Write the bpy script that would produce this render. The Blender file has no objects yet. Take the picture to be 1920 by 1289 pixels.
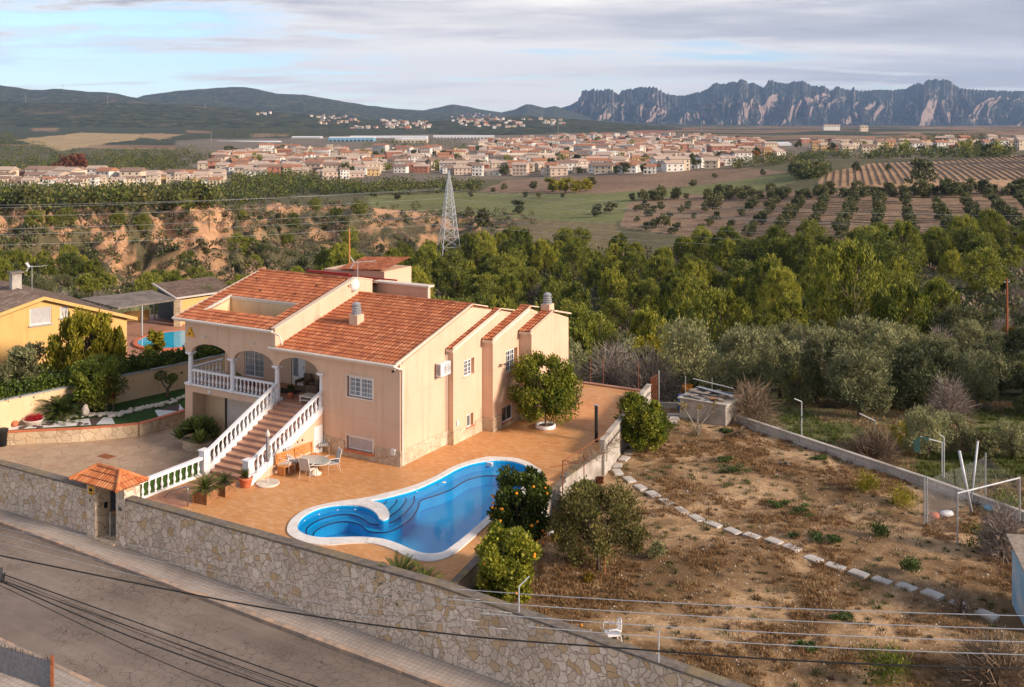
SUN_EL, SUN_PHI, SUN_E, SUN_A = 24, 4, 3.0, 11.0
SKY_S = .135; EXPO = 1.10; HAZE = 3.9e-5; HAZE_C = (.40, .60, .95, 1)
CL_DARK, CL_MID, CL_LIGHT, CL_LOW = (1.2, 1.3, 1.6), (2.35, 2.3, 2.5), (4.6, 4.3, 4.0), (3.5, 3.25, 3.1)
SKY_TINT = (.60, .68, .84)
import bpy, math, random
import numpy as np
from mathutils import Vector, Matrix, noise
from mathutils.geometry import tessellate_polygon
R = math.radians
SC = bpy.context.scene
COL = SC.collection
rnd = random.Random(7)
# ---------------------------------------------------------------- survey of the place
# eye 17 m above the terrace; the villa's own axes: u along the front facade, v away from the viewer
F, HZ, EYE = 1880.0, 235.0, 17.0
CU, SU = math.cos(R(30)), math.sin(R(30))
def P(px, py, z=0.0):
    Y = F*(EYE-z)/(py-HZ)
    return Vector(((px-960)/F*Y, Y, z))
BX, BY, _ = P(750, 876, 0)
RZ = -R(30)
def W(u, v, z=0.0):
    return Vector((BX+u*CU+v*SU, BY-u*SU+v*CU, z))
def UV(p):
    dx, dy = p[0]-BX, p[1]-BY
    return (dx*CU-dy*SU, dx*SU+dy*CU, p[2])
def PL(px, py, z=0.0):
    return UV(P(px, py, z))
def fac(px, py, v0=0.0):
    a = (px-960)/F
    Y = (v0+BX*SU+BY*CU)/(a*SU+CU)
    return UV((a*Y, Y, EYE-(py-HZ)*Y/F))
def side(px, py, u0=0.0):
    a = (px-960)/F
    Y = (u0+BX*CU-BY*SU)/(a*CU-SU)
    return UV((a*Y, Y, EYE-(py-HZ)*Y/F))
# ---------------------------------------------------------------- objects
def tag(o, label=None, cat=None, group=None, kind=None):
    if label: o['label'] = label
    if cat: o['category'] = cat
    if group: o['group'] = group
    if kind: o['kind'] = kind
    return o
def thing(name, label, cat, loc=(0, 0, 0), rz=RZ, group=None):
    o = bpy.data.objects.new(name, None)
    COL.objects.link(o); o.location = loc; o.rotation_euler = (0, 0, rz); o.empty_display_size = .2
    return tag(o, label, cat, group)
def link(name, me, parent=None, loc=None, rz=0.0):
    o = bpy.data.objects.new(name, me); COL.objects.link(o)
    if parent: o.parent = parent
    if loc is not None: o.location = loc
    if rz: o.rotation_euler = (0, 0, rz)
    return o
KIDS = {}
def copy_tree(o, parent=None):
    c = o.copy(); COL.objects.link(c)
    if parent: c.parent = parent
    for ch in o.children: copy_tree(ch, c)
    return c
class MB:
    def __init__(s): s.v = []; s.f = []; s.m = []; s.uv = {}
    def face(s, pts, m=0):
        n = len(s.v); s.v += [tuple(p) for p in pts]; s.f.append(tuple(range(n, n+len(pts)))); s.m.append(m)
    def raw(s, vs, fs, m=0):
        n = len(s.v); s.v += [tuple(p) for p in vs]
        for f in fs: s.f.append(tuple(i+n for i in f)); s.m.append(m)
    def box(s, x0, x1, y0, y1, z0, z1, m=0, bev=0.0):
        if bev > 0:
            b = bev
            s.prism([(x0+b, y0), (x1-b, y0), (x1, y0+b), (x1, y1-b), (x1-b, y1), (x0+b, y1), (x0, y1-b), (x0, y0+b)], z0, z1-b, m, cap=False)
            lo = [(x0+b, y0), (x1-b, y0), (x1, y0+b), (x1, y1-b), (x1-b, y1), (x0+b, y1), (x0, y1-b), (x0, y0+b)]
            hi = [(x0+b, y0+b), (x1-b, y0+b), (x1-b, y0+b), (x1-b, y1-b), (x1-b, y1-b), (x0+b, y1-b), (x0+b, y1-b), (x0+b, y0+b)]
            n = len(s.v)
            s.v += [(p[0], p[1], z1-b) for p in lo]+[(p[0], p[1], z1) for p in hi]
            for i in range(8):
                j = (i+1) % 8; s.f.append((n+i, n+j, n+8+j, n+8+i)); s.m.append(m)
            s.face([(x0+b, y0+b, z1), (x1-b, y0+b, z1), (x1-b, y1-b, z1), (x0+b, y1-b, z1)], m)
            return
        vs = [(x0, y0, z0), (x1, y0, z0), (x1, y1, z0), (x0, y1, z0), (x0, y0, z1), (x1, y0, z1), (x1, y1, z1), (x0, y1, z1)]
        s.raw(vs, [(0, 3, 2, 1), (4, 5, 6, 7), (0, 1, 5, 4), (1, 2, 6, 5), (2, 3, 7, 6), (3, 0, 4, 7)], m)
    def bar(s, a, b, w, h, m=0):
        a = Vector(a); b = Vector(b); d = (b-a).normalized()
        up = Vector((0, 0, 1)) if abs(d.z) < .95 else Vector((0, 1, 0))
        x = d.cross(up).normalized()*w/2; y = x.cross(d).normalized()*h/2
        vs = [a-x-y, a+x-y, a+x+y, a-x+y, b-x-y, b+x-y, b+x+y, b-x+y]
        s.raw(vs, [(3, 2, 1, 0), (4, 5, 6, 7), (0, 1, 5, 4), (1, 2, 6, 5), (2, 3, 7, 6), (3, 0, 4, 7)], m)
    def prism(s, poly, z0, z1, m=0, cap=True, mt=None):
        n = len(poly)
        k = len(s.v); s.v += [(p[0], p[1], z0) for p in poly]+[(p[0], p[1], z1) for p in poly]
        for i in range(n):
            j = (i+1) % n; s.f.append((k+i, k+j, k+n+j, k+n+i)); s.m.append(m)
        if cap:
            s.f.append(tuple(k+n+i for i in range(n))); s.m.append(m if mt is None else mt)
            s.f.append(tuple(k+i for i in reversed(range(n)))); s.m.append(m)
    def slab(s, outer, holes, d0, d1, fn, m=0, rim=None):
        """flat plate with holes between depths d0 and d1; fn(a, b, d) -> point"""
        loops = [outer]+list(holes)
        tess = tessellate_polygon([[Vector((p[0], p[1], 0)) for p in L] for L in loops])
        flat = [p for L in loops for p in L]
        for d, rev in ((d0, True), (d1, False)):
            k = len(s.v); s.v += [tuple(fn(p[0], p[1], d)) for p in flat]
            for t in tess:
                t = tuple(reversed(t)) if rev else tuple(t)
                s.f.append(tuple(i+k for i in t)); s.m.append(m)
        for L in loops:
            n = len(L); k = len(s.v)
            s.v += [tuple(fn(p[0], p[1], d0)) for p in L]+[tuple(fn(p[0], p[1], d1)) for p in L]
            for i in range(n):
                j = (i+1) % n; s.f.append((k+i, k+j, k+n+j, k+n+i)); s.m.append(m if rim is None else rim)
    def tube(s, pts, r, n=6, m=0, r1=None, caps=True):
        pts = [Vector(p) for p in pts]; N = len(pts); k = len(s.v)
        ref = Vector((0.13, 0.31, 1)).normalized()
        for i, p in enumerate(pts):
            d = (pts[min(i+1, N-1)]-pts[max(i-1, 0)]).normalized()
            x = d.cross(ref)
            if x.length < .05: x = d.cross(Vector((1, 0, 0)))
            x.normalize(); y = d.cross(x)
            rr = r if r1 is None else r+(r1-r)*i/(N-1)
            for j in range(n):
                a = 2*math.pi*j/n; s.v.append(tuple(p+(x*math.cos(a)+y*math.sin(a))*rr))
        for i in range(N-1):
            for j in range(n):
                q = (j+1) % n; s.f.append((k+i*n+j, k+i*n+q, k+(i+1)*n+q, k+(i+1)*n+j)); s.m.append(m)
        if caps:
            s.f.append(tuple(k+j for j in reversed(range(n)))); s.m.append(m)
            s.f.append(tuple(k+(N-1)*n+j for j in range(n))); s.m.append(m)
    def lathe(s, prof, c=(0, 0, 0), n=12, m=0, sx=1.0, sy=1.0):
        k = len(s.v); N = len(prof)
        for (r, z) in prof:
            for j in range(n):
                a = 2*math.pi*j/n; s.v.append((c[0]+r*sx*math.cos(a), c[1]+r*sy*math.sin(a), c[2]+z))
        for i in range(N-1):
            for j in range(n):
                q = (j+1) % n; s.f.append((k+i*n+j, k+i*n+q, k+(i+1)*n+q, k+(i+1)*n+j)); s.m.append(m)
        s.f.append(tuple(k+j for j in reversed(range(n)))); s.m.append(m)
        s.f.append(tuple(k+(N-1)*n+j for j in range(n))); s.m.append(m)
    def mesh(s, name, mats, smooth=False):
        me = bpy.data.meshes.new(name); me.from_pydata(s.v, [], s.f)
        for mt in mats: me.materials.append(mt)
        me.polygons.foreach_set('material_index', s.m)
        if smooth: me.polygons.foreach_set('use_smooth', [True]*len(s.f))
        me.update(); return me
    def build(s, name, mats, parent=None, loc=None, rz=0.0, smooth=False):
        if not isinstance(mats, (list, tuple)): mats = [mats]
        return link(name, s.mesh(name, mats, smooth), parent, loc, rz)
def np_mesh(name, verts, faces, mats, midx=None, smooth=False, col=None):
    """verts (N,3), faces (M,k)"""
    me = bpy.data.meshes.new(name)
    N = len(verts); M, k = faces.shape
    me.vertices.add(N); me.vertices.foreach_set('co', np.ascontiguousarray(verts, dtype=np.float32).ravel())
    me.loops.add(M*k); me.loops.foreach_set('vertex_index', faces.astype(np.int32).ravel())
    me.polygons.add(M); me.polygons.foreach_set('loop_start', np.arange(0, M*k, k, dtype=np.int32))
    me.polygons.foreach_set('loop_total', np.full(M, k, dtype=np.int32))
    for mt in mats: me.materials.append(mt)
    if midx is not None: me.polygons.foreach_set('material_index', midx.astype(np.int32))
    if smooth: me.polygons.foreach_set('use_smooth', np.ones(M, dtype=bool))
    me.update(calc_edges=True); me.validate()
    if col is not None:
        ca = me.color_attributes.new('Tint', 'FLOAT_COLOR', 'POINT')
        c4 = np.ones((N, 4), dtype=np.float32); c4[:, :3] = col
        ca.data.foreach_set('color', c4.ravel())
    return me
# ---------------------------------------------------------------- materials
def newmat(name):
    m = bpy.data.materials.new(name); m.use_nodes = True
    nt = m.node_tree; nt.nodes.clear()
    return m, nt
class NT:
    def __init__(s, name):
        s.m, s.t = newmat(name)
        s.out = s.n('ShaderNodeOutputMaterial'); s.b = s.n('ShaderNodeBsdfPrincipled')
        s.l(s.b.outputs[0], s.out.inputs[0]); s.b.inputs['Specular IOR Level'].default_value = .25
        s._tc = None
    def n(s, typ, **kw):
        nd = s.t.nodes.new(typ)
        for k, v in kw.items(): setattr(nd, k, v)
        return nd
    def l(s, a, b): s.t.links.new(a, b)
    def co(s, which='Object'):
        if s._tc is None: s._tc = s.n('ShaderNodeTexCoord')
        return s._tc.outputs[which]
    def mapp(s, scale=(1, 1, 1), rot=(0, 0, 0), src=None, which='Object'):
        mp = s.n('ShaderNodeMapping'); mp.inputs['Scale'].default_value = scale; mp.inputs['Rotation'].default_value = rot
        s.l(src or s.co(which), mp.inputs[0]); return mp.outputs[0]
    def noise(s, sc, det=4, rough=.55, src=None, dist=0.0):
        nd = s.n('ShaderNodeTexNoise'); nd.inputs['Scale'].default_value = sc; nd.inputs['Detail'].default_value = det
        nd.inputs['Roughness'].default_value = rough; nd.inputs['Distortion'].default_value = dist
        s.l(src or s.co(), nd.inputs['Vector']); return nd
    def voro(s, sc, feat='F1', src=None, rand=1.0):
        nd = s.n('ShaderNodeTexVoronoi', feature=feat); nd.inputs['Scale'].default_value = sc
        nd.inputs['Randomness'].default_value = rand
        s.l(src or s.co(), nd.inputs['Vector']); return nd
    def ramp(s, src, stops, interp='LINEAR'):
        nd = s.n('ShaderNodeValToRGB'); cr = nd.color_ramp; cr.interpolation = interp
        while len(cr.elements) < len(stops): cr.elements.new(.5)
        for e, (p, c) in zip(cr.elements, stops):
            e.position = p; e.color = (c[0], c[1], c[2], 1) if not isinstance(c, (int, float)) else (c, c, c, 1)
        s.l(src, nd.inputs[0]); return nd.outputs[0]
    def mix(s, fac, a, b, mode='MIX'):
        nd = s.n('ShaderNodeMix', data_type='RGBA', blend_type=mode)
        for i, x in ((0, fac), (6, a), (7, b)):
            if isinstance(x, (int, float)): nd.inputs[i].default_value = x if i == 0 else (x, x, x, 1)
            elif isinstance(x, (tuple, list)): nd.inputs[i].default_value = (x[0], x[1], x[2], 1)
            else: s.l(x, nd.inputs[i])
        return nd.outputs[2]
    def math(s, op, a, b=0.0):
        nd = s.n('ShaderNodeMath', operation=op)
        for i, x in ((0, a), (1, b)):
            if isinstance(x, (int, float)): nd.inputs[i].default_value = x
            else: s.l(x, nd.inputs[i])
        return nd.outputs[0]
    def bump(s, h, strength=.3, dist=.02):
        nd = s.n('ShaderNodeBump'); nd.inputs['Strength'].default_value = strength; nd.inputs['Distance'].default_value = dist
        s.l(h, nd.inputs['Height']); s.l(nd.outputs[0], s.b.inputs['Normal'])
    def base(s, c, rough=None, metal=None):
        if isinstance(c, (tuple, list)): s.b.inputs['Base Color'].default_value = (c[0], c[1], c[2], 1)
        else: s.l(c, s.b.inputs['Base Color'])
        if rough is not None: s.b.inputs['Roughness'].default_value = rough
        if metal is not None: s.b.inputs['Metallic'].default_value = metal
        return s.m
MT = {}
def noisy(name, c1, c2, sc=3.0, rough=.8, bump=.15, metal=0.0, det=5, c3=None, sc3=.4, bd=.01):
    t = NT(name); nz = t.noise(sc, det)
    c = t.ramp(nz.outputs[0], [(.3, c1), (.7, c2)])
    if c3 is not None:
        n3 = t.noise(sc3, 4); f = t.ramp(n3.outputs[0], [(.45, 0.0), (.7, 1.0)]); c = t.mix(f, c, c3)
    t.base(c, rough, metal)
    if bump: t.bump(t.noise(sc*6, 4).outputs[0], bump, bd)
    MT[name] = t.m; return t.m
def leafmat(name, c_dark, c_mid, c_light, trans=.25, rough=.6):
    t = NT(name); g = t.n('ShaderNodeNewGeometry'); oi = t.n('ShaderNodeObjectInfo')
    nz = t.noise(.9, 2)
    f = t.math('ADD', t.math('MULTIPLY', g.outputs['Random Per Island'], .40), t.math('SUBTRACT', t.math('MULTIPLY', nz.outputs[0], 1.3), .35))
    f = t.math('ADD', f, t.math('MULTIPLY', t.math('SUBTRACT', oi.outputs['Random'], .5), .42))
    c = t.ramp(f, [(.15, c_dark), (.5, c_mid), (.85, c_light)])
    t.base(c, rough)
    tr = t.n('ShaderNodeBsdfTranslucent'); t.l(c, tr.inputs[0])
    mx = t.n('ShaderNodeMixShader'); mx.inputs[0].default_value = trans
    t.l(t.b.outputs[0], mx.inputs[1]); t.l(tr.outputs[0], mx.inputs[2]); t.l(mx.outputs[0], t.out.inputs[0])
    MT[name] = t.m; return t.m
# ---- walls of the villa: peach render with fine joints
def stucco(name, c1, c2, joints=True):
    t = NT(name); nz = t.noise(.7, 5); c = t.ramp(nz.outputs[0], [(.3, c1), (.7, c2)])
    st = t.noise(1.0, 5, src=t.mapp((2.5, 2.5, .22))); f = t.ramp(st.outputs[0], [(.50, 0.0), (.75, .42)])
    c = t.mix(f, c, (c1[0]*.72, c1[1]*.68, c1[2]*.62))
    if joints:
        sp = t.n('ShaderNodeSeparateXYZ'); t.l(t.co(), sp.inputs[0])
        j = t.math('LESS_THAN', t.math('FRACT', t.math('ADD', t.math('MULTIPLY', sp.outputs[2], 1/1.32), .43)), .012)
        c = t.mix(t.math('MULTIPLY', j, .30), c, (c1[0]*.45, c1[1]*.4, c1[2]*.35))
    t.base(c, .85); t.bump(t.noise(60, 3).outputs[0], .12, .004); MT[name] = t.m; return t.m
stucco('peach_render', (.64, .43, .30), (.71, .485, .345))
stucco('cream_render', (.68, .48, .28), (.74, .54, .34), False)
stucco('ochre_render', (.62, .37, .13), (.70, .44, .17), False)
noisy('white_paint', (.74, .72, .72), (.82, .80, .80), 4, .55, .08)
noisy('white_trim', (.66, .56, .47), (.74, .64, .55), 3, .6, .08)
noisy('white_plastic', (.68, .66, .66), (.78, .77, .76), 5, .4, .05)
noisy('steel', (.30, .30, .32), (.42, .42, .44), 8, .35, .05, metal=.9)
noisy('galvanised', (.36, .37, .38), (.52, .53, .54), 9, .5, .08, metal=.6)
noisy('pale_galvanised', (.42, .43, .45), (.58, .60, .62), 3, .5, .05, metal=.1)
noisy('rust', (.18, .055, .025), (.34, .12, .05), 9, .85, .2)
noisy('black_rubber', (.010, .010, .011), (.022, .022, .023), 8, .6, .05)
noisy('dark_metal', (.03, .03, .035), (.06, .06, .065), 6, .45, .08)
noisy('grey_plastic', (.22, .22, .23), (.30, .30, .31), 6, .5, .06)
noisy('blue_plastic', (.008, .07, .30), (.015, .11, .40), 5, .4, .05)
noisy('green_plastic', (.03, .42, .10), (.05, .52, .16), 5, .4, .05)
noisy('yellow_plastic', (.70, .34, .02), (.80, .44, .03), 5, .5, .05)
noisy('red_paint', (.35, .03, .03), (.45, .05, .04), 5, .6, .1)
noisy('terracotta', (.50, .13, .06), (.62, .20, .10), 6, .75, .15)
noisy('concrete', (.36, .32, .28), (.50, .45, .40), 2.5, .9, .3, c3=(.24, .21, .17), sc3=.9)
noisy('dark_coping', (.10, .085, .075), (.22, .185, .155), 5, .92, .6, c3=(.24, .18, .09), sc3=.8, bd=.02)
noisy('pale_stone', (.44, .37, .29), (.72, .64, .55), 1.2, .85, .3)
noisy('slab_grey', (.40, .37, .34), (.56, .53, .50), 4, .85, .25, c3=(.32, .25, .19), sc3=1.3)
noisy('wood', (.22, .10, .045), (.36, .19, .09), 7, .7, .3)
noisy('orange_wood', (.46, .18, .05), (.60, .27, .09), 7, .6, .2)
noisy('old_wood', (.20, .16, .13), (.34, .28, .23), 7, .85, .35)
noisy('bark', (.085, .06, .042), (.19, .145, .105), 9, .95, .6, bd=.03)
noisy('pale_bark', (.26, .22, .18), (.42, .37, .31), 9, .95, .5, bd=.02)
noisy('soil', (.09, .05, .03), (.17, .10, .06), 8, .95, .5)
noisy('grey_tile', (.17, .14, .115), (.27, .225, .19), 3, .9, .3, c3=(.12, .10, .08), sc3=.7)
noisy('gravel_white', (.55, .53, .50), (.80, .78, .75), 60, .9, .5)
noisy('gravel_dark', (.06, .04, .035), (.15, .10, .08), 60, .9, .5)
noisy('fabric_grey', (.16, .155, .16), (.26, .25, .26), 10, .9, .15)
noisy('fabric_pale', (.48, .43, .38), (.60, .55, .50), 10, .9, .15)
noisy('wicker', (.10, .065, .045), (.20, .13, .09), 25, .8, .4)
noisy('citrus_orange', (.75, .22, .01), (.85, .32, .02), 8, .45, .1)
noisy('blue_paint', (.16, .34, .46), (.28, .46, .58), 3, .6, .15, c3=(.5, .5, .48), sc3=1.2)
noisy('roller_blind', (.40, .38, .37), (.48, .46, .45), 5, .6, .05)
t = NT('lawn'); c = t.ramp(t.noise(1.2, 6).outputs[0], [(.3, (.022, .055, .008)), (.7, (.045, .095, .016))]); t.base(c, .95)
t.bump(t.noise(120, 3).outputs[0], .8, .03); MT['lawn'] = t.m
t = NT('stripe_fabric'); wv = t.n('ShaderNodeTexWave'); wv.inputs['Scale'].default_value = 3.6; t.l(t.co(), wv.inputs[0])
t.base(t.ramp(wv.outputs[0], [(.45, (.62, .60, .58)), (.55, (.16, .16, .18))]), .9); MT['stripe_fabric'] = t.m
t = NT('glass_dark'); t.base((.035, .045, .055), .08); t.b.inputs['Specular IOR Level'].default_value = .6; MT['glass_dark'] = t.m
t = NT('table_glass'); t.base((.34, .36, .33), .12); t.b.inputs['Specular IOR Level'].default_value = .6; MT['table_glass'] = t.m
t = NT('curtain_glass'); t.base(t.ramp(t.noise(1, 2, src=t.mapp((14, 14, .3))).outputs[0], [(.35, (.13, .15, .17)), (.65, (.30, .33, .35))]), .12); t.b.inputs['Specular IOR Level'].default_value = .6; MT['curtain_glass'] = t.m
# ---- irregular stone facing
def stones(name, sc, cols, mortar=(.20, .15, .11), edge=.035, bump=.8, bd=.03):
    t = NT(name)
    wob = t.noise(2.5, 3); src = t.n('ShaderNodeVectorMath', operation='MULTIPLY_ADD')
    t.l(wob.outputs[1], src.inputs[0]); src.inputs[1].default_value = (.42, .42, .42); t.l(t.mapp((1, 1, 1)), src.inputs[2])
    v1 = t.voro(sc, 'F1', src.outputs[0]); ve = t.voro(sc, 'DISTANCE_TO_EDGE', src.outputs[0])
    sep = t.n('ShaderNodeSeparateColor'); t.l(v1.outputs['Color'], sep.inputs[0])
    c = t.ramp(sep.outputs[0], cols, 'CONSTANT' if False else 'LINEAR')
    c = t.mix(t.ramp(t.noise(9, 4).outputs[0], [(.35, 0.0), (.75, .5)]), c, (.50, .36, .22))
    big = t.ramp(t.noise(.35, 3).outputs[0], [(.35, .86), (.65, 1.08)]); c = t.mix(1.0, c, big, 'MULTIPLY')
    e = t.ramp(ve.outputs[0], [(edge*.4, 0.0), (edge, 1.0)])
    c = t.mix(e, mortar, c); t.base(c, .88)
    hgt = t.mix(.35, t.ramp(ve.outputs[0], [(0, 0.0), (edge*2.2, 1.0)]), t.noise(14, 5).outputs[0]); t.bump(hgt, bump, bd)
    MT[name] = t.m; return t.m
stones('street_stone', 3.5, [(0, (.58, .44, .34)), (.2, (.78, .62, .49)), (.4, (.62, .50, .41)), (.6, (.84, .69, .56)), (.82, (.64, .52, .40)), (.94, (.56, .36, .19)), (1, (.62, .42, .24))], (.40, .31, .245), .024, .9, .05)
stones('plinth_stone', 2.4, [(0, (.52, .41, .29)), (.5, (.64, .53, .40)), (1, (.58, .44, .30))], (.34, .25, .17), .03, .6)
stones('warm_stone', 1.9, [(0, (.54, .40, .26)), (.5, (.66, .53, .38)), (1, (.60, .44, .27))], (.36, .26, .17), .035, .6)
# ---- stamped concrete of the pool terrace
def stamped(name, ca, cb, cj, sc, pale, rot=0.0):
    t = NT(name)
    br = t.n('ShaderNodeTexBrick'); br.inputs['Scale'].default_value = sc; br.inputs['Mortar Size'].default_value = .012
    br.inputs['Brick Width'].default_value = .55; br.inputs['Row Height'].default_value = .28; br.inputs['Mortar Smooth'].default_value = .6
    t.l(t.mapp((1, 1, 1), (0, 0, rot)), br.inputs['Vector'])
    br.inputs['Color1'].default_value = (1, 1, 1, 1); br.inputs['Color2'].default_value = (.94, .94, .94, 1); br.inputs['Mortar'].default_value = (cj, cj, cj, 1)
    c = t.ramp(t.noise(.5, 7, .65).outputs[0], [(.3, ca), (.7, cb)])
    c = t.mix(t.ramp(t.noise(2.2, 6, .7, src=t.mapp((1, 2.2, 1), (0, 0, .4))).outputs[0], [(.46, 0.0), (.72, .75)]), c, pale)
    c = t.mix(t.ramp(t.noise(.22, 5).outputs[0], [(.55, 0.0), (.8, .5)]), c, (ca[0]*.55, ca[1]*.5, ca[2]*.5))
    c = t.mix(1.0, c, br.outputs[0], 'MULTIPLY'); t.base(c, .62)
    t.bump(br.outputs[0], .35, .01); MT[name] = t.m; return t.m
stamped('patio_orange', (.50, .215, .068), (.62, .31, .115), .90, 1.6, (.70, .45, .28))
stamped('patio_brick', (.38, .17, .10), (.48, .24, .15), .8, 2.2, (.55, .34, .24))
t = NT('drive_flag'); wob = t.noise(1.6, 4); ad = t.n('ShaderNodeVectorMath', operation='MULTIPLY_ADD'); t.l(wob.outputs[1], ad.inputs[0]); ad.inputs[1].default_value = (.5, .5, .5); t.l(t.co(), ad.inputs[2])
ve = t.voro(1.1, 'DISTANCE_TO_EDGE', ad.outputs[0]); v1 = t.voro(1.1, 'F1', ad.outputs[0]); sp = t.n('ShaderNodeSeparateColor'); t.l(v1.outputs['Color'], sp.inputs[0])
c = t.ramp(sp.outputs[0], [(0, (.34, .23, .15)), (.5, (.42, .29, .19)), (1, (.38, .24, .16))]); c = t.mix(t.ramp(t.noise(1.3, 8, .75).outputs[0], [(.4, 0.0), (.75, .8)]), c, (.52, .38, .25))
c = t.mix(t.ramp(ve.outputs[0], [(.005, 0.0), (.022, 1.0)]), (.32, .21, .14), c); t.base(c, .75); t.bump(t.ramp(ve.outputs[0], [(0, 0.0), (.06, 1.0)]), .5, .02); MT['drive_flag'] = t.m
# ---- street
t = NT('asphalt'); c = t.ramp(t.noise(.35, 6, .6).outputs[0], [(.3, (.150, .118, .096)), (.7, (.255, .205, .168))])
c = t.mix(t.ramp(t.noise(70, 3).outputs[0], [(.35, 0.0), (.7, .30)]), c, (.23, .19, .165))
ad = t.n('ShaderNodeVectorMath', operation='MULTIPLY_ADD'); t.l(t.noise(3, 3).outputs[1], ad.inputs[0]); ad.inputs[1].default_value = (.3, .3, .3); t.l(t.co(), ad.inputs[2])
ve = t.voro(2.6, 'DISTANCE_TO_EDGE', ad.outputs[0]); crm = t.ramp(t.noise(.25, 2).outputs[0], [(.38, 0.0), (.55, 1.0)]); wear = t.ramp(t.noise(1.0, 5, .6, src=t.mapp((.05, .9, 1))).outputs[0], [(.38, .80), (.62, 1.10)]); c = t.mix(1.0, c, wear, 'MULTIPLY'); pt = t.ramp(t.noise(.55, 2, .4).outputs[0], [(.66, 0.0), (.67, .25)]); c = t.mix(pt, c, (.10, .082, .070))
cr = t.math('MULTIPLY', t.math('SUBTRACT', 1.0, t.ramp(ve.outputs[0], [(.008, 0.0), (.025, 1.0)])), crm); c = t.mix(t.math('MULTIPLY', cr, .85), c, (.055, .042, .036))
t.base(c, .9); t.bump(t.noise(90, 3).outputs[0], .5, .01); MT['asphalt'] = t.m
t = NT('paving_small'); br = t.n('ShaderNodeTexBrick'); br.offset = 0.0; br.inputs['Scale'].default_value = 1.0; br.inputs['Brick Width'].default_value = .2; br.inputs['Row Height'].default_value = .2; br.inputs['Mortar Size'].default_value = .012
br.inputs['Color1'].default_value = (1, 1, 1, 1); br.inputs['Color2'].default_value = (.88, .88, .88, 1); br.inputs['Mortar'].default_value = (.62, .6, .58, 1); t.l(t.co(), br.inputs['Vector'])
c = t.ramp(t.noise(.6, 6, .65).outputs[0], [(.3, (.33, .275, .235)), (.7, (.46, .395, .345))]); c = t.mix(1.0, c, br.outputs[0], 'MULTIPLY'); t.base(c, .88); t.bump(br.outputs[0], .3, .006); MT['paving_small'] = t.m
noisy('kerb_stone', (.24, .185, .15), (.40, .31, .25), 3, .9, .4, c3=(.50, .33, .22), sc3=2)
# ---- clay roof tiles (uv counts the tiles)
def tiles(name, stops, dirt=.5):
    t = NT(name); uv = t.n('ShaderNodeUVMap'); fl = t.n('ShaderNodeVectorMath', operation='FLOOR'); t.l(uv.outputs[0], fl.inputs[0])
    wn = t.n('ShaderNodeTexWhiteNoise', noise_dimensions='2D'); t.l(fl.outputs[0], wn.inputs['Vector'])
    c = t.ramp(wn.outputs['Value'], stops)
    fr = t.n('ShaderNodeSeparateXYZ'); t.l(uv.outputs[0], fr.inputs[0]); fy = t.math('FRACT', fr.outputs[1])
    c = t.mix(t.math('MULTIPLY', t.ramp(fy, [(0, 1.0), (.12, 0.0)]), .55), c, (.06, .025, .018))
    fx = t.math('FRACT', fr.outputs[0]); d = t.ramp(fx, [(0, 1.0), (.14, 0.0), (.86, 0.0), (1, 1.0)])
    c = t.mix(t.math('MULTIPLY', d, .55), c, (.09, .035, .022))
    c = t.mix(t.math('MULTIPLY', t.ramp(t.noise(.8, 6, .65).outputs[0], [(.45, 0.0), (.8, 1.0)]), dirt), c, (.16, .075, .045))
    t.base(c, .8); t.bump(t.noise(40, 3).outputs[0], .2, .004); MT[name] = t.m; return t.m
tiles('clay_tile', [(0, (.30, .088, .040)), (.3, (.40, .125, .054)), (.75, (.47, .155, .066)), (1, (.54, .21, .10))], .45)
tiles('orange_tile', [(0, (.42, .12, .04)), (.5, (.56, .19, .07)), (1, (.62, .26, .11))], .3)
tiles('brown_tile', [(0, (.14, .10, .075)), (.5, (.21, .155, .12)), (1, (.28, .21, .165))], .4)
# ---- pool
t = NT('pool_liner'); c = t.ramp(t.noise(.5, 3).outputs[0], [(.3, (.0, .33, .68)), (.7, (.002, .42, .78))]); t.base(c, .5); MT['pool_liner'] = t.m
noisy('pool_line', (.003, .02, .10), (.008, .03, .14), 8, .5, 0)
t = NT('pool_liner_step'); t.base((.02, .46, .80), .5); MT['pool_liner_step'] = t.m
def water(name, tint, nsc=2.2, bs=.12):
    t = NT(name); t.t.nodes.remove(t.b)
    fr = t.n('ShaderNodeFresnel'); fr.inputs[0].default_value = 1.33
    tr = t.n('ShaderNodeBsdfTransparent'); tr.inputs[0].default_value = (*tint, 1)
    gl = t.n('ShaderNodeBsdfGlossy'); gl.inputs['Roughness'].default_value = .02
    bp = t.n('ShaderNodeBump'); bp.inputs['Strength'].default_value = bs; bp.inputs['Distance'].default_value = .05; t.l(t.noise(nsc, 3).outputs[0], bp.inputs['Height'])
    t.l(bp.outputs[0], gl.inputs['Normal']); t.l(bp.outputs[0], fr.inputs['Normal'])
    mx = t.n('ShaderNodeMixShader'); t.l(t.math('MULTIPLY', fr.outputs[0], .5), mx.inputs[0]); t.l(tr.outputs[0], mx.inputs[1]); t.l(gl.outputs[0], mx.inputs[2]); t.l(mx.outputs[0], t.out.inputs[0])
    MT[name] = t.m
water('pool_water', (.97, .99, 1.0))
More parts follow.
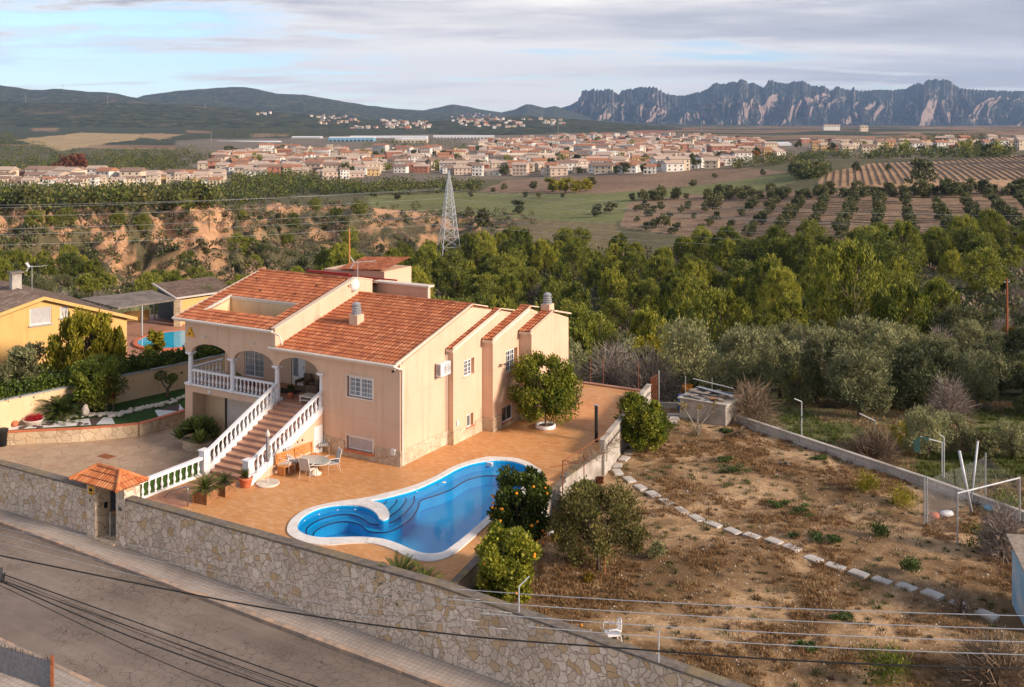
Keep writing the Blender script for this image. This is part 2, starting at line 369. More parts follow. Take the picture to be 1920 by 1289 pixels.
# ---- foliage
leafmat('pine_leaf', (.055, .080, .014), (.20, .215, .028), (.44, .41, .05), .25)
leafmat('pine_leaf_dark', (.052, .074, .015), (.155, .175, .027), (.32, .31, .045), .22)
leafmat('olive_leaf', (.12, .13, .06), (.25, .25, .115), (.40, .38, .18), .22)
leafmat('olive_leaf_dark', (.050, .060, .026), (.105, .115, .048), (.19, .185, .08), .2)
leafmat('citrus_leaf', (.038, .066, .009), (.125, .155, .016), (.33, .32, .035), .28, .45)
leafmat('orange_leaf', (.026, .046, .009), (.072, .10, .015), (.18, .19, .028), .22, .45)
leafmat('sparse_leaf', (.09, .085, .026), (.19, .165, .045), (.32, .26, .08), .28)
leafmat('yellow_leaf', (.15, .10, .015), (.24, .17, .02), (.34, .25, .03), .25)
leafmat('yellowgreen_leaf', (.15, .14, .012), (.29, .25, .02), (.44, .37, .03), .25)
leafmat('orange_autumn', (.22, .06, .01), (.36, .13, .015), (.45, .22, .03), .25)
leafmat('red_autumn', (.10, .03, .015), (.17, .05, .025), (.24, .09, .04), .2)
leafmat('hedge_leaf', (.035, .060, .010), (.115, .155, .020), (.28, .30, .04), .22, .45)
leafmat('palm_leaf', (.025, .045, .009), (.065, .090, .016), (.14, .16, .03), .18, .4)
leafmat('agave_leaf', (.13, .17, .04), (.25, .29, .07), (.40, .42, .10), .15, .5)
leafmat('cordyline_leaf', (.09, .02, .015), (.17, .04, .03), (.24, .14, .04), .2)
leafmat('red_flower', (.22, .005, .012), (.35, .01, .02), (.45, .02, .03), .2)
leafmat('dry_twig', (.14, .105, .085), (.24, .19, .16), (.35, .29, .25), .05)
leafmat('brown_twig', (.12, .08, .05), (.20, .14, .09), (.29, .21, .14), .05)
leafmat('cane_leaf', (.10, .10, .035), (.20, .18, .08), (.34, .29, .15), .2)
leafmat('scrub_leaf', (.055, .062, .022), (.115, .12, .042), (.20, .185, .075), .2)
leafmat('grass_leaf', (.045, .065, .012), (.085, .115, .020), (.13, .15, .035), .2)
leafmat('weed_leaf', (.035, .06, .016), (.075, .11, .028), (.13, .17, .045), .2)
leafmat('dry_grass', (.17, .095, .04), (.30, .18, .085), (.44, .31, .16), .2)
leafmat('far_leaf', (.036, .050, .016), (.070, .085, .026), (.12, .13, .042), .15)
# ---------------------------------------------------------------- foliage
def unit(a): return a/np.maximum(np.linalg.norm(a, axis=1, keepdims=True), 1e-6)
def leaf_arrays(rs, cen, rad, n, lw, up=.4, shell=.7, squash=(1, 1, 1), out=.7):
    """n leaves in a clump round each centre"""
    K = len(cen); idx = np.repeat(np.arange(K), n)
    d = unit(rs.normal(size=(K*n, 3)))
    r = (shell+(1.08-shell)*rs.random(K*n))*rad[idx]
    pos = cen[idx]+d*r[:, None]*np.array(squash)
    ax = unit(d*out+np.array([0, 0, up])+rs.normal(size=d.shape)*.45)
    sd = unit(np.cross(ax, rs.normal(size=d.shape)))
    s = (.7+.6*rs.random(K*n))[:, None]
    L, Wd = lw
    return np.stack([pos-ax*L/2*s, pos+sd*Wd/2*s, pos+ax*L/2*s, pos-sd*Wd/2*s], 1).reshape(-1, 3)
def quads(n): return np.arange(n*4).reshape(-1, 4)
def leaf_mesh(name, chunks):
    """chunks: [(verts, material)]"""
    vs = np.concatenate([c[0] for c in chunks]); mi = np.concatenate([np.full(len(c[0])//4, i) for i, c in enumerate(chunks)])
    return np_mesh(name, vs, quads(len(vs)//4), [c[1] for c in chunks], mi)
def limb_mesh(name, mat, H, r0, limbs, seed=0, base_z=0.0, lean=(0, 0)):
    rr = random.Random(seed); mb = MB()
    pts = []
    for i in range(6):
        t = i/5; pts.append((lean[0]*t*t+rr.uniform(-.06, .06)*H*.25*t, lean[1]*t*t+rr.uniform(-.06, .06)*H*.25*t, base_z+H*t))
    mb.tube(pts, r0, 8, 0, r0*.35)
    for (c, start) in limbs:
        k = min(4, max(1, int(start*5))); a = Vector(pts[k]); b = Vector(c)
        mid = a.lerp(b, .5)+Vector((rr.uniform(-.2, .2), rr.uniform(-.2, .2), .12*(b-a).length))
        mb.tube([a, mid, b], r0*.38, 5, 0, r0*.08, caps=False)
    return mb.mesh(name, [mat], True)
def tree_proto(seed, H, Rr, kind):
    """returns (crown mesh, trunk mesh)"""
    rs = np.random.RandomState(seed)
    if kind == 'pine':
        K = 120; t = rs.random(K)**.85*.92+.10
        prof = np.sqrt(np.clip(1-((t-.38)/.66)**2, .04, 1))
        ang = rs.random(K)*6.283; rr = Rr*prof*np.sqrt(.25+.75*rs.random(K))*.82
        cen = np.stack([rr*np.cos(ang), rr*np.sin(ang), t*H*.93+.5], 1); rad = (.21-.09*t)*Rr*(.55+.8*rs.random(K))
        v = leaf_arrays(rs, cen, rad, 110, (.42, .12), up=1.3, shell=.3, squash=(.85, .85, 1.75), out=.5)
        limbs = [(tuple(c), float(min(.8, c[2]/H))) for c in cen[::4]]
        return leaf_mesh('pine_crown', [(v, MT['pine_leaf'])]), limb_mesh('pine_trunk', MT['bark'], H*.85, .17, limbs, seed)
    if kind == 'pine_dark':
        K = 84; t = rs.random(K)*.8+.2
        prof = np.sqrt(np.clip(1-((t-.55)/.5)**2, 0.05, 1))
        ang = rs.random(K)*6.283; rr = Rr*prof*np.sqrt(rs.random(K))*.85
        cen = np.stack([rr*np.cos(ang), rr*np.sin(ang), t*H*.93], 1); rad = .19*Rr*(.6+.8*rs.random(K))
        v = leaf_arrays(rs, cen, rad, 100, (.44, .16), up=.7, shell=.5, out=.6)
        limbs = [(tuple(c), .6) for c in cen[::5]]
        return leaf_mesh('pine_crown', [(v, MT['pine_leaf_dark'])]), limb_mesh('pine_trunk', MT['bark'], H*.85, .18, limbs, seed)
    if kind in ('olive', 'olive_dark'):
        K = 46; t = rs.random(K)*.72+.24
        prof = np.sqrt(np.clip(1-((t-.55)/.48)**2, 0.05, 1))
        ang = rs.random(K)*6.283; rr = Rr*prof*np.sqrt(.2+.8*rs.random(K))*.84
        cen = np.stack([rr*np.cos(ang), rr*np.sin(ang), t*H], 1); rad = .25*Rr*(.6+.7*rs.random(K))
        v = leaf_arrays(rs, cen, rad, 170, (.30, .085), up=.5, shell=.45, out=.6, squash=(1, 1, 1.1))
        limbs = [(tuple(c), .4) for c in cen[::4]]
        return leaf_mesh('olive_crown', [(v, MT[kind+'_leaf' if kind == 'olive' else 'olive_leaf_dark'])]), limb_mesh('olive_trunk', MT['bark'], H*.5, .2, limbs, seed)
    if kind in ('bare', 'bare_brown'):
        mats = MT['dry_twig'] if kind == 'bare' else MT['brown_twig']
        K = 1500 if H > 1.5 else 260; d = unit(rs.normal(size=(K, 3))+np.array([0, 0, .9])); d[:, 2] = np.abs(d[:, 2])
        a = d*Rr*(.25+.55*rs.random(K))[:, None]; a[:, 2] *= H/Rr
        b = a+unit(d+rs.normal(size=d.shape)*.45)*Rr*(.25+.25*rs.random(K))[:, None]
        sd = unit(np.cross(b-a, rs.normal(size=d.shape)))*.016
        v = np.stack([a-sd, a+sd, b+sd*.4, b-sd*.4], 1).reshape(-1, 3)
        limbs = [(tuple(x), .4) for x in a[::60]]
        return leaf_mesh('twig_crown', [(v, mats)]), limb_mesh('shrub_trunk', MT['bark'], H*.45, .07, limbs, seed)
    if kind == 'sparse':
        K = 60; t = rs.random(K)*.68+.30
        prof = np.sqrt(np.clip(1-((t-.56)/.48)**2, .05, 1)); ang = rs.random(K)*6.283; rr = Rr*prof*np.sqrt(rs.random(K))*.9
        cen = np.stack([rr*np.cos(ang), rr*np.sin(ang), t*H], 1); rad = .25*Rr*(.6+.7*rs.random(K))
        v = leaf_arrays(rs, cen, rad, 270, (.13, .055), up=.8, shell=.2, out=.5)
        return leaf_mesh('sparse_crown', [(v, MT['sparse_leaf'])]), limb_mesh('sparse_trunk', MT['bark'], H*.6, .11, [(tuple(c), .5) for c in cen[::2]], seed)
    if kind in ('scrub', 'yellow', 'orange', 'yellowgreen', 'sparse', 'red'):
        m = {'scrub': 'scrub_leaf', 'yellow': 'yellow_leaf', 'orange': 'orange_autumn', 'yellowgreen': 'yellowgreen_leaf', 'sparse': 'sparse_leaf', 'red': 'red_autumn'}[kind]
        K = 34; t = rs.random(K)*.8+.15
        prof = np.sqrt(np.clip(1-((t-.5)/.56)**2, .05, 1))
        ang = rs.random(K)*6.283; rr = Rr*prof*np.sqrt(rs.random(K))*.85
        cen = np.stack([rr*np.cos(ang), rr*np.sin(ang), t*H], 1); rad = .27*Rr*(.6+.7*rs.random(K))
        v = leaf_arrays(rs, cen, rad, 100, (.26, .13), up=.3, shell=.4, out=.5)
        limbs = [(tuple(c), .4) for c in cen[::4]]
        return leaf_mesh('bush_crown', [(v, MT[m])]), limb_mesh('bush_trunk', MT['bark'], H*.5, .08, limbs, seed)
    if kind == 'citrus':
        K = 72; t = rs.random(K)*.78+.2
        prof = np.sqrt(np.clip(1-((t-.55)/.5)**2, .08, 1))
        ang = rs.random(K)*6.283; rr = Rr*prof*np.sqrt(.3+.7*rs.random(K))*.82
        cen = np.stack([rr*np.cos(ang), rr*np.sin(ang), t*H], 1); rad = .24*Rr*(.6+.7*rs.random(K))
        v = leaf_arrays(rs, cen, rad, 260, (.16, .085), up=.35, shell=.35, out=.55)
        limbs = [(tuple(c), .4) for c in cen[::3]]
        return leaf_mesh('citrus_crown', [(v, MT['citrus_leaf'])]), limb_mesh('citrus_trunk', MT['bark'], H*.5, .07, limbs, seed)
def tree(name, label, cat, loc, H, Rr, kind, seed, group=None, rz=0.0, mat=None, nleaf=None):
    crown, trunk = tree_proto(seed, H, Rr, kind)
    if mat: crown.materials.clear(); crown.materials.append(MT[mat])
    o = thing(name, label, cat, loc, rz, group)
    link('trunk', trunk, o); link('crown', crown, o); return o
def far_tree_mesh(seed, H, Rr, mat, lw=(.75, .42), K=18, n=38):
    rs = np.random.RandomState(seed); t = rs.random(K)*.75+.22
    prof = np.sqrt(np.clip(1-((t-.55)/.5)**2, .08, 1)); ang = rs.random(K)*6.283; rr = Rr*prof*np.sqrt(rs.random(K))*.85
    cen = np.stack([rr*np.cos(ang), rr*np.sin(ang), t*H], 1); rad = .32*Rr*(.7+.6*rs.random(K))
    v = leaf_arrays(rs, cen, rad, n, lw, up=.4, shell=.4)
    mb = MB(); mb.tube([(0, 0, -.4), (0, 0, H*.6)], Rr*.06, 5, 0, Rr*.03)
    tv = np.array(mb.v); f4 = [f for f in mb.f if len(f) == 4]
    vs = np.concatenate([v, tv]); fs = np.concatenate([quads(len(v)//4), np.array(f4)+len(v)])
    mi = np.concatenate([np.zeros(len(v)//4), np.ones(len(f4))])
    return np_mesh('far_tree', vs, fs, [MT[mat], MT['bark']], mi)
# ---- cycads, agaves, rosettes
def cycad_mesh(seed, n=44, L=1.0, mat='palm_leaf', lift=.9, droop=.9, lw=.035, pairs=22):
    rr = random.Random(seed); q = []
    for i in range(n):
        a = i*2.39996+rr.uniform(-.1, .1); e = lift*(1-(i/n)*.95)+rr.uniform(-.05, .05)+.05; ln = L*(.75+.35*rr.random())
        if i < n*.2: ln *= .8
        pts = []; x = 0; z = 0; ang = e*1.25
        for k in range(9):
            pts.append((x, z)); x += math.cos(ang)*ln/8; z += math.sin(ang)*ln/8; ang -= droop*.13
        for k in range(pairs):
            t = .08+.92*k/(pairs-1); f = t*8; j = min(7, int(f)); w = f-j
            px = pts[j][0]*(1-w)+pts[j+1][0]*w; pz = pts[j][1]*(1-w)+pts[j+1][1]*w
            dx = pts[j+1][0]-pts[j][0]; dz = pts[j+1][1]-pts[j][1]; dl = math.hypot(dx, dz); dx /= dl; dz /= dl
            ll = ln*.17*math.sin(math.pi*(.12+.85*t))**.6
            for sgn in (-1, 1):
                b = (px+dx*ll*.75, sgn*ll*.62, pz+dz*ll*.75+ll*.28)
                w2 = lw*.5*L
                def T(p): return (p[0]*math.cos(a)-p[1]*math.sin(a), p[0]*math.sin(a)+p[1]*math.cos(a), p[2])
                q += [T((px-dx*w2, 0, pz-dz*w2)), T((px+dx*w2, 0, pz+dz*w2)), T((b[0]+dx*w2*.4, b[1], b[2])), T((b[0]-dx*w2*.4, b[1], b[2]))]
    return leaf_mesh('frond_crown', [(np.array(q), MT[mat])])
def rosette_mesh(seed, n, L, wd, mat, lift=1.1, droop=.6, heads=1, spread=.4):
    rr = random.Random(seed); q = []
    for h in range(heads):
        hx, hy = (max(-.8, min(.8, rr.gauss(0, spread))), max(-.5, min(.5, rr.gauss(0, spread)))) if heads > 1 else (0, 0)
        hz = .62*max(0, 1-(hx*hx+hy*hy)/.9) if heads > 1 else 0
        for i in range(n):
            a = i*2.39996; e = lift*(1-(i/n)*.8)+.1; ln = L*rr.uniform(.8, 1.1); x = z = 0; ang = e; prev = None
            for k in range(5):
                t = k/4; w2 = wd*(.55+1.2*t)*(1-t)**.6*.5+.002 if t > 0 else wd*.3
                cur = (x, z, w2)
                if prev is not None:
                    def T(p): return (hx+p[0]*math.cos(a)-p[1]*math.sin(a), hy+p[0]*math.sin(a)+p[1]*math.cos(a), hz+p[2])
                    q += [T((prev[0], -prev[2], prev[1])), T((prev[0], prev[2], prev[1])), T((x, w2, z)), T((x, -w2, z))]
                prev = cur; x += math.cos(ang)*ln/4; z += math.sin(ang)*ln/4; ang -= droop/4*1.2
    return leaf_mesh('leaf_rosette', [(np.array(q), MT[mat])])
def bush_clumps(name, spots, mats, leaves=60, lw=(.22, .12), seed=3, up=.5, squash=(1, 1, .8), shell=.2):
    """one mesh of low growth; spots: (x, y, z, radius, material index)"""
    rs = np.random.RandomState(seed); ch = []
    for mi, mt in enumerate(mats):
        s = [p for p in spots if p[4] == mi]
        if not s: continue
        cen = np.array([[p[0], p[1], p[2]+p[3]*.45] for p in s]); rad = np.array([p[3] for p in s])
        ch.append((leaf_arrays(rs, cen, rad, leaves, lw, up=up, shell=shell, squash=squash), MT[mt]))
    return leaf_mesh(name, ch)
# ---------------------------------------------------------------- roof tiles, rails
def tile_roof(u0, u1, v0, v1, z0, slope, holes=(), tw=.24, tl=.36, amp=.045, cut=None, nx=6):
    """barrel tiles on a plane rising in v; returns arrays for one mesh"""
    nt = max(1, round((u1-u0)/tw)); nr = max(1, round((v1-v0)/tl)); tw = (u1-u0)/nt; tl = (v1-v0)/nr
    vs = []; uvs = []; fs = []
    xs = [i/nx for i in range(nt*nx+1)]
    for r in range(nr):
        base = len(vs)
        for e in (0, 1):
            for x in xs:
                fx = x % 1.0; h = amp*abs(math.sin(math.pi*fx))**.8
                v = v0+(r+e)*tl; z = z0+slope*(v-v0)+h+(.03 if e == 0 else 0.0)
                vs.append((u0+x*tw, v-(0.012 if e == 0 else 0), z)); uvs.append((x, r+.001+e*.998))
        n = len(xs)
        lo = len(vs)
        for x in xs:
            fx = x % 1.0; h = amp*abs(math.sin(math.pi*fx))**.8
            vs.append((u0+x*tw, v0+r*tl-.012, z0+slope*r*tl+h-.012)); uvs.append((x, r+.002))
        for i in range(n-1):
            cu = u0+(xs[i]+xs[i+1])/2*tw; cv = v0+(r+.5)*tl
            if any(a < cu < b and c < cv < d for a, b, c, d in holes): continue
            if cut and not cut(cu, cv): continue
            fs.append((base+i, base+i+1, base+n+i+1, base+n+i)); fs.append((lo+i, lo+i+1, base+i+1, base+i))
    return vs, fs, uvs
def roof_obj(name, data, mat, parent, loc=None, rz=0.0, xf=None):
    vs, fs, uvs = data
    if xf: vs = [xf(*p) for p in vs]
    me = bpy.data.meshes.new(name); me.from_pydata(vs, [], fs); me.materials.append(mat)
    ul = me.uv_layers.new(name='UVMap'); d = np.zeros(len(me.loops)*2, dtype=np.float32)
    # give every face the middle of its own tile so that edges never bleed
    k = 0
    for f in fs:
        mu = sum(uvs[i][0] for i in f)/len(f); tu = math.floor(mu)
        mv = math.floor(sum(uvs[i][1] for i in f)/len(f))
        for i in f:
            d[k*2] = min(max(uvs[i][0], tu+.001), tu+.999); d[k*2+1] = min(max(uvs[i][1], mv+.001), mv+.999); k += 1
    ul.data.foreach_set('uv', d); me.update()
    return link(name, me, parent, loc, rz)
_bal = MB(); _bal.lathe([(.062, 0), (.062, .07), (.035, .09), (.04, .12), (.074, .22), (.078, .27), (.06, .34), (.034, .44), (.032, .50), (.05, .53), (.034, .56), (.06, .63), (.06, .70)], n=10)
BAL = _bal.mesh('baluster', [MT['white_paint']], True)
def balusters(parent, a, b, n, z0=None, h=.70, name='baluster'):
    a = Vector(a); b = Vector(b)
    for i in range(n):
        o = link(name, BAL, parent, a.lerp(b, (i+.5)/n)); o.scale = (1, 1, h/.70)
def window_part(parent, fn, a0, a1, z0, z1, d, cols=2, rows=4, name='window', frame='white_paint', glass='glass_dark', fw=.06, blind=0.0, mt=.018):
    """fn(a, d, z) -> local point; d the depth of the pane behind the wall face"""
    def bx(mb, x0, x1, y0, y1, dd0, dd1, m=0):
        c = [fn(x0, dd0, y0), fn(x1, dd0, y0), fn(x1, dd1, y0), fn(x0, dd1, y0), fn(x0, dd0, y1), fn(x1, dd0, y1), fn(x1, dd1, y1), fn(x0, dd1, y1)]
        mb.raw(c, [(0, 3, 2, 1), (4, 5, 6, 7), (0, 1, 5, 4), (1, 2, 6, 5), (2, 3, 7, 6), (3, 0, 4, 7)], m)
    mb = MB()
    bx(mb, a0, a1, z0, z0+fw, d-.03, d+.03); bx(mb, a0, a1, z1-fw, z1, d-.03, d+.03)
    bx(mb, a0, a0+fw, z0+fw, z1-fw, d-.03, d+.03); bx(mb, a1-fw, a1, z0+fw, z1-fw, d-.03, d+.03)
    if cols > 1: bx(mb, (a0+a1)/2-fw*.6, (a0+a1)/2+fw*.6, z0+fw, z1-fw, d-.035, d+.03)
    nm = cols*2 if cols > 1 else (1 if glass == 'roller_blind' else 2)
    for i in range(1, nm):
        if cols > 1 and i == nm//2: continue
        x = a0+(a1-a0)*i/nm; bx(mb, x-mt/2, x+mt/2, z0+fw, z1-fw, d-.012, d+.004)
    for j in range(1, rows):
        z = z0+(z1-z0)*j/rows; bx(mb, a0+fw, a1-fw, z-mt/2, z+mt/2, d-.010, d+.003)
    w = mb.build(name, MT[frame], parent)
    g = MB(); bx(g, a0+fw, a1-fw, z0+fw, z1-fw, d+.006, d+.012); g.build('pane', MT[glass], w)
    if blind > 0:
        g = MB(); n = max(3, int(blind*(z1-z0)/.06))
        for k in range(n):
            zt = z1-fw-k*.06; bx(g, a0+fw, a1-fw, zt-.056, zt, d-.030, d-.014)
        g.build('blind', MT['roller_blind'], w)
    return w
# ================================================================ the villa
villa = thing('villa', 'peach two-storey villa with clay tiled roofs, white balustrades and outside stairs behind the pool', 'house', W(0, 0, 0))
noisy('verge', (.62, .46, .34), (.70, .54, .42), 3, .7, .1)
PE, WH, TR, CL = MT['peach_render'], MT['white_paint'], MT['white_trim'], MT['clay_tile']
FL = 2.17
def arch(x0, x1, zs, zc, n=14):
    c = (x0+x1)/2; r = (x1-x0)/2
    return [(c-r*math.cos(math.pi*i/n), zs+(zc-zs)*math.sin(math.pi*i/n)) for i in range(n+1)]
cols_u = [-14.86, -11.55, -8.24, -5.12]
ff = lambda a, b, d: (a, d, b)
# front wall: band over the arches and the solid wall to their right
outer = [(-15.2, 4.06)]
for i in range(3):
    outer += arch(cols_u[i]+.2, cols_u[i+1]-.2, 4.06, 4.64)
outer += [(-5.02, 4.06), (-5.02, -.2), (0, -.2), (0, 5.08), (-8.2, 5.08), (-8.2, 5.93), (-15.2, 5.93)]
win_u = [(-3.35, 3.08), (-1.68, 3.08), (-1.68, 4.15), (-3.35, 4.15)]
win_l = [(-3.36, .38), (-1.66, .38), (-1.66, 1.08), (-3.36, 1.08)]
mb = MB(); mb.slab(outer, [win_u, win_l], 0.0, .26, ff)
mb.build('front_wall', PE, villa)
# plinth of irregular stone, proud of the wall
mb = MB()
mb.slab([(-5.0, -.2), (.05, -.2), (.05, .78), (-1.5, .74), (-1.55, .27), (-3.45, .27), (-3.5, .76), (-5.0, .86)], [], -.05, 0.002, ff)
sf = lambda uu: (lambda a, b, d: (uu+d, a, b))
mb.slab([(-.046, -.2), (4.2, -.2), (4.2, .68), (-.046, .80)], [], .003, .05, sf(0.0))
mb.slab([(4.2, -.2), (7.2, -.2), (7.2, .72), (6.4, .7), (6.3, .42), (5.45, .42), (5.4, .66), (4.2, .74)], [], .003, .05, sf(.4))
mb.slab([(7.2, -.2), (10.1, -.2), (10.1, .80), (9.5, .78), (9.45, .12), (8.0, .12), (7.95, .76), (7.2, .80)], [], .003, .05, sf(1.08))
mb.slab([(10.1, -.2), (14.6, -.2), (14.6, .80), (10.1, .80)], [], .003, .05, sf(1.9))
for (a, b, v) in ((0.046, .453, 4.2), (.45, 1.133, 7.15), (1.13, 1.953, 10.1)):
    mb.slab([(a, -.2), (b, -.2), (b, .76), (a, .72)], [], v-.05, v-.002, ff)
mb.build('stone_plinth', MT['plinth_stone'], villa)
# right-hand walls, stepping outwards
S1 = [(.26, -.2), (4.2, -.2), (9.0, 6.62-.2), (6.7, 6.92), (.26, 5.08)]
mb = MB(); mb.slab([(.262, -.2), (14.6, -.2), (14.6, 5.1), (6.7, 6.90), (.262, 5.14)], [], -.26, 0.0, sf(0.0)); mb.build('side_wall', PE, villa)
mods = [(0.0, .40, 4.2, 9.0, [(5.25, 3.38, 6.3, 4.25), (5.55, .56, 6.2, 1.24)]),
        (.402, 1.08, 7.15, 11.3, [(8.6, 3.0, 9.9, 4.2), (8.1, .24, 9.3, 1.12)]),
        (1.082, 1.90, 10.1, 14.8, [])]
SL = .265
for k, (ua, ub, va, vr, wins) in enumerate(mods):
    zr = 6.92-.23*(vr-6.7)+.02
    if k == 2: vr2 = 12.7; prof = [(va, -.2), (14.8, -.2), (14.8, 5.16), (vr2, 5.12+SL*(vr2-va)), (va, 5.12)]
    else: prof = [(va, -.2), (14.6, -.2), (14.6, 5.0), (vr, 5.12+SL*(vr-va)), (va, 5.12)]
    holes = [[(a, b), (c, b), (c, d), (a, d)] for a, b, c, d in wins]
    mb = MB(); mb.slab(prof, holes, -.24, 0.0, sf(ub))
    mb.slab([(ua+.003, -.2), (ub-.24, -.2), (ub-.24, 5.1), (ua+.003, 5.1)], [], va, va+.2, ff)
    mb.slab([(ub-.24, -.2), (ub-.002, -.2), (ub-.002, 5.1), (ub-.24, 5.1)], [], va-.002, va, ff)
    mb.build('side_wall', PE, villa)
    for (a, b, c, d) in wins:
        big = d > 2
        fn = (lambda U: (lambda x, dd, z: (U-dd, x, z)))(ub)
        # the frame sits in the deep reveal against its left (near) half in the photo
        if big: window_part(villa, fn, a, a+(c-a)*.72, b, d, .06, 2, 4, mt=.03)
        else: window_part(villa, fn, a, a+(c-a)*(.6 if k == 0 else 1), b, d, .06, 1, 1, glass='glass_dark')
        if big or k == 0:
            m2 = MB(); m2.slab([(a+(c-a)*(.72 if big else .6), b), (c, b), (c, d), (a+(c-a)*(.72 if big else .6), d)], [], -.235, -.225, sf(ub)); m2.build('reveal_panel', MT['cream_render'], villa)
        m2 = MB(); m2.box(ub-.2, ub+.05, a-.05, c+.05, b-.06, b-.002); m2.build('window_sill', MT['terracotta'] if not big else PE, villa)
# walls at the back and the left
mb = MB()
mb.box(-15.2, 1.66, 14.6, 14.85, -1.2, 4.95); mb.box(-15.2, -14.95, 3.06, 14.6, -1.2, 5.93)
mb.build('rear_wall', PE, villa)
# front windows
ffn = lambda x, dd, z: (x, dd, z)
window_part(villa, ffn, -3.27, -1.74, 3.12, 4.10, .10, 2, 4, glass='curtain_glass', mt=.022)
window_part(villa, ffn, -3.28, -1.72, .42, 1.04, .08, 1, 1, glass='roller_blind', fw=.05)
for (a, b, c, d, e) in ((-3.352, -1.678, 3.08, 4.152, .06), (-3.362, -1.658, .378, 1.082, .06)):
    m2 = MB(); m2.slab([(a-e, c-e), (b+e, c-e), (b+e, d+e), (a-e, d+e)], [[(a, c), (b, c), (b, d), (a, d)]], -.05, -.002, ff); m2.build('window_surround', MT['white_trim'], villa)
mb = None
mb = MB(); mb.box(-3.48, -1.56, -.12, .06, .30, .378); mb.build('window_sill', MT['terracotta'], villa)
# porch: slab, floor, columns, back wall, balustrade
mb = MB(); mb.box(-15.2, -5.02, 0.0, 3.05, 1.80, FL-.03); mb.build('porch_slab', PE, villa)
mb = MB(); mb.box(-15.15, -5.0, .02, 3.0, FL-.028, FL); mb.build('porch_floor', MT['patio_brick'], villa)
mb = MB(); mb.box(-15.2, -8.2, -.06, .26, FL, FL+.12); mb.box(-15.26, -14.94, .26, 2.8, FL, FL+.12); mb.build('balcony_kerb', WH, villa)
bp = MB()
dw = fac(552, 680, 2.8)[0]
mb = MB(); mb.slab([(-14.95, FL), (-5.0, FL), (-5.0, 5.0), (-14.95, 5.0)], [[(-13.55, FL+.05), (-12.0, FL+.05), (-12.0, 4.3), (-13.55, 4.3)], [(-9.9, FL+.01), (-8.85, FL+.01), (-8.85, 4.35), (-9.9, 4.35)]], 3.0, 3.2, ff)
mb.build('porch_wall', PE, villa)
mb = MB(); mb.box(-15.0, -5.1, .3, 3.0, 4.75, 4.85); mb.build('porch_ceiling', MT['white_trim'], villa)
window_part(villa, ffn, -13.55, -12.0, FL+.05, 4.3, 3.08, 2, 6, name='french_window', glass='curtain_glass', mt=.02)
dr = MB(); dr.box(-9.88, -8.87, 3.06, 3.12, FL+.02, 4.33); d_ = dr.build('front_door', MT['white_paint'], villa)
dr = MB(); dr.box(-9.78, -9.42, 3.045, 3.058, FL+.5, 4.2); dr.build('pane', MT['curtain_glass'], d_)
dr = MB(); dr.tube([(-8.97, 3.0, 3.1), (-8.97, 3.0, 3.3)], .02); dr.build('handle', MT['steel'], d_)
for i, cu in enumerate(cols_u):
    mb = MB(); w = .16
    half = (i == 3)
    z0 = FL
    mb.lathe([(.16, .14), (.15, .2), (.145, .9), (.13, 1.66), (.15, 1.70), (.15, 1.74)], (cu, .12, z0), 16)
    mb.box(cu-.2, cu+.2, -.1, .34, z0, z0+.14, bev=.02); mb.box(cu-.17, cu+.17, -.07, .30, z0+1.74, z0+1.80); mb.box(cu-.23, cu+.23, -.12, .36, z0+1.80, z0+1.885, bev=.02)
    mb.build('column', WH, villa)
def rail(name, a, b, za, zb, n, w=.16, h0=.12, hb=.70, hr=.10, post=False):
    """balustrade from a to b; za, zb the height of its foot"""
    A = Vector((a[0], a[1], za)); B = Vector((b[0], b[1], zb))
    mb = MB(); up = Vector((0, 0, 1)); d = (B-A); dn = Vector((d.x, d.y, 0)).normalized(); sx = Vector((dn.y, -dn.x, 0))*w/2
    for lo, hi, k in ((0.0, h0, 1.0), (h0+hb, h0+hb+hr, 1.15)):
        s = sx*k
        vs = [A-s+up*lo, A+s+up*lo, A+s+up*hi, A-s+up*hi, B-s+up*lo, B+s+up*lo, B+s+up*hi, B-s+up*hi]
        mb.raw(vs, [(3, 2, 1, 0), (4, 5, 6, 7), (0, 1, 5, 4), (1, 2, 6, 5), (2, 3, 7, 6), (3, 0, 4, 7)])
    o = mb.build(name, WH, villa)
    balusters(o, A+up*(h0-.02), B+up*(h0-.02), n, h=hb+.04); return o
rail('balustrade', (-14.66, .08), (-11.75, .08), FL, FL, 10)
rail('balustrade', (-11.35, .08), (-8.44, .08), FL, FL, 10)
rail('balustrade', (-15.1, .45), (-15.1, 2.75), FL, FL, 8)
# stairs: 14 risers, slightly skewed to the facade as in the photo
NS = 13; D0, D1 = 0.0, -5.35
def su(v, left): return (-8.08+(.55)*(v/D1)) if left else (-5.16+.30*(v/D1))
mb = MB(); mt_ = MB()
for i in range(NS):
    va = D0+(D1-D0)*i/NS; vb = D0+(D1-D0)*(i+1)/NS; z = FL-(i+1)*FL/(NS+1)
    l0, r0 = su(va, True), su(va, False); l1, r1 = su(vb, True), su(vb, False)
    mb.prism([(l1, vb), (r1, vb), (r0, va), (l0, va)], -1.2, z-.03)
    mt_.prism([(l1, vb-.03), (r1, vb-.03), (r0, va-.002), (l0, va-.002)], z-.03, z)
st = mb.build('staircase', MT['patio_brick'], villa)
noisy('step_tile', (.54, .28, .17), (.66, .38, .25), 3, .5, .1, c3=(.44, .21, .13), sc3=1.5)
mt_.build('step_treads', MT['step_tile'], st)
noisy('riser_tile', (.34, .20, .16), (.46, .29, .23), 14, .5, .1)
m3 = MB()
for i in range(NS+1):
    va = D0+(D1-D0)*i/NS; z = FL-(i)*FL/(NS+1); l0, r0 = su(va, True), su(va, False)
    if i < NS+1: m3.box(l0, r0, va-.008-.0, va-.003, z-FL/(NS+1)+.002, z-.032)
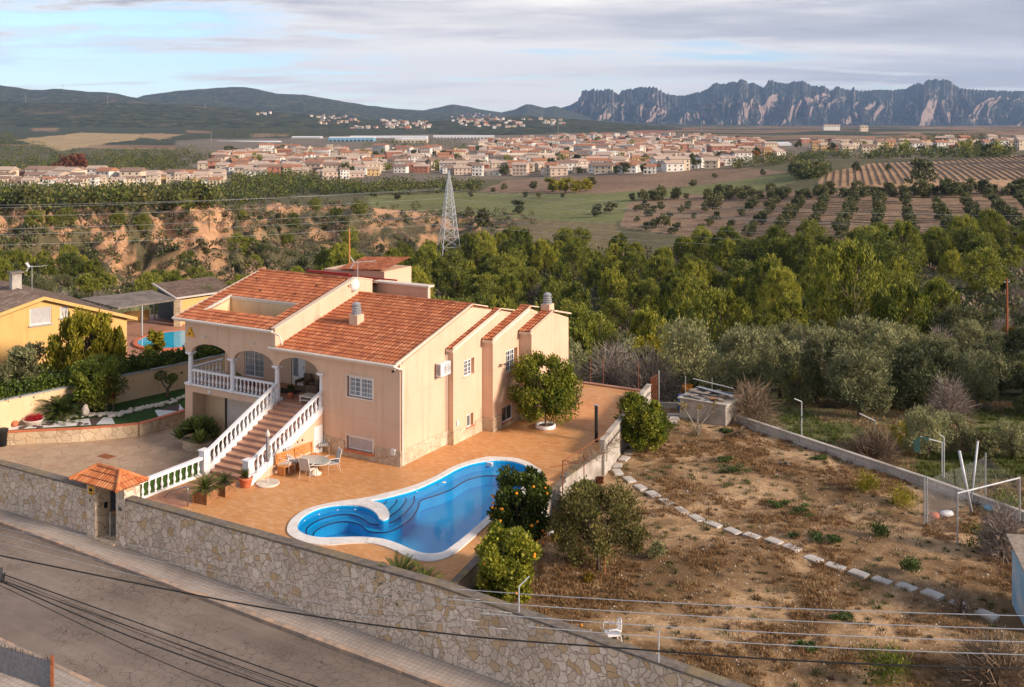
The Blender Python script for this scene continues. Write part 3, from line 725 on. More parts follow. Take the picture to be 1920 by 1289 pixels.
m3.build('step_risers', MT['riser_tile'], st)
for left in (True, False):
    s = -1 if left else 1
    a0, a1 = su(0, left)+s*.12, su(D1, left)+s*.12
    # stringer wall
    mb = MB(); k = 12; w = .2
    top = lambda v: FL+.10-(FL)*(v/(D1-.15))*1.0
    A = (a0, -.02); B = (a1, D1-.05); bz = -1.2 if left else -.2
    vs = []
    for (p, v) in ((A, 0.0), (B, D1)):
        zt = FL+.12-FL*(NS/(NS+1))*(v/D1) if v else FL+.12
        vs += [(p[0]-w/2, p[1], bz), (p[0]+w/2, p[1], bz), (p[0]+w/2, p[1], zt), (p[0]-w/2, p[1], zt)]
    mb.raw(vs, [(0, 1, 2, 3), (7, 6, 5, 4), (0, 4, 5, 1), (1, 5, 6, 2), (2, 6, 7, 3), (3, 7, 4, 0)])
    mb.build('stair_wall', WH if left else MT['peach_render'], villa)
    # white string under the rail of the right side
    zt0 = FL+.10; zt1 = FL-FL*NS/(NS+1)+.10
    if not left:
        m5 = MB(); vs = []
        for (p, zt) in ((A, zt0), (B, zt1)):
            vs += [(p[0]-w/2-.01, p[1], zt-.28), (p[0]+w/2+.012, p[1], zt-.28), (p[0]+w/2+.012, p[1], zt+.024), (p[0]-w/2-.01, p[1], zt+.024)]
        m5.raw(vs, [(0, 1, 2, 3), (7, 6, 5, 4), (0, 4, 5, 1), (1, 5, 6, 2), (2, 6, 7, 3), (3, 7, 4, 0)]); m5.build('stair_string', WH, villa)
    rail('balustrade', A, B, zt0, zt1, 17, h0=.06)
    mb = MB(); pz = 1.14
    mb.box(a1-.2, a1+.2, D1-.42, D1-.04, -1.2 if left else -.1, pz, bev=.02); mb.box(a1-.24, a1+.24, D1-.46, D1-.001, pz, pz+.07, bev=.02)
    mb.build('newel_post', WH, villa)
# white cellar door and lamp in the stair wall
mb = MB(); mb.box(-4.945, -4.90, -.98, -.12, .0, 1.42); mb.build('cellar_door', WH, villa)
# balcony underside: pier, recess, garage door
mb = MB(); mb.box(-15.2, -14.6, 0.0, 1.0, -1.2, 1.80); mb.build('pier', PE, villa)
mb = MB(); mb.box(-15.0, -13.1, 1.0, 1.2, -1.2, 1.80); mb.box(-13.1, -5.2, 1.0, 1.2, 1.45, 1.80); mb.box(-9.3, -5.2, 1.0, 1.2, -1.2, 1.45); mb.build('garage_wall', MT['cream_render'], villa)
mb = MB()
for k in range(13): mb.box(-13.02, -9.35, 1.10, 1.13, -1.15+k*.2, -1.15+k*.2+.192)
gd = mb.build('garage_door', MT['white_trim'], villa)
mb = MB(); mb.box(-13.098, -13.022, 1.04, 1.16, -1.15, 1.448); mb.build('door_frame', MT['dark_metal'], gd)
for k in (-13.2, -9.6):
    mb = MB(); mb.lathe([(.11, 0), (.10, .05), (.05, .08)], (0, 0, 0), 10); o = mb.build('bulkhead_lamp', MT['white_plastic'], villa, (k, -.01, 1.97)); o.rotation_euler = (R(90), 0, 0)
# ---- roofs
roof_obj('upper_roof', tile_roof(-15.75, -8.2, -.35, 6.5, 5.98, SL, holes=[(-14.5, -9.25, .92, 2.86)]), CL, villa)
roof_obj('lower_roof', tile_roof(-8.3, -.08, -.35, 6.75, 5.10, SL), CL, villa)
roof_obj('step_roof', tile_roof(.05, .47, 4.05, 9.0, 5.10, SL, tw=.2), CL, villa)
roof_obj('step_roof', tile_roof(.42, 1.14, 7.0, 11.4, 5.10, SL, tw=.2), CL, villa)
roof_obj('step_roof', tile_roof(1.09, 1.89, 9.95, 12.7, 5.10, SL, tw=.2), CL, villa)
roof_obj('rear_roof', tile_roof(-8.3, 1.9, -14.8, -6.72, 5.02, .235, cut=lambda a, b: a < .0 or (-b > 9.05 and a < .44) or (-b > 11.4 and a < 1.1) or -b > 12.8), CL, villa, xf=lambda u, v, z: (u, -v, z))
roof_obj('rear_roof', tile_roof(-15.75, -8.2, -14.8, -6.5, 5.85, .235), CL, villa, xf=lambda u, v, z: (u, -v, z))
# roof decks under the tiles
mb = MB()
def deck(u0, u1, v0, v1, z0, sl, th=.16):
    vs = [(u0, v0, z0-th), (u1, v0, z0-th), (u1, v1, z0-th+sl*(v1-v0)), (u0, v1, z0-th+sl*(v1-v0)), (u0, v0, z0-.01), (u1, v0, z0-.01), (u1, v1, z0-.01+sl*(v1-v0)), (u0, v1, z0-.01+sl*(v1-v0))]
    mb.raw(vs, [(0, 3, 2, 1), (4, 5, 6, 7), (0, 1, 5, 4), (1, 2, 6, 5), (2, 3, 7, 6), (3, 0, 4, 7)])
deck(-15.72, -8.21, -.33, .92, 5.98, SL); deck(-15.72, -14.5, .921, 2.859, 5.98+SL*1.27, SL); deck(-9.25, -8.21, .921, 2.859, 5.98+SL*1.27, SL); deck(-15.72, -8.21, 2.86, 6.4, 5.98+SL*3.21, SL)
deck(-8.19, -.1, -.33, 6.7, 5.10, SL); deck(.01, .44, 4.07, 8.9, 5.09, SL); deck(.46, 1.12, 7.02, 11.3, 5.09, SL); deck(1.14, 1.70, 9.97, 12.6, 5.09, SL)
mb.build('roof_deck', MT['white_trim'], villa)
# ridge tiles
def ridge(a, b, r=.13, nm='ridge_tiles', mat=CL, n=None, par=villa):
    a = Vector(a); b = Vector(b); n = n or max(2, int((b-a).length/.36)); mb = MB()
    for i in range(n):
        p = a.lerp(b, i/n); q = a.lerp(b, (i+1.08)/n); mb.tube([p, q], r*(1.0 if i % 2 else 1.04), 8, 0, r*.93)
    me = mb.mesh(nm, [mat]); ul = me.uv_layers.new(name='UVMap'); dd = []
    for f in mb.f: 
        for _ in f: dd += [.5, .5]
    k = 0; fpt = len(mb.f)//n
    for fi, f in enumerate(mb.f):
        for _ in f: dd[k*2] = fi//fpt+.5+37; dd[k*2+1] = .5; k += 1
    ul.data.foreach_set('uv', dd); return link(nm, me, par)
ridge((-15.75, 6.5, 7.81), (-8.2, 6.5, 7.81)); ridge((-8.1, 6.74, 6.99), (.0, 6.74, 6.99))
ridge((.05, 8.98, 6.42), (.42, 8.98, 6.42)); ridge((.45, 11.35, 6.27), (1.1, 11.35, 6.27)); ridge((1.1, 12.7, 5.84), (1.75, 12.7, 5.84))
# verge caps and the party wall between the two roofs
mb = MB()
mb.slab([(-.36, 5.12), (-.36, 6.10), (6.5, 7.94), (8.0, 7.6), (8.0, 6.3), (6.7, 6.96)], [], 0.0, .24, lambda a, b, d: (-8.2+d, a, b)); mb.build('party_wall', PE, villa)
mb = MB()
def cap(u0, u1, v0, z0, v1, z1, th=.06, own=True):
    if own:
        m_ = MB(); m_.raw([(u0, v0, z0), (u1, v0, z0), (u1, v1, z1), (u0, v1, z1), (u0, v0, z0+th), (u1, v0, z0+th), (u1, v1, z1+th), (u0, v1, z1+th)], [(0, 3, 2, 1), (4, 5, 6, 7), (0, 1, 5, 4), (1, 2, 6, 5), (2, 3, 7, 6), (3, 0, 4, 7)]); m_.build('verge_cap', MT['verge'], villa); return
    vs = [(u0, v0, z0), (u1, v0, z0), (u1, v1, z1), (u0, v1, z1), (u0, v0, z0+th), (u1, v0, z0+th), (u1, v1, z1+th), (u0, v1, z1+th)]
    mb.raw(vs, [(0, 3, 2, 1), (4, 5, 6, 7), (0, 1, 5, 4), (1, 2, 6, 5), (2, 3, 7, 6), (3, 0, 4, 7)])
cap(-8.24, -7.92, -.40, 6.10, 6.5, 7.94); cap(-8.24, -7.92, 6.5, 7.94, 8.0, 7.62)
cap(-.04, .045, -.37, 5.15, 6.74, 7.03); cap(-.14, .08, 6.75, 7.03, 8.3, 6.66)
cap(.46, .52, 4.02, 5.16, 9.0, 6.47); cap(.28, .52, 9.01, 6.47, 10.6, 6.12)
cap(1.13, 1.19, 6.98, 5.16, 11.35, 6.31); cap(.95, 1.2, 11.36, 6.31, 12.3, 6.10)
cap(1.88, 1.95, 9.93, 5.15, 12.7, 5.88); cap(1.6, 2.0, 12.71, 5.88, 15.0, 5.34, .09); cap(-15.8, -15.66, -.37, 5.98, 6.5, 7.80)
for (a, b, v) in ((0.06, .5, 4.0), (.5, 1.18, 6.95), (1.2, 1.96, 9.90)): mb.box(a, b, v, v+.18, 5.0, 5.10)
mb.build('eave_cap', MT['verge'], villa)
# gutters and downpipes
def gutter(a, b):
    mb = MB(); mb.tube([a, b], .075, 8); return mb.build('gutter', MT['white_trim'], villa)
gutter((-15.75, -.42, 5.96), (-8.1, -.42, 5.96)); gutter((-8.4, -.42, 5.08), (-.02, -.42, 5.08))
def pipe(pts, r=.05):
    mb = MB(); mb.tube(pts, r, 8); return mb.build('downpipe', MT['white_trim'], villa)
pipe([(-8.12, -.42, 5.92), (-7.85, -.42, 5.86), (-7.6, -.42, 5.8), (-7.5, -.38, 5.5), (-7.45, -.36, 5.32)])
pipe([(-.02, -.42, 5.04), (.12, -.2, 4.92), (.08, .06, 4.85), (.08, .1, 4.7), (.08, .1, .02)])
pipe([(.055, 4.1, 5.0), (.055, 4.1, .02)], .03)
# roof terrace inside the upper roof
mb = MB(); z = 4.9
mb.box(-14.62, -14.5, .8, 2.98, z, 6.27); mb.box(-14.5, -9.25, 2.86, 2.98, z, 6.66)
mb.box(-9.25, -9.13, .8, 2.98, z, 6.27); mb.box(-14.5, -9.25, .8, .92, z, 6.24); mb.box(-14.5, -9.25, .92, 2.86, z-.1, z)
vs = [(-14.62, .92, 6.27), (-14.5, .92, 6.27), (-14.5, 2.86, 6.27), (-14.62, 2.86, 6.27), (-14.62, .92, 6.31), (-14.5, .92, 6.31), (-14.5, 2.86, 6.80), (-14.62, 2.86, 6.80)]
mb.raw(vs, [(0, 3, 2, 1), (4, 5, 6, 7), (0, 1, 5, 4), (1, 2, 6, 5), (2, 3, 7, 6), (3, 0, 4, 7)])
mb.build('roof_terrace', MT['cream_render'], villa)
mb = MB(); cap(-14.66, -14.46, .85, 6.31, 2.95, 6.87, .05, False); mb.box(-14.6, -9.2, 2.80, 2.94, 6.80, 6.87); mb.build('terrace_coping', TR, villa)
mb = MB(); mb.box(-9.9, -9.4, 2.80, 2.858, 4.95, 6.5); mb.build('terrace_door', MT['glass_dark'], villa)
# chimneys with louvred cowls
for (p, s) in (((-5.35, 3.25, 5.9), 1.0), ((1.45, 12.9, 5.6), 1.0)):
    mb = MB(); mb.box(-.30, .30, -.30, .30, -.1, .66, bev=.02); c = mb.build('chimney', MT['peach_render'] if s else PE, villa, p)
    mb = MB()
    for k in range(5): mb.lathe([(.28-.012*k, 0), (.30-.012*k, .03), (.22-.012*k, .085), (.17, .09)], (0, 0, .66+k*.115), 4 if False else 16)
    mb.lathe([(.17, 0), (.17, .6)], (0, 0, .66), 12); mb.lathe([(.25, 0), (.1, .1), (.02, .12)], (0, 0, 1.23), 16)
    mb.build('cowl', MT['galvanised'], c)
# roof vents
for p in ((482/1, 524), (595, 538), (490, 547), (554, 553)):
    mb = MB(); mb.lathe([(.10, 0), (.10, .10), (.04, .14)], n=8)
    a = (p[0]-960)/F; b = (p[1]-HZ)/F; A_ = SU*a+CU; C_ = -(BX*SU+BY*CU); Y = (EYE-5.98-SL*(C_+.35))/(b+SL*A_)
    q = UV((a*Y, Y, EYE-b*Y)); mb.build('roof_vent', CL, villa, q)
# flat-roofed rear block and the tiled tower room
mb = MB(); mb.box(-8.4, -4.6, 9.0, 9.3, 4.6, 7.30); mb.build('rear_block', PE, villa)
mb = MB(); mb.box(-12.62, -10.1, 12.0, 15.0, 5.4, 7.45); mb.build('tower_wall', PE, villa)
mb = MB(); mb.box(-15.2, -12.63, 12.0, 14.4, 5.4, 7.3); mb.build('tower_wall', PE, villa)
mb = MB(); mb.box(-8.55, -4.42, 8.85, 9.45, 7.30, 7.40); mb.build('rear_coping', TR, villa)
mb = MB(); mb.tube([(-4.48, 8.9, 7.28), (-4.45, 8.85, 6.9), (-4.52, 8.93, 6.4), (-4.52, 8.93, 5.6)], .05); mb.build('downpipe', MT['white_trim'], villa)
roof_obj('tower_roof', tile_roof(0, 3.0, 0, 3.9, 0, .06), CL, villa, xf=lambda a, b, z: (-13.85+b, 11.8+a, 7.36+z+.16*a))
mb = MB(); mb.box(-16.4, -12.7, 11.6, 11.75, 7.02, 7.18); mb.box(-12.7, -8.8, 11.60, 11.69, 7.0, 7.08); mb.build('fascia', MT['red_paint'], villa)
# ================================================================ grounds of the villa (local u, v axes)
def sheet(name, poly, z, mat, holes=(), fn=None, sub=None):
    loops = [poly]+list(holes); flat = [p for L in loops for p in L]
    tess = tessellate_polygon([[Vector((p[0], p[1], 0)) for p in L] for L in loops])
    me = bpy.data.meshes.new(name)
    vs = [(p[0], p[1], (fn(p[0], p[1]) if fn else 0.0)) for p in flat]
    fs = []
    for t in tess:
        a, b, c = (Vector(vs[i]) for i in t)
        fs.append(tuple(t) if (b-a).cross(c-a).z > 0 else tuple(reversed(t)))
    me.from_pydata(vs, [], fs); me.materials.append(mat)
    o = link(name, me, None, W(0, 0, z), RZ); o['kind'] = 'structure'; return o
def smooth_loop(pts, n=4, closed=True):
    out = []; N = len(pts)
    for i in range(N if closed else N-1):
        p0, p1, p2, p3 = (pts[(i+k-1) % N] if closed else pts[min(max(i+k-1, 0), N-1)] for k in range(4))
        for j in range(n):
            t = j/n
            out.append(tuple(.5*((2*p1[c])+(-p0[c]+p2[c])*t+(2*p0[c]-5*p1[c]+4*p2[c]-p3[c])*t*t+(-p0[c]+3*p1[c]-3*p2[c]+p3[c])*t**3) for c in range(2)))
    if not closed: out.append(tuple(pts[-1][:2]))
    return out
C5 = lambda x, y: (520+x/3.5556, 820+y/3.5556)
def pool_pts(lst, z): return [PL(*C5(x, y), z)[:2] for x, y in lst]
outer_px = [(65, 620), (78, 568), (125, 518), (200, 475), (330, 440), (450, 420), (600, 400), (720, 370), (860, 335), (960, 300), (1060, 255), (1150, 205), (1250, 165), (1390, 130), (1500, 130), (1600, 140), (1680, 168), (1740, 205), (1765, 222), (1745, 262), (1700, 330), (1620, 405), (1540, 465), (1470, 520), (1380, 600), (1280, 690), (1190, 765), (1120, 803), (1040, 822), (960, 820), (880, 800), (780, 750), (680, 715), (580, 700), (450, 705), (330, 715), (220, 705), (150, 685), (90, 655)]
inner_px = [(135, 610), (150, 560), (210, 510), (300, 475), (420, 458), (540, 462), (620, 485), (665, 520), (682, 552), (712, 558), (740, 545), (746, 512), (722, 470), (682, 444), (624, 430), (700, 414), (820, 384), (920, 354), (1010, 315), (1110, 265), (1200, 215), (1300, 180), (1420, 160), (1520, 160), (1620, 180), (1680, 213), (1697, 245), (1678, 292), (1625, 350), (1545, 415), (1460, 480), (1360, 570), (1260, 660), (1170, 730), (1110, 770), (1040, 783), (960, 778), (880, 750), (800, 715), (700, 685), (560, 672), (400, 675), (290, 676), (200, 660), (150, 635)]
POUT = smooth_loop(pool_pts(outer_px, .06), 3); PIN = smooth_loop(pool_pts(inner_px, .0), 3)
# terrace
patio_poly = [(-7.55, -11.1), (9.45, -11.1), (8.64, -5.55), (7.85, 2.1), (8.0, 6.4), (6.0, 17.6), (5.4, 19.0), (-15.0, 19.0), (-15.0, 14.9), (-.1, 14.9), (-.1, .1), (-5.05, .1), (-5.05, -5.4), (-7.55, -5.4)]
mid = lambda L: [((a[0]*.55+b[0]*.45), (a[1]*.55+b[1]*.45)) for a, b in zip(L, POUT)]
hole = [(p[0], p[1]) for p in smooth_loop(pool_pts(outer_px, .0), 2)]
cx = sum(p[0] for p in hole)/len(hole); cy = sum(p[1] for p in hole)/len(hole)
def inset(L, d):
    out = []; N = len(L)
    ar = sum(L[i][0]*L[(i+1) % N][1]-L[(i+1) % N][0]*L[i][1] for i in range(N)); sg = 1 if ar > 0 else -1
    for i in range(N):
        a = L[i-1]; b = L[(i+1) % N]; dx, dy = b[0]-a[0], b[1]-a[1]; l = math.hypot(dx, dy) or 1
        out.append((L[i][0]-sg*dy/l*d, L[i][1]+sg*dx/l*d))
    return out
sheet('patio', patio_poly, 0.0, MT['patio_orange'], [inset(hole, .06)])
# darker brick strips at the edges of the terrace
sheet('patio_path', [(-7.5, -11.0), (-5.6, -11.0), (-5.2, -8.7), (-4.9, -5.7), (-7.4, -5.55)], .004, MT['patio_brick'])
mb = MB(); mb.prism([(-7.6, -11.1), (-7.5, -11.1), (-7.5, -5.8), (-7.6, -5.8)], -1.2, -.01); tag(mb.build('terrace_edge', MT['concrete'], None, W(0, 0, 0), RZ), kind='structure')
# pool
pool = thing('swimming_pool', 'curved blue swimming pool with white coping and a small round bay with underwater benches', 'swimming pool', W(0, 0, 0))
t = NT('pool_coping'); g2 = t.voro(1.25, 'DISTANCE_TO_EDGE', rand=1.0); c = t.ramp(t.noise(2.5, 6, .7).outputs[0], [(.3, (.60, .56, .52)), (.65, (.76, .73, .70))]); c = t.mix(t.ramp(g2.outputs[0], [(.006, .55), (.014, 0.0)]), c, (.40, .36, .32)); t.base(c, .7); MT['pool_coping'] = t.m
mb = MB(); mb.slab(POUT, [PIN], .0, .055, lambda a, b, d: (a, b, d)); mb.build('coping', MT['pool_coping'], pool)
mb = MB()
n = len(PIN); k0 = 0
mb.v += [(p[0], p[1], 0.0) for p in PIN]+[(p[0], p[1], -.92) for p in PIN]
for i in range(n):
    j = (i+1) % n; mb.f.append((i, n+i, n+j, j)); mb.m.append(0)
tess = tessellate_polygon([[Vector((p[0], p[1], 0)) for p in PIN]])
mb.f += [tuple(i+n for i in t) for t in tess]; mb.m += [0]*len(tess)
mb.build('basin', MT['pool_liner'], pool)
# underwater ledges, each with a dark mosaic edge
lineA = [(150, 690), (195, 655), (193, 620), (230, 580), (300, 545), (400, 520), (500, 518), (570, 545), (620, 578), (700, 582), (780, 560), (860, 500), (908, 440), (914, 398), (905, 330)]
lineB = [(225, 705), (236, 665), (252, 630), (310, 595), (400, 568), (490, 566), (560, 590), (602, 625), (680, 637), (750, 630), (830, 592), (900, 535), (940, 470), (958, 422), (1060, 388), (1160, 350), (1260, 290), (1360, 262), (1450, 258), (1580, 266), (1740, 262)]
closeA = [(860, 340), (720, 372), (600, 402), (330, 442), (120, 520), (66, 620), (90, 660)]
closeB = [(1764, 222), (1600, 140), (1390, 130), (1150, 205), (960, 300), (720, 372), (600, 402), (330, 442), (120, 520), (66, 620), (90, 660), (150, 690)]
steps = [([(690, 470), (702, 452), (722, 436), (738, 405), (735, 372)], [(660, 390), (640, 440)], -.12), ([(735, 500), (762, 470), (790, 440), (797, 405), (790, 360)], [(660, 385), (640, 440), (690, 460)], -.17),
         ([(735, 540), (775, 510), (825, 470), (855, 425), (857, 400), (850, 350)], [(660, 380), (640, 440), (700, 470)], -.22)]
for nm, line, close, z in (('bench_ledge', lineB, closeB, -.42), ('bench_ledge', lineA, closeA, -.27)):
    L = smooth_loop([PL(*C5(x, y), z)[:2] for x, y in line], 4, False); Cc = [PL(*C5(x, y), -.0)[:2] for x, y in close]
    mb = MB(); mb.slab(L+Cc, [], -.91, z, lambda a, b, d: (a, b, d)); o = mb.build(nm, MT['pool_liner'], pool)
    mb = MB(); mb.tube([(p[0], p[1], z) for p in L], .028, 5); mb.build('mosaic_edge', MT['pool_line'], o)
for line, close, z in steps:
    L = smooth_loop([PL(*C5(x, y), z)[:2] for x, y in line], 4, False); Cc = [PL(*C5(x, y), -.0)[:2] for x, y in close]
    mb = MB(); mb.slab(L+Cc, [], -.266, z, lambda a, b, d: (a, b, d)); o = mb.build('pool_step', MT['pool_liner_step'], pool)
    mb = MB(); mb.tube([(p[0], p[1], z) for p in L], .024, 5); mb.build('mosaic_edge', MT['pool_line'], o)
me = bpy.data.meshes.new('water'); wp = [(p[0], p[1], -.07) for p in PIN]
me.from_pydata(wp, [], [tuple(t) if (Vector(wp[t[1]])-Vector(wp[t[0]])).cross(Vector(wp[t[2]])-Vector(wp[t[0]])).z > 0 else tuple(reversed(t)) for t in tess]); me.materials.append(MT['pool_water']); link('water', me, pool)
for (x, y) in ((1112, 298), (932, 360), (518, 478), (402, 482), (278, 512), (182, 552)):
    q = PL(*C5(x, y), -.02); mb = MB(); r = .10 if x == 1112 else .035; mb.lathe([(r, 0), (r, .012), (r*.5, .02)], n=12); mb.build('pool_fitting', MT['white_plastic'], pool, (q[0], q[1], -.05))
q = PL(*C5(1400, 165), 0.0); mb = MB(); mb.box(-.25, .25, -.02, .14, -.22, -.03); mb.build('skimmer', MT['white_plastic'], pool, (q[0], q[1]+.02, 0))
# drive and its garden
sheet('driveway', [(-30, -11.5), (-7.58, -11.5), (-7.58, -5.4), (-7.4, -.4), (-7.4, 1.2), (-15.2, 1.2), (-15.2, 20), (-26, 20), (-30, 5)], -1.1, MT['drive_flag'])
tag(MB().build('x', MT['concrete']) if False else (lambda m: (m.box(-.45, .45, -.25, .25, 0, .015), m.build('drain_cover', MT['rust'], None, P(200, 856, -1.095), RZ))[1])(MB()), 'rusty rectangular drain cover set in the flagstone driveway', 'drain cover')
bed = [(-24.4, -6.2), (-23.7, -5.76), (-22.1, -4.35), (-20.4, -3.0), (-19.2, -1.75), (-18.3, -.7), (-18.15, .4), (-18.1, 2.5), (-17.9, 8), (-17.8, 13), (-21.6, 13), (-22.35, 6.3), (-24.4, -5.3)]
sheet('garden_bed', bed, -.42, MT['lawn'])
mb = MB(); ln = bed[:10]
for a, b in zip(ln[:-1], ln[1:]):
    d = Vector((b[0]-a[0], b[1]-a[1])).normalized(); nn = Vector((d.y, -d.x))*.14
    mb.prism([(a[0]-nn.x, a[1]-nn.y), (a[0]+nn.x, a[1]+nn.y), (b[0]+nn.x, b[1]+nn.y), (b[0]-nn.x, b[1]-nn.y)][::-1], -1.12, -.40, 0)
rw = thing('retaining_wall', 'low warm stone retaining wall with terracotta edging round the raised garden bed', 'wall', W(0, 0, 0)); mb.build('stone_face', MT['warm_stone'], rw)
mb = MB()
for a, b in zip(ln[:-1], ln[1:]):
    d = Vector((b[0]-a[0], b[1]-a[1])).normalized(); nn = Vector((d.y, -d.x))*.17
    mb.prism([(a[0]-nn.x, a[1]-nn.y), (a[0]+nn.x, a[1]+nn.y), (b[0]+nn.x, b[1]+nn.y), (b[0]-nn.x, b[1]-nn.y)][::-1], -.395, -.355, 0)
mb.build('coping', MT['terracotta'], rw)
# boundary wall towards the neighbour
bwp = [(-27.0, -18.0), (-24.4, -5.3), (-22.35, 6.3), (-21.4, 13.5)]
bw = thing('boundary_wall', 'cream rendered boundary wall with thin grey coping below the ivy hedge', 'wall', W(0, 0, 0))
mb = MB(); mc = MB()
for a, b in zip(bwp[:-1], bwp[1:]):
    d = Vector((b[0]-a[0], b[1]-a[1])).normalized(); nn = Vector((d.y, -d.x))*.1; n2 = nn*1.7
    mb.prism([(a[0]-nn.x, a[1]-nn.y), (a[0]+nn.x, a[1]+nn.y), (b[0]+nn.x, b[1]+nn.y), (b[0]-nn.x, b[1]-nn.y)][::-1], -1.15, 1.2)
    mc.prism([(a[0]-n2.x, a[1]-n2.y), (a[0]+n2.x, a[1]+n2.y), (b[0]+n2.x, b[1]+n2.y), (b[0]-n2.x, b[1]-n2.y)][::-1], 1.2, 1.26)
mb.build('rendered_wall', MT['cream_render'], bw); mc.build('coping', MT['galvanised'], bw)
# gravel fields in the bed, as in the photo (pixel outlines of the crop)
C4 = lambda x, y: (x/3.5816, 480+y/3.5816)
def patch(name, pts, mat, dz, label=None, kind='structure'):
    L = [PL(*C4(x, y), -.42)[:2] for x, y in pts]
    o = sheet(name, L, -.42+dz, MT[mat]); return o
patch('gravel_bed', [(20, 1170), (130, 1128), (290, 1105), (430, 1112), (600, 1092), (640, 1134), (420, 1148), (200, 1160), (60, 1172)], 'gravel_white', .008)
patch('gravel_bed', [(598, 1092), (690, 1085), (640, 1134), (612, 1136)], 'gravel_dark', .012)
patch('gravel_bed', [(695, 1085), (750, 1082), (772, 1130), (645, 1134)], 'gravel_white', .010)
patch('gravel_bed', [(1040, 1040), (1205, 995), (1240, 1040), (1065, 1086)], 'gravel_white', .008)
patch('gravel_bed', [(1060, 1035), (1205, 995), (1200, 1044)], 'gravel_dark', .012)
# rocks along the lawn
rk = []
for s in range(4):
    rs = random.Random(s); mb = MB(); n = 9; vs = []; fs = []
    import bmesh
    bm = bmesh.new(); bmesh.ops.create_icosphere(bm, subdivisions=2, radius=1)
    for v in bm.verts:
        k = 1+.28*noise.noise(v.co*1.4+Vector((s*7, 0, 0))); v.co = Vector((v.co.x*k, v.co.y*k*.85, v.co.z*k*.7))
    me = bpy.data.meshes.new('rock'); bm.to_mesh(me); bm.free(); me.materials.append(MT['pale_stone']); rk.append(me)
line = smooth_loop([C4(*p) for p in [(440, 1108), (500, 1082), (580, 1072), (680, 1072), (780, 1074), (870, 1050), (960, 1028), (1060, 1005), (1150, 985), (1240, 958)]], 6, False)
for i, (px, py) in enumerate(line):
    for k in range(2 if i % 4 else 1):
        q = P(px+rnd.uniform(-3, 3), py+rnd.uniform(-3, 3), -.40); o = link('border_rock', rk[(i+k) % 4], None, q+Vector((0, 0, .06)), rnd.random()*6); s = rnd.uniform(.10, .20); o.scale = (s, s, s*.9)
        tag(o, 'rounded pale rock in the curved row edging the artificial lawn', 'rock', 'pale rocks edging the lawn')
sp = link('border_rock', rk[1], None, P(160, 780, -.3)+Vector((0, 0, .3)), .5); sp.scale = (.22, .2, .5); tag(sp, 'upright tan ornamental stone standing at the left end of the rock row', 'rock')
def at(px, py, z): return P(px, py, z)
def potted(name, label, cat, loc, group=None): return thing(name, label, cat, loc, RZ, group)
o = thing('sago_palm', 'large sago palm with arching dark fronds in the white gravel beside the cream wall', 'sago palm', at(115, 786, -.42)); link('fronds', cycad_mesh(3, 70, 1.75, lift=1.25, droop=1.15, lw=.028, pairs=26), o, (0, 0, .2)); mb = MB(); mb.lathe([(.22, 0), (.25, .15), (.16, .3)], n=10); mb.build('trunk', MT['bark'], o)
o = thing('flower_bowl', 'wide white bowl of dark red flowers on white gravel near the wall', 'flower bowl', at(63, 797, -.42)); mb = MB(); mb.lathe([(.3, 0), (.42, .1), (.58, .3), (.60, .34), (.54, .34), (.5, .28)], n=20); mb.build('bowl', MT['white_trim'], o, smooth=True)
link('flowers', bush_clumps('flowers', [(.3*math.cos(i), .3*math.sin(i), .3, .22, 0) for i in range(9)]+[(0, 0, .36, .25, 0)], ['red_flower'], 90, (.07, .06)), o)
mb = MB(); mb.lathe([(.02, 0), (.14, .03), (.2, .13), (.19, .22), (.12, .31), (.02, .34)], n=16); tag(mb.build('clay_ball', MT['terracotta'], None, at(28, 800, -.42), 0, True), 'small round terracotta ball ornament on white gravel left of the red flowers', 'ornament')
for (px, py) in ((97, 796), (150, 795), (36, 804), (70, 802)):
    mb = MB()
    for k in range(6):
        a = rnd.random()*6; r = rnd.random()*.35; mb.lathe([(.12, 0), (.10, .05), (.02, .06)], (r*math.cos(a)*1.6, r*math.sin(a), 0), 6)
    tag(mb.build('stone_cluster', MT['gravel_dark'], None, at(px, py, -.41), RZ), {97: 'dark flat stones laid on white gravel in front of the large sago palm', 150: 'dark flat stones on white gravel beside the brown gravel triangle', 36: 'dark flat stones beside the terracotta ball', 70: 'dark flat stones just in front of the flower bowl'}[px], 'stones')
# garden trees of the left bed
tree('garden_tree', 'broad leafy tree with pale grey trunk standing in the raised lawn before the ivy hedge', 'tree', at(180, 770, -.42), 3.1, 1.75, 'citrus', 21, mat='hedge_leaf')
for (px, py, h, s, lb) in ((200, 776, 1.9, 1.0, 'tall cordyline with red and yellow spiky leaves behind the rock row'), (212, 778, 1.0, .62, 'smaller red cordyline to the right of the tall one')):
    o = thing('cordyline', lb, 'cordyline', at(px, py, -.42)); mb = MB(); mb.tube([(0, 0, 0), (.03, 0, h*.5), (0, .02, h)], .06*s, 7, 0, .045*s); mb.build('trunk', MT['bark'], o)
    link('leaf_head', rosette_mesh(5, 60, .85*s, .055*s, 'cordyline_leaf', 1.5, .9), o, (0, 0, h)); link('leaf_skirt', rosette_mesh(8, 26, .8*s, .05*s, 'yellow_leaf', .1, 1.2), o, (0, 0, h-.05))
o = thing('bonsai_olive', 'cloud-pruned olive with three round heads on a forked trunk on the lawn', 'tree', at(314, 745, -.42))
mb = MB(); heads = [(-.62, 0, 1.30, .36), (.12, .1, 1.12, .34), (.55, -.05, 1.34, .30)]
mb.tube([(0, 0, 0), (.02, 0, .35), (0, 0, .62)], .12, 8, 0, .09)
for h in heads: mb.tube([(0, 0, .55), (h[0]*.6, h[1], .72), (h[0], h[1], h[2]-.15)], .06, 6, 0, .04)
mb.build('trunk', MT['bark'], o)
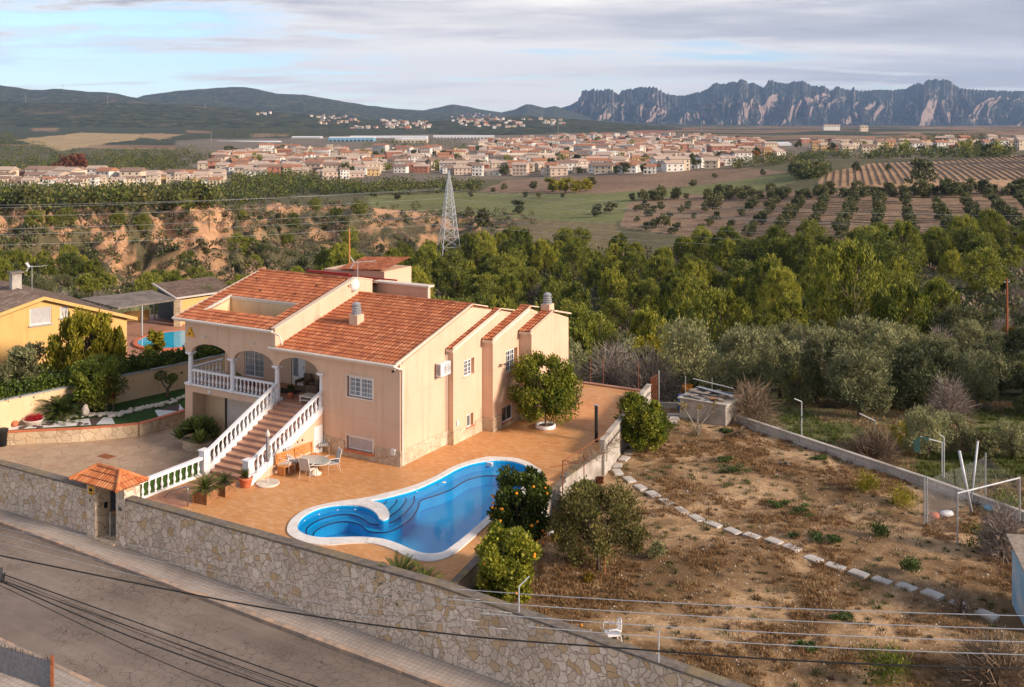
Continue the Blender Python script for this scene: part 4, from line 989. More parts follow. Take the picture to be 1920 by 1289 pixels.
for h in heads: link('crown', bush_clumps('crown', [(h[0], h[1], h[2]-h[3]*.45, h[3], 0)], ['hedge_leaf'], 900, (.07, .04), shell=.8, squash=(1, 1, .85)), o)
# ivy hedge on the neighbour's side of the wall
sp = []
pl = smooth_loop(bwp, 30, False)
for i, p in enumerate(pl):
    for k in range(10): sp.append((p[0]-.30-rnd.random()*1.6, p[1]+rnd.uniform(-.25, .25), .45+rnd.random()*.95+(.3 if k == 0 else 0), rnd.uniform(.35, .6), 0))
hg = thing('ivy_hedge', 'dense green ivy hedge spilling over the cream boundary wall', 'hedge', W(0, 0, 0)); link('foliage', bush_clumps('foliage', sp, ['hedge_leaf'], 95, (.15, .12), shell=.5), hg)
# agave by the garage
o = thing('agave', 'big clump of green agave rosettes in the stone bed beside the garage recess', 'agave', W(-13.75, -.45, -1.1)); 
link('leaves', rosette_mesh(11, 30, .80, .21, 'agave_leaf', 1.35, .3, heads=26, spread=.7), o, (0, 0, .45)); mb = MB(); mb.lathe([(.95, 0), (.95, .42), (.85, .44)], n=20, sy=.7); mb.build('stone_bed', MT['plinth_stone'], o)
# lower balustrade beside the gate path
lb = thing('path_balustrade', 'white balustrade with turned balusters and green screen between the gate path and driveway', 'balustrade', W(0, 0, 0))
A = Vector((-7.62, -5.82, -.02)); B = Vector((-7.74, -10.1, -.12)); mb = MB()
for lo, hi, w in ((-.1, .14, .10), (.80, .93, .12)):
    s = Vector((w, 0, 0)); up = Vector((0, 0, 1)); vs = [A-s+up*lo, A+s+up*lo, A+s+up*hi, A-s+up*hi, B-s+up*lo, B+s+up*lo, B+s+up*hi, B-s+up*hi]
    mb.raw(vs, [(3, 2, 1, 0), (4, 5, 6, 7), (0, 1, 5, 4), (1, 2, 6, 5), (2, 3, 7, 6), (3, 0, 4, 7)])
mb.build('rail', WH, lb); balusters(lb, A+Vector((0, 0, .13)), B+Vector((0, 0, .13)), 12, h=.69)
mb = MB(); mb.prism([(-7.79, -10.0), (-7.77, -10.0), (-7.70, -5.85), (-7.72, -5.85)], -.1, .78); mb.build('green_screen', MT['lawn'], lb)
# ---- street, kerbs, stone wall (everything falls gently to the right)
rz_ = lambda u, v=0: -1.35-.03*u
sheet('sidewalk', [(-45, -11.0), (40, -11.0), (40, -12.45), (-45, -12.6)], .0, MT['paving_small'], fn=rz_)
sheet('road', [(-45, -12.7), (40, -12.55), (40, -18.6), (-45, -18.6)], -.13, MT['asphalt'], fn=rz_)
sheet('sidewalk', [(-45, -18.75), (40, -18.75), (40, -20.6), (-45, -20.6)], .0, MT['paving_small'], fn=rz_)
sheet('yard', [(-45, -20.6), (40, -20.6), (40, -40), (-45, -40)], -.05, MT['concrete'], fn=rz_)
for (v0, v1) in ((-12.6, -12.45), (-18.75, -18.6)):
    rr = random.Random(4); x = -45
    mb = MB()
    while x < 40:
        w = rr.uniform(.75, 1.05); h = rr.uniform(-.008, .008); c = rr.uniform(-.012, .012); za, zb = rz_(x), rz_(x+w)
        e = .055 if v0 > -15 else 0
        vs = [(x+.008, v0+c-e, za-.2), (x+w-.008, v0+c-e, zb-.2), (x+w-.008, v1, zb-.2), (x+.008, v1, za-.2), (x+.008, v0+c-e, za+h), (x+w-.008, v0+c-e, zb+h), (x+w-.008, v1+.004, zb+h+.004), (x+.008, v1+.004, za+h+.004)]
        mb.raw(vs, [(0, 3, 2, 1), (4, 5, 6, 7), (0, 1, 5, 4), (1, 2, 6, 5), (2, 3, 7, 6), (3, 0, 4, 7)]); x += w
    tag(mb.build('kerb', MT['kerb_stone'], None, W(0, 0, 0), RZ), kind='structure')
def wall_run(mb, mc, pts, vi, vo, cov=.05, ch=.08):
    """pts: (u, v offset, foot z, top z)"""
    for (a, b) in zip(pts[:-1], pts[1:]):
        vs = [(a[0], vo+a[1], a[2]), (b[0], vo+b[1], b[2]), (b[0], vi+b[1], b[2]), (a[0], vi+a[1], a[2]), (a[0], vo+a[1], a[3]), (b[0], vo+b[1], b[3]), (b[0], vi+b[1], b[3]), (a[0], vi+a[1], a[3])]
        mb.raw(vs, [(0, 3, 2, 1), (4, 5, 6, 7), (0, 1, 5, 4), (1, 2, 6, 5), (2, 3, 7, 6), (3, 0, 4, 7)])
        vs = [(a[0], vo-cov+a[1], a[3]), (b[0], vo-cov+b[1], b[3]), (b[0], vi+cov+b[1], b[3]), (a[0], vi+cov+a[1], a[3]), (a[0], vo-cov+a[1], a[3]+ch), (b[0], vo-cov+b[1], b[3]+ch), (b[0], vi+cov+b[1], b[3]+ch), (a[0], vi+cov+a[1], a[3]+ch)]
        mc.raw(vs, [(0, 3, 2, 1), (4, 5, 6, 7), (0, 1, 5, 4), (1, 2, 6, 5), (2, 3, 7, 6), (3, 0, 4, 7)])
for nm, lbl, pts in (('street_wall', 'long irregular stone street wall with dark coping, running right from the gate', [(-6.7, 0, -2.2, .87), (10, 0, -2.2, .87), (22, 0, -2.6, .13), (34, 0, -3, -.6)]),
                     ('street_wall', 'shorter stone street wall with dark coping left of the tiled gate', [(-40, -2.6, -1.6, 1.3), (-14.2, -.45, -1.6, 1.12), (-8.5, 0, -1.6, .9)])):
    w_ = thing(nm, lbl, 'wall', W(0, 0, 0)); mb = MB(); mc = MB(); wall_run(mb, mc, pts, -11.0, -11.35); mb.build('stone_face', MT['street_stone'], w_); mc.build('coping', MT['dark_coping'], w_)
# ---- gate with a little tiled roof
gt = thing('street_gate', 'street gate with grey louvred door between stone pillars under a small orange tiled roof', 'gate', W(0, 0, 0))
mb = MB(); mb.box(-8.5, -7.95, -11.55, -10.6, -1.6, 1.42); mb.build('pillar', MT['street_stone'], gt)
mb = MB(); mb.box(-6.75, -6.2, -11.42, -10.6, -1.6, 1.42); mb.build('pillar', MT['street_stone'], gt)
mb = MB(); mb.box(-7.95, -7.93, -11.4, -10.62, -1.1, 1.4); mb.build('pillar_lining', MT['warm_stone'], gt)
mb = MB(); mb.box(-7.93, -6.76, -11.3, -10.9, 1.15, 1.40); mb.build('lintel', MT['white_trim'], gt)
mb = MB(); mb.box(-7.9, -6.78, -10.80, -10.76, -1.05, 1.14, 0)
for k in range(24): mb.box(-7.84, -6.84, -10.835, -10.80, -1.0+k*.09, -.94+k*.09)
mb.build('gate_door', MT['dark_metal'], gt)
mb = MB(); mb.box(-8.0, -6.7, -11.6, -10.9, -1.4, -1.05); mb.build('threshold', MT['warm_stone'], gt)
mb = MB(); mb.box(-7.93, -7.90, -11.1, -10.95, .1, .35); mb.build('intercom', MT['black_rubber'], gt)
def hip(u0, u1, v0, v1, z0, zr, mat, par, nm='gate_roof'):
    um, vm = (u0+u1)/2, (v0+v1)/2; hv = (v1-v0)/2; sl = (zr-z0)/hv; ru0, ru1 = u0+hv, u1-hv
    d1 = tile_roof(u0, u1, 0, hv, 0, sl, tw=.16, tl=.3, amp=.035, cut=lambda a, b: a > u0+b and a < u1-b)
    roof_obj(nm, d1, mat, par, xf=lambda a, b, z: (a, v0+b, z0+z)); roof_obj(nm, d1, mat, par, xf=lambda a, b, z: (u0+u1-a, v1-b, z0+z))
    d2 = tile_roof(v0, v1, 0, hv, 0, sl, tw=.16, tl=.3, amp=.035, cut=lambda a, b: a > v0+b and a < v1-b)
    roof_obj(nm, d2, mat, par, xf=lambda a, b, z: (u1-b, a, z0+z)); roof_obj(nm, d2, mat, par, xf=lambda a, b, z: (u0+b, v0+v1-a, z0+z))
    for (a, b) in (((ru0, vm, zr+.03), (ru1, vm, zr+.03)), ((u0, v0, z0+.05), (ru0, vm, zr+.03)), ((u1, v0, z0+.05), (ru1, vm, zr+.03)), ((u1, v1, z0+.05), (ru1, vm, zr+.03)), ((u0, v1, z0+.05), (ru0, vm, zr+.03))):
        ridge(a, b, .085, 'ridge_tiles', mat, par=par)
hip(-9.05, -5.95, -12.0, -10.35, 1.44, 1.98, MT['orange_tile'], gt)
mb = MB(); mb.box(-8.75, -6.2, -11.7, -10.6, 1.36, 1.44); mb.build('roof_soffit', MT['white_trim'], gt)
def plate(name, label, cat, loc, w, h, mat, rz=RZ, grp=None):
    mb = MB(); mb.box(-w/2, w/2, -.02, 0, -h/2, h/2); return tag(mb.build(name, mat, None, loc, rz), label, cat, grp)
o = plate('alarm_sign', 'small yellow alarm sign on the left gate pillar under the tiled roof', 'sign', W(-8.2, -11.555, .98), .32, .36, MT['yellow_plastic'])
mb = MB(); mb.box(-.10, .10, -.028, -.021, -.04, .10); mb.build('emblem', MT['black_rubber'], o); mb = MB(); mb.box(-.12, .12, -.028, -.021, -.14, -.10); mb.build('lettering', MT['black_rubber'], o)
def number(name, label, loc, ch='12'):
    cu = bpy.data.curves.new(name, 'FONT'); cu.body = ch; cu.size = .26; cu.extrude = .01; cu.materials.append(MT['dark_metal'])
    o = bpy.data.objects.new('tmp', cu); COL.objects.link(o); dg = bpy.context.evaluated_depsgraph_get(); me = bpy.data.meshes.new_from_object(o.evaluated_get(dg)); bpy.data.objects.remove(o)
    q = link(name, me, None, loc); q.rotation_euler = (R(90), 0, RZ); return tag(q, label, 'plaque')
number('house_emblem', 'small dark metal emblem on the left gate pillar below the alarm sign', W(-8.32, -11.565, .42), '*'); number('house_number', 'small dark metal house number on the wall right of the gate door', W(-6.62, -11.43, .38), '36')
# handrail at the gate steps
mb = MB(); p0 = PL(318, 948, -.3); p1 = PL(352, 952, -.05)
mb.tube([(p0[0]-.6, p0[1], -.25), (p0[0], p0[1], .35), (p1[0]-.2, p1[1], .82), (p1[0]-.06, p1[1], .84), (p1[0], p1[1], .78), (p1[0], p1[1], 0)], .028, 8)
tag(mb.build('handrail', MT['steel'], None, W(0, 0, 0), RZ, True), 'curved steel handrail just inside the street wall beside the planter boxes', 'handrail')
# ---- walls between terrace and plot
bk = thing('block_wall', 'grey concrete block wall with dark coping stepping up between terrace and garden plot', 'wall', W(0, 0, 0))
mb = MB(); mc = MB()
def run(pts, w, z0, z1, mb_, mc_, ch=.06):
    for a, b in zip(pts[:-1], pts[1:]):
        d = Vector((b[0]-a[0], b[1]-a[1])).normalized(); nn = Vector((d.y, -d.x))*w/2; n2 = nn*1.2
        mb_.prism([(a[0]-nn.x, a[1]-nn.y), (a[0]+nn.x, a[1]+nn.y), (b[0]+nn.x, b[1]+nn.y), (b[0]-nn.x, b[1]-nn.y)][::-1], z0, z1)
        if mc_ is not None: mc_.prism([(a[0]-n2.x, a[1]-n2.y), (a[0]+n2.x, a[1]+n2.y), (b[0]+n2.x, b[1]+n2.y), (b[0]-n2.x, b[1]-n2.y)][::-1], z1, z1+ch)
run([(9.62, -11.0), (8.80, -5.55), (8.02, 2.1)], .28, -1.6, .06, mb, mc); run([(8.02, 2.1), (7.95, 6.3)], .26, -1.6, .22, mb, mc)
mb.build('low_section', MT['concrete'], bk); mc.build('coping', MT['dark_coping'], bk)
t = NT('block_courses'); br = t.n('ShaderNodeTexBrick'); br.inputs['Scale'].default_value = 1; br.inputs['Brick Width'].default_value = .42; br.inputs['Row Height'].default_value = .21; br.inputs['Mortar Size'].default_value = .012
br.inputs['Color1'].default_value = (.46, .42, .37, 1); br.inputs['Color2'].default_value = (.38, .34, .30, 1); br.inputs['Mortar'].default_value = (.24, .21, .18, 1)
cb = t.n('ShaderNodeCombineXYZ'); sp_ = t.n('ShaderNodeSeparateXYZ'); t.l(t.co(), sp_.inputs[0]); t.l(t.math('ADD', sp_.outputs[0], sp_.outputs[1]), cb.inputs[0]); t.l(sp_.outputs[2], cb.inputs[1]); t.l(cb.outputs[0], br.inputs['Vector'])
t.base(t.mix(t.ramp(t.noise(1.2, 6).outputs[0], [(.45, 0.0), (.75, .5)]), br.outputs[0], (.60, .55, .48)), .9); MT['block_courses'] = t.m
mb = MB(); run([(8.1, 6.35), (5.95, 17.9)], .22, -1.6, .86, mb, None); mb.build('high_section', MT['block_courses'], bk)
mb = MB(); run([(8.1, 6.35), (5.95, 17.9)], .30, .86, .90, mb, None); mb.build('top_coping', MT['concrete'], bk)
mb = MB(); mb.tube([(8.28, 6.5, -.2), (8.25, 6.6, .5), (7.3, 12, .55), (6.3, 17.3, .6), (6.2, 17.8, .2)], .025, 6); tag(mb.build('hose', MT['black_rubber'], None, W(0, 0, 0), RZ), 'black hose clipped along the garden side of the block wall', 'hose')
tw_ = thing('terrace_end_wall', 'very low kerb wall with terracotta edging closing the far end of the terrace', 'wall', W(0, 0, 0)); mb = MB(); mb.box(-15, 5.5, 19.0, 19.25, -3, .06); mb.build('body', MT['concrete'], tw_)
mb = MB(); mb.box(-15, 5.5, 18.97, 19.28, .06, .10); mb.build('coping', MT['patio_brick'], tw_)
# ================================================================ terrace furniture
o = thing('garden_table', 'oval glass garden table on a white pedestal among the striped chairs', 'table', W(-2.97, -2.92, 0))
mb = MB(); mb.lathe([(.80, .70), (.82, .715), (.80, .73)], n=28, sy=.72); mb.build('tabletop', MT['table_glass'], o)
mb = MB(); mb.lathe([(.83, .695), (.85, .71), (.83, .728)], n=28, sy=.73); mb.build('table_rim', MT['white_trim'], o).scale = (1.0, 1.0, .9)
mb = MB(); mb.lathe([(.32, 0), (.34, .06), (.2, .12), (.12, .3), (.10, .69)], n=16); mb.build('pedestal', MT['white_trim'], o, smooth=True)
def chair_obj(label, loc, rz, grp, fab):
    o = thing('garden_chair', label, 'chair', loc, rz, grp); o.scale = (1.12, 1.12, 1.08)
    mb = MB(); mb.box(-.24, .24, -.24, .24, .40, .47, bev=.02); mb.build('seat_cushion', fab, o)
    mb = MB(); vs = [(-.23, .20, .46), (.23, .20, .46), (.23, .27, .46), (-.23, .27, .46), (-.21, .34, 1.0), (.21, .34, 1.0), (.21, .40, 1.0), (-.21, .40, 1.0)]
    mb.raw(vs, [(0, 3, 2, 1), (4, 5, 6, 7), (0, 1, 5, 4), (1, 2, 6, 5), (2, 3, 7, 6), (3, 0, 4, 7)]); mb.build('backrest', fab, o)
    for sx in (-1, 1):
        mb = MB(); mb.tube([(sx*.27, -.24, 0), (sx*.27, -.22, .40), (sx*.28, -.22, .64), (sx*.28, .0, .67), (sx*.27, .26, .66)], .016, 6); mb.build('arm_leg', MT['white_trim'], o, smooth=True)
        mb = MB(); mb.tube([(sx*.26, .34, 0), (sx*.25, .24, .42), (sx*.23, .40, 1.02)], .015, 6); mb.build('rear_leg', MT['white_trim'], o, smooth=True)
    return o
g = 'chairs round the glass garden table'
tc = W(-2.97, -2.92)
for (px, py, lb) in ((537, 886, 'cream garden chair nearest the bench end, left of the glass table'), (553, 882, 'grey striped garden chair left of the glass table facing it'), (578, 897, 'cream garden chair with its back to the pool in front of the glass table'), (622, 885, 'grey striped garden chair at the right end of the glass table'), (607, 850, 'upright striped garden chair behind the glass table near the stone plinth')):
    q = P(px, py, 0); d = Vector((tc.x, tc.y, 0))-Vector((q.x, q.y, 0)); rz = math.atan2(d.y, d.x)+math.pi/2
    chair_obj(lb, q, rz, g, MT['stripe_fabric'] if 'striped' in lb else MT['fabric_pale'])
o = thing('bench', 'long orange-brown slatted wooden bench against the stair wall', 'bench', W(-4.42, -2.7, 0), RZ-R(4))
mb = MB()
for k in range(4): mb.box(.05+k*.115, .15+k*.115, -1.25, 1.25, .42, .45)
mb.build('seat', MT['orange_wood'], o); mb = MB()
for k in range(4): mb.box(-.06-k*.015, -.02-k*.015, -1.25, 1.25, .52+k*.12, .62+k*.12)
mb.build('backrest', MT['orange_wood'], o)
for y in (-1.15, 0, 1.15):
    mb = MB(); mb.box(.02, .48, y-.03, y+.03, .0, .42); mb.box(-.04, .0, y-.03, y+.03, .35, .95); mb.build('leg', MT['orange_wood'], o)
o = thing('parasol', 'closed grey parasol standing on a round slab base at the foot of the stairs', 'parasol', P(502, 908, 0))
mb = MB(); mb.lathe([(.55, 0), (.56, .05), (.53, .085)], n=28); mb.build('base', MT['pale_stone'], o)
mb = MB(); mb.tube([(0, 0, .08), (0, 0, 2.55)], .024, 8); mb.build('pole', MT['white_trim'], o)
mb = MB(); mb.lathe([(.05, 1.05), (.09, 1.1), (.10, 1.5), (.075, 2.2), (.03, 2.5)], n=12); mb.build('canopy', MT['fabric_grey'], o, smooth=True)
mb = MB(); mb.lathe([(.10, 2.25), (.12, 2.35), (.06, 2.5), (.02, 2.6)], n=10); mb.build('cap', MT['fabric_pale'], o, smooth=True)
def planter(label, px, py, L, n, s):
    o = thing('planter_box', label, 'planter', P(px, py, 0), RZ+R(8), 'slatted wooden planters of sago palm')
    mb = MB()
    for k in range(5):
        z0 = .02+k*.098*s; mb.box(-.38*s, .38*s, -.38*s, -.35*s, z0, z0+.088*s); mb.box(-.38*s, .38*s, .35*s, .38*s, z0, z0+.088*s); mb.box(-.38*s, -.352*s, -.349*s, .349*s, z0, z0+.088*s); mb.box(.352*s, .38*s, -.349*s, .349*s, z0, z0+.088*s)
    for x in (-.4, .36):
        for y in (-.4, .36): mb.box(x*s, (x+.04)*s, y*s, (y+.04)*s, 0, .5*s)
    mb.build('box', MT['wood'], o); mb = MB(); mb.box(-.35*s, .35*s, -.35*s, .35*s, .1, .46*s); mb.build('soil', MT['soil'], o)
    link('fronds', cycad_mesh(n, n, L, lift=1.2, droop=.9, lw=.032, pairs=22), o, (0, 0, .52*s))
planter('larger wooden planter box with wide sago palm, nearest the street wall', 385, 940, 1.0, 42, 1.0)
planter('smaller wooden planter box with compact sago palm, nearer the stairs', 420, 926, .68, 36, .92)
o = thing('terracotta_pot', 'orange terracotta pot with a spiky agave beside the stair newel', 'plant pot', P(461, 913, 0)); mb = MB(); mb.lathe([(.2, 0), (.24, .05), (.31, .36), (.34, .38), (.34, .46), (.30, .46), (.28, .40)], n=20); mb.build('pot', MT['terracotta'], o, smooth=True); link('leaves', rosette_mesh(4, 46, .62, .07, 'palm_leaf', 1.35, .3), o, (0, 0, .40))
o = thing('potted_tree', 'bushy dark green citrus tree in a round white pot ring against the side wall', 'tree', P(1023, 803, 0)); cr, tk = tree_proto(77, 3.75, 2.12, 'citrus'); link('trunk', tk, o); link('crown', cr, o, (0, 0, .1))
mb = MB(); mb.lathe([(.5, 0), (.56, .04), (.56, .2), (.52, .24), (.42, .2), (.42, .1)], n=28); mb.build('pot', MT['white_paint'], o, smooth=True); mb = MB(); mb.lathe([(.42, .05), (.41, .15)], n=20); mb.build('soil', MT['soil'], o)
mb = MB(); f0 = mb
rs = random.Random(5)
for k in range(26):
    a = rs.random()*6.28; z = rs.uniform(.8, 2.8); r = 1.7*math.sqrt(max(.1, 1-((z-1.9)/1.6)**2))*rs.uniform(.85, 1.02); mb.lathe([(.01, -.035), (.03, -.02), (.03, .02), (.01, .035)], (r*math.cos(a), r*math.sin(a), z), 6)
mb.build('lemon_fruit', MT['yellow_plastic'], o)['kind'] = 'stuff'
mb = MB(); mb.lathe([(.09, 0), (.09, 1.95), (.06, 1.96)], n=12); o = tag(mb.build('stove_pipe', MT['black_rubber'], None, P(1118, 829, 0), RZ), 'tall black metal pipe standing on the terrace by the block wall', 'pipe'); mb = MB(); mb.box(-.1, .1, -.1, .1, 1.96, 2.0); mb.build('cap', MT['galvanised'], o)
o = thing('sago_palm', 'sago palm at the wall corner, left one of the pair below the pool', 'sago palm', W(7.6, -10.45, 0)); link('fronds', cycad_mesh(9, 56, 1.35, lift=1.2, droop=.8, lw=.03, pairs=26), o, (0, 0, .02))
o = thing('sago_palm', 'smaller sago palm right of its larger neighbour in the terrace corner', 'sago palm', W(8.7, -10.45, 0)); link('fronds', cycad_mesh(12, 44, 1.1, lift=1.2, droop=.7, lw=.03, pairs=24), o, (0, 0, .03))
# wall-mounted things
ac = thing('air_conditioner', 'white air conditioning unit fixed high on the sunlit side wall', 'air conditioner', W(.06, 3.5, 3.85))
mb = MB(); mb.box(0.02, .34, -.46, .46, 0, .68, bev=.02); mb.build('casing', MT['white_plastic'], ac); mb = MB(); k = len(mb.v)
for i in range(5): mb.tube([(.352, .10+math.cos(a)*(.06+.055*i), .34+math.sin(a)*(.06+.055*i)) for a in [j*2*math.pi/20 for j in range(21)]], .006, 4)
mb.build('fan_grille', MT['dark_metal'], ac); mb = MB()
for i in range(9): mb.box(.06, .30, -.468, -.461, .08+i*.06, .11+i*.06)
mb.build('side_grille', MT['dark_metal'], ac); mb = MB(); mb.box(-.05, .36, -.40, -.36, -.05, -.0); mb.box(-.05, .36, .36, .40, -.05, 0); mb.build('bracket', MT['galvanised'], ac)
al = thing('alarm_siren', 'yellow triangular alarm siren high at the left corner of the front wall', 'alarm', W(-14.72, -.05, 4.95)); mb = MB(); mb.raw([(-.3, -.06, 0), (.3, -.06, 0), (.0, -.06, .52), (-.3, .04, 0), (.3, .04, 0), (0, .04, .52)], [(0, 1, 2), (5, 4, 3), (0, 3, 4, 1), (1, 4, 5, 2), (2, 5, 3, 0)]); mb.build('housing', MT['yellow_plastic'], al); mb = MB(); mb.lathe([(.07, 0), (.06, .02)], n=10); q = mb.build('emblem', MT['dark_metal'], al, (0, -.065, .17)); q.rotation_euler = (R(90), 0, 0)
def cam_(label, loc, mat, rz=RZ):
    o = thing('security_camera', label, 'camera', loc, rz, 'small cameras and spotlights on the villa'); mb = MB(); mb.box(-.05, .05, -.02, .04, -.04, .06); mb.build('bracket', MT['white_plastic'], o); mb = MB(); mb.tube([(0, -.02, 0), (0, -.17, -.04)], .05, 8); mb.build('body', mat, o)
q = fac(385, 631); cam_('left small white spotlight above the first arch', W(q[0], -.05, q[2]), MT['white_plastic'])
q = fac(476, 644); cam_('small white spotlight above the middle arch', W(q[0], -.05, q[2]), MT['white_plastic'])
cam_('dark camera tucked under the eave at the sunlit corner', W(-.28, -.1, 4.78), MT['black_rubber'])
mb = MB(); mb.tube([(0, 0, 0), (.25, 0, .02), (.45, .05, .10)], .02, 6); mb.tube([(.4, -.1, .05), (.45, .2, .12)], .05, 6); mb.tube([(.3, .1, -.02), (.2, .35, -.05)], .04, 6); tag(mb.build('clothes_bracket', MT['dark_metal'], None, W(1.08, 7.85, 3.62), RZ), 'dark folded metal bracket on the side wall left of the upper window', 'bracket')
mb = MB(); mb.box(-.12, .12, -.09, 0, 0, .28); tag(mb.build('meter_box', MT['white_plastic'], None, W(-.38, 0, .55), RZ), 'small white meter box low on the front wall corner', 'box')
mb = MB(); mb.box(0, .08, -.08, .08, 0, .25); tag(mb.build('junction_box', MT['white_plastic'], None, W(.405, 4.55, .95), RZ), 'tiny white junction box low on the stepped side wall', 'box')
wl = thing('wall_lamp', 'small double wall lamp on the stair wall left of the cellar door', 'lamp', W(-4.94, -1.9, 1.05), RZ+R(90)); mb = MB(); mb.tube([(-.15, -.05, 0), (.15, -.05, 0)], .03, 6); mb.lathe([(.05, -.06), (.07, .04)], (-.18, -.08, 0), 8); mb.lathe([(.05, -.06), (.07, .04)], (.18, -.08, 0), 8); mb.build('body', MT['dark_metal'], wl)
q = side(683, 540, -8.0); ds = thing('satellite_dish', 'round white satellite dish on the ridge end of the party wall', 'satellite dish', W(-8.0, 6.15, 7.15), RZ+R(25))
mb = MB(); mb.lathe([(.02, .10), (.2, .08), (.42, .0), (.43, .01), (.2, .10), (.02, .12)], n=24); d_ = mb.build('reflector', MT['white_plastic'], ds, (0, 0, .42), smooth=True); d_.rotation_euler = (R(70), 0, 0)
mb = MB(); mb.tube([(0, .1, -.3), (0, .1, .45)], .025, 6); mb.build('mast', MT['galvanised'], ds); mb = MB(); mb.tube([(0, .05, .1), (0, -.42, .45)], .015, 6); mb.box(-.05, .05, -.5, -.4, .42, .52); mb.build('feed_arm', MT['galvanised'], ds)
def antenna(label, loc, rz, h=1.6, boom=.9):
    o = thing('tv_antenna', label, 'antenna', loc, rz); mb = MB(); mb.tube([(0, 0, 0), (0, 0, h)], .022, 6); mb.build('mast', MT['galvanised'], o); mb = MB(); mb.tube([(-.2, 0, h*.93), (boom, 0, h*.98)], .014, 5)
    for k in range(9): x = -.1+k*boom/8.5; w = .32-.02*k; mb.tube([(x, -w, h*.94+.004*k), (x, w, h*.94+.004*k)], .009, 4)
    mb.build('boom', MT['pale_galvanised'], o); mb = MB()
    for s in (-1, 1): mb.bar((-.2, 0, h*.93), (-.42, 0, h*.93+s*.34), .5, .015)
    mb.build('reflector', MT['pale_galvanised'], o)
antenna('silver television antenna standing behind the satellite dish on the villa ridge', W(-8.2, 6.9, 7.4), R(10), 1.5, 1.1)
# porch furniture
def wic(label, loc, rz):
    o = thing('wicker_armchair', label, 'armchair', loc, rz, 'wicker armchairs on the porch'); mb = MB(); mb.box(-.36, .36, -.36, .36, .05, .34, bev=.04); mb.box(-.36, -.26, -.36, .36, .34, .60); mb.box(.26, .36, -.36, .36, .34, .60); mb.box(-.26, .26, .26, .36, .34, .85); mb.build('frame', MT['wicker'], o); mb = MB(); mb.box(-.25, .25, -.34, .25, .345, .46, bev=.03); mb.build('seat_cushion', MT['fabric_pale'], o)
wic('dark wicker armchair with pale cushion beside the porch column', W(*PL(588, 741, FL)[:2], FL), RZ+R(-70)); wic('dark wicker armchair against the porch back wall', W(*PL(570, 732, FL)[:2], FL), RZ)
o = thing('coffee_table', 'low white slatted coffee table on the porch at the top of the stairs', 'table', W(-6.35, .65, FL), RZ); mb = MB(); mb.box(-.55, .55, -.33, .33, .34, .39); mb.box(-.5, .5, -.3, .3, .12, .15); mb.build('tabletop', MT['white_trim'], o)
for x in (-.5, .5):
    for y in (-.28, .28): mb = MB(); mb.box(x-.03, x+.03, y-.03, y+.03, 0, .34); mb.build('leg', MT['white_trim'], o)
mb = MB(); mb.box(-.75, .75, -.42, .42, 0, .012); tag(mb.build('doormat', MT['black_rubber'], None, W(-9.0, 1.75, FL+.003), RZ+R(4)), 'dark doormat lying on the porch floor before the front door', 'doormat')
def pplant(label, loc, r, h, mat, pot='terracotta', s=1):
    o = thing('potted_plant', label, 'potted plant', loc, RZ, 'potted plants on the balcony'); mb = MB(); mb.lathe([(.12*s, 0), (.17*s, .28*s), (.18*s, .3*s)], n=12); mb.build('pot', MT[pot], o, smooth=True); link('foliage', bush_clumps('foliage', [(0, 0, h*.2, r, 0), (r*.4, 0, h*.3, r*.7, 0)], [mat], 130, (.12, .06), seed=int(r*100), up=.8), o, (0, 0, .2))
pplant('reddish potted plant behind the middle bay of the balcony rail', W(-10.9, .9, FL), .28, .6, 'red_autumn'); pplant('yellow flowering potted plant beside the third column', W(-9.1, .7, FL), .30, .7, 'yellow_leaf'); pplant('dark green potted plant by the porch entrance column', W(-7.9, .75, FL), .28, .9, 'palm_leaf'); pplant('low flower pot with mixed leaves behind the first bay near the side rail', W(-12.6, 1.4, FL), .34, .5, 'yellowgreen_leaf', 'white_plastic', 1.3)
mb = MB(); mb.lathe([(.28, 0), (.33, .85), (.36, .9), (.30, .95)], n=16); tag(mb.build('waste_bin', MT['black_rubber'], None, P(3, 836, -1.1), 0, True), 'dark round bin at the left edge beside the retaining wall', 'bin')
# ================================================================ the garden plot
GZ = -1.0
t = NT('plot_ground'); big = t.noise(.20, 8, .66, dist=.6); c = t.ramp(t.noise(5, 8, .75).outputs[0], [(.3, (.44, .265, .13)), (.55, (.62, .41, .225)), (.75, (.74, .53, .32))])
c = t.mix(t.ramp(big.outputs[0], [(.41, 0.0), (.56, .92)]), c, t.ramp(t.noise(7, 7, .8).outputs[0], [(.3, (.085, .05, .024)), (.6, (.22, .125, .05)), (.8, (.30, .18, .07))]))
c = t.mix(t.ramp(t.noise(1.1, 7, .75).outputs[0], [(.50, 0.0), (.66, .75)]), c, (.17, .10, .05)); c = t.mix(t.ramp(t.noise(.5, 6, .7, src=t.mapp((1, 1, 1), (0, 0, 1))).outputs[0], [(.58, 0.0), (.72, .5)]), c, (.13, .04, .035))
c = t.mix(t.ramp(t.noise(26, 4, .7).outputs[0], [(.60, 0.0), (.72, .6)]), c, (.62, .47, .34)); c = t.mix(t.ramp(t.noise(18, 4, .7, src=t.mapp((1, 1, 1), (0, 0, 2))).outputs[0], [(.55, 0.0), (.68, .6)]), c, (.085, .05, .028)); t.base(c, .95); t.bump(t.noise(9, 8, .75).outputs[0], 1.0, .12); MT['plot_ground'] = t.m
plot = [(7.9, -11.05), (45, -11.05), (45, 2), (27.2, 10.8), (22.64, 12.96), (11.43, 18.56), (7.0, 20.8), (5.6, 20.8), (5.5, 18.0), (7.6, 6.0), (7.8, 2.0)]
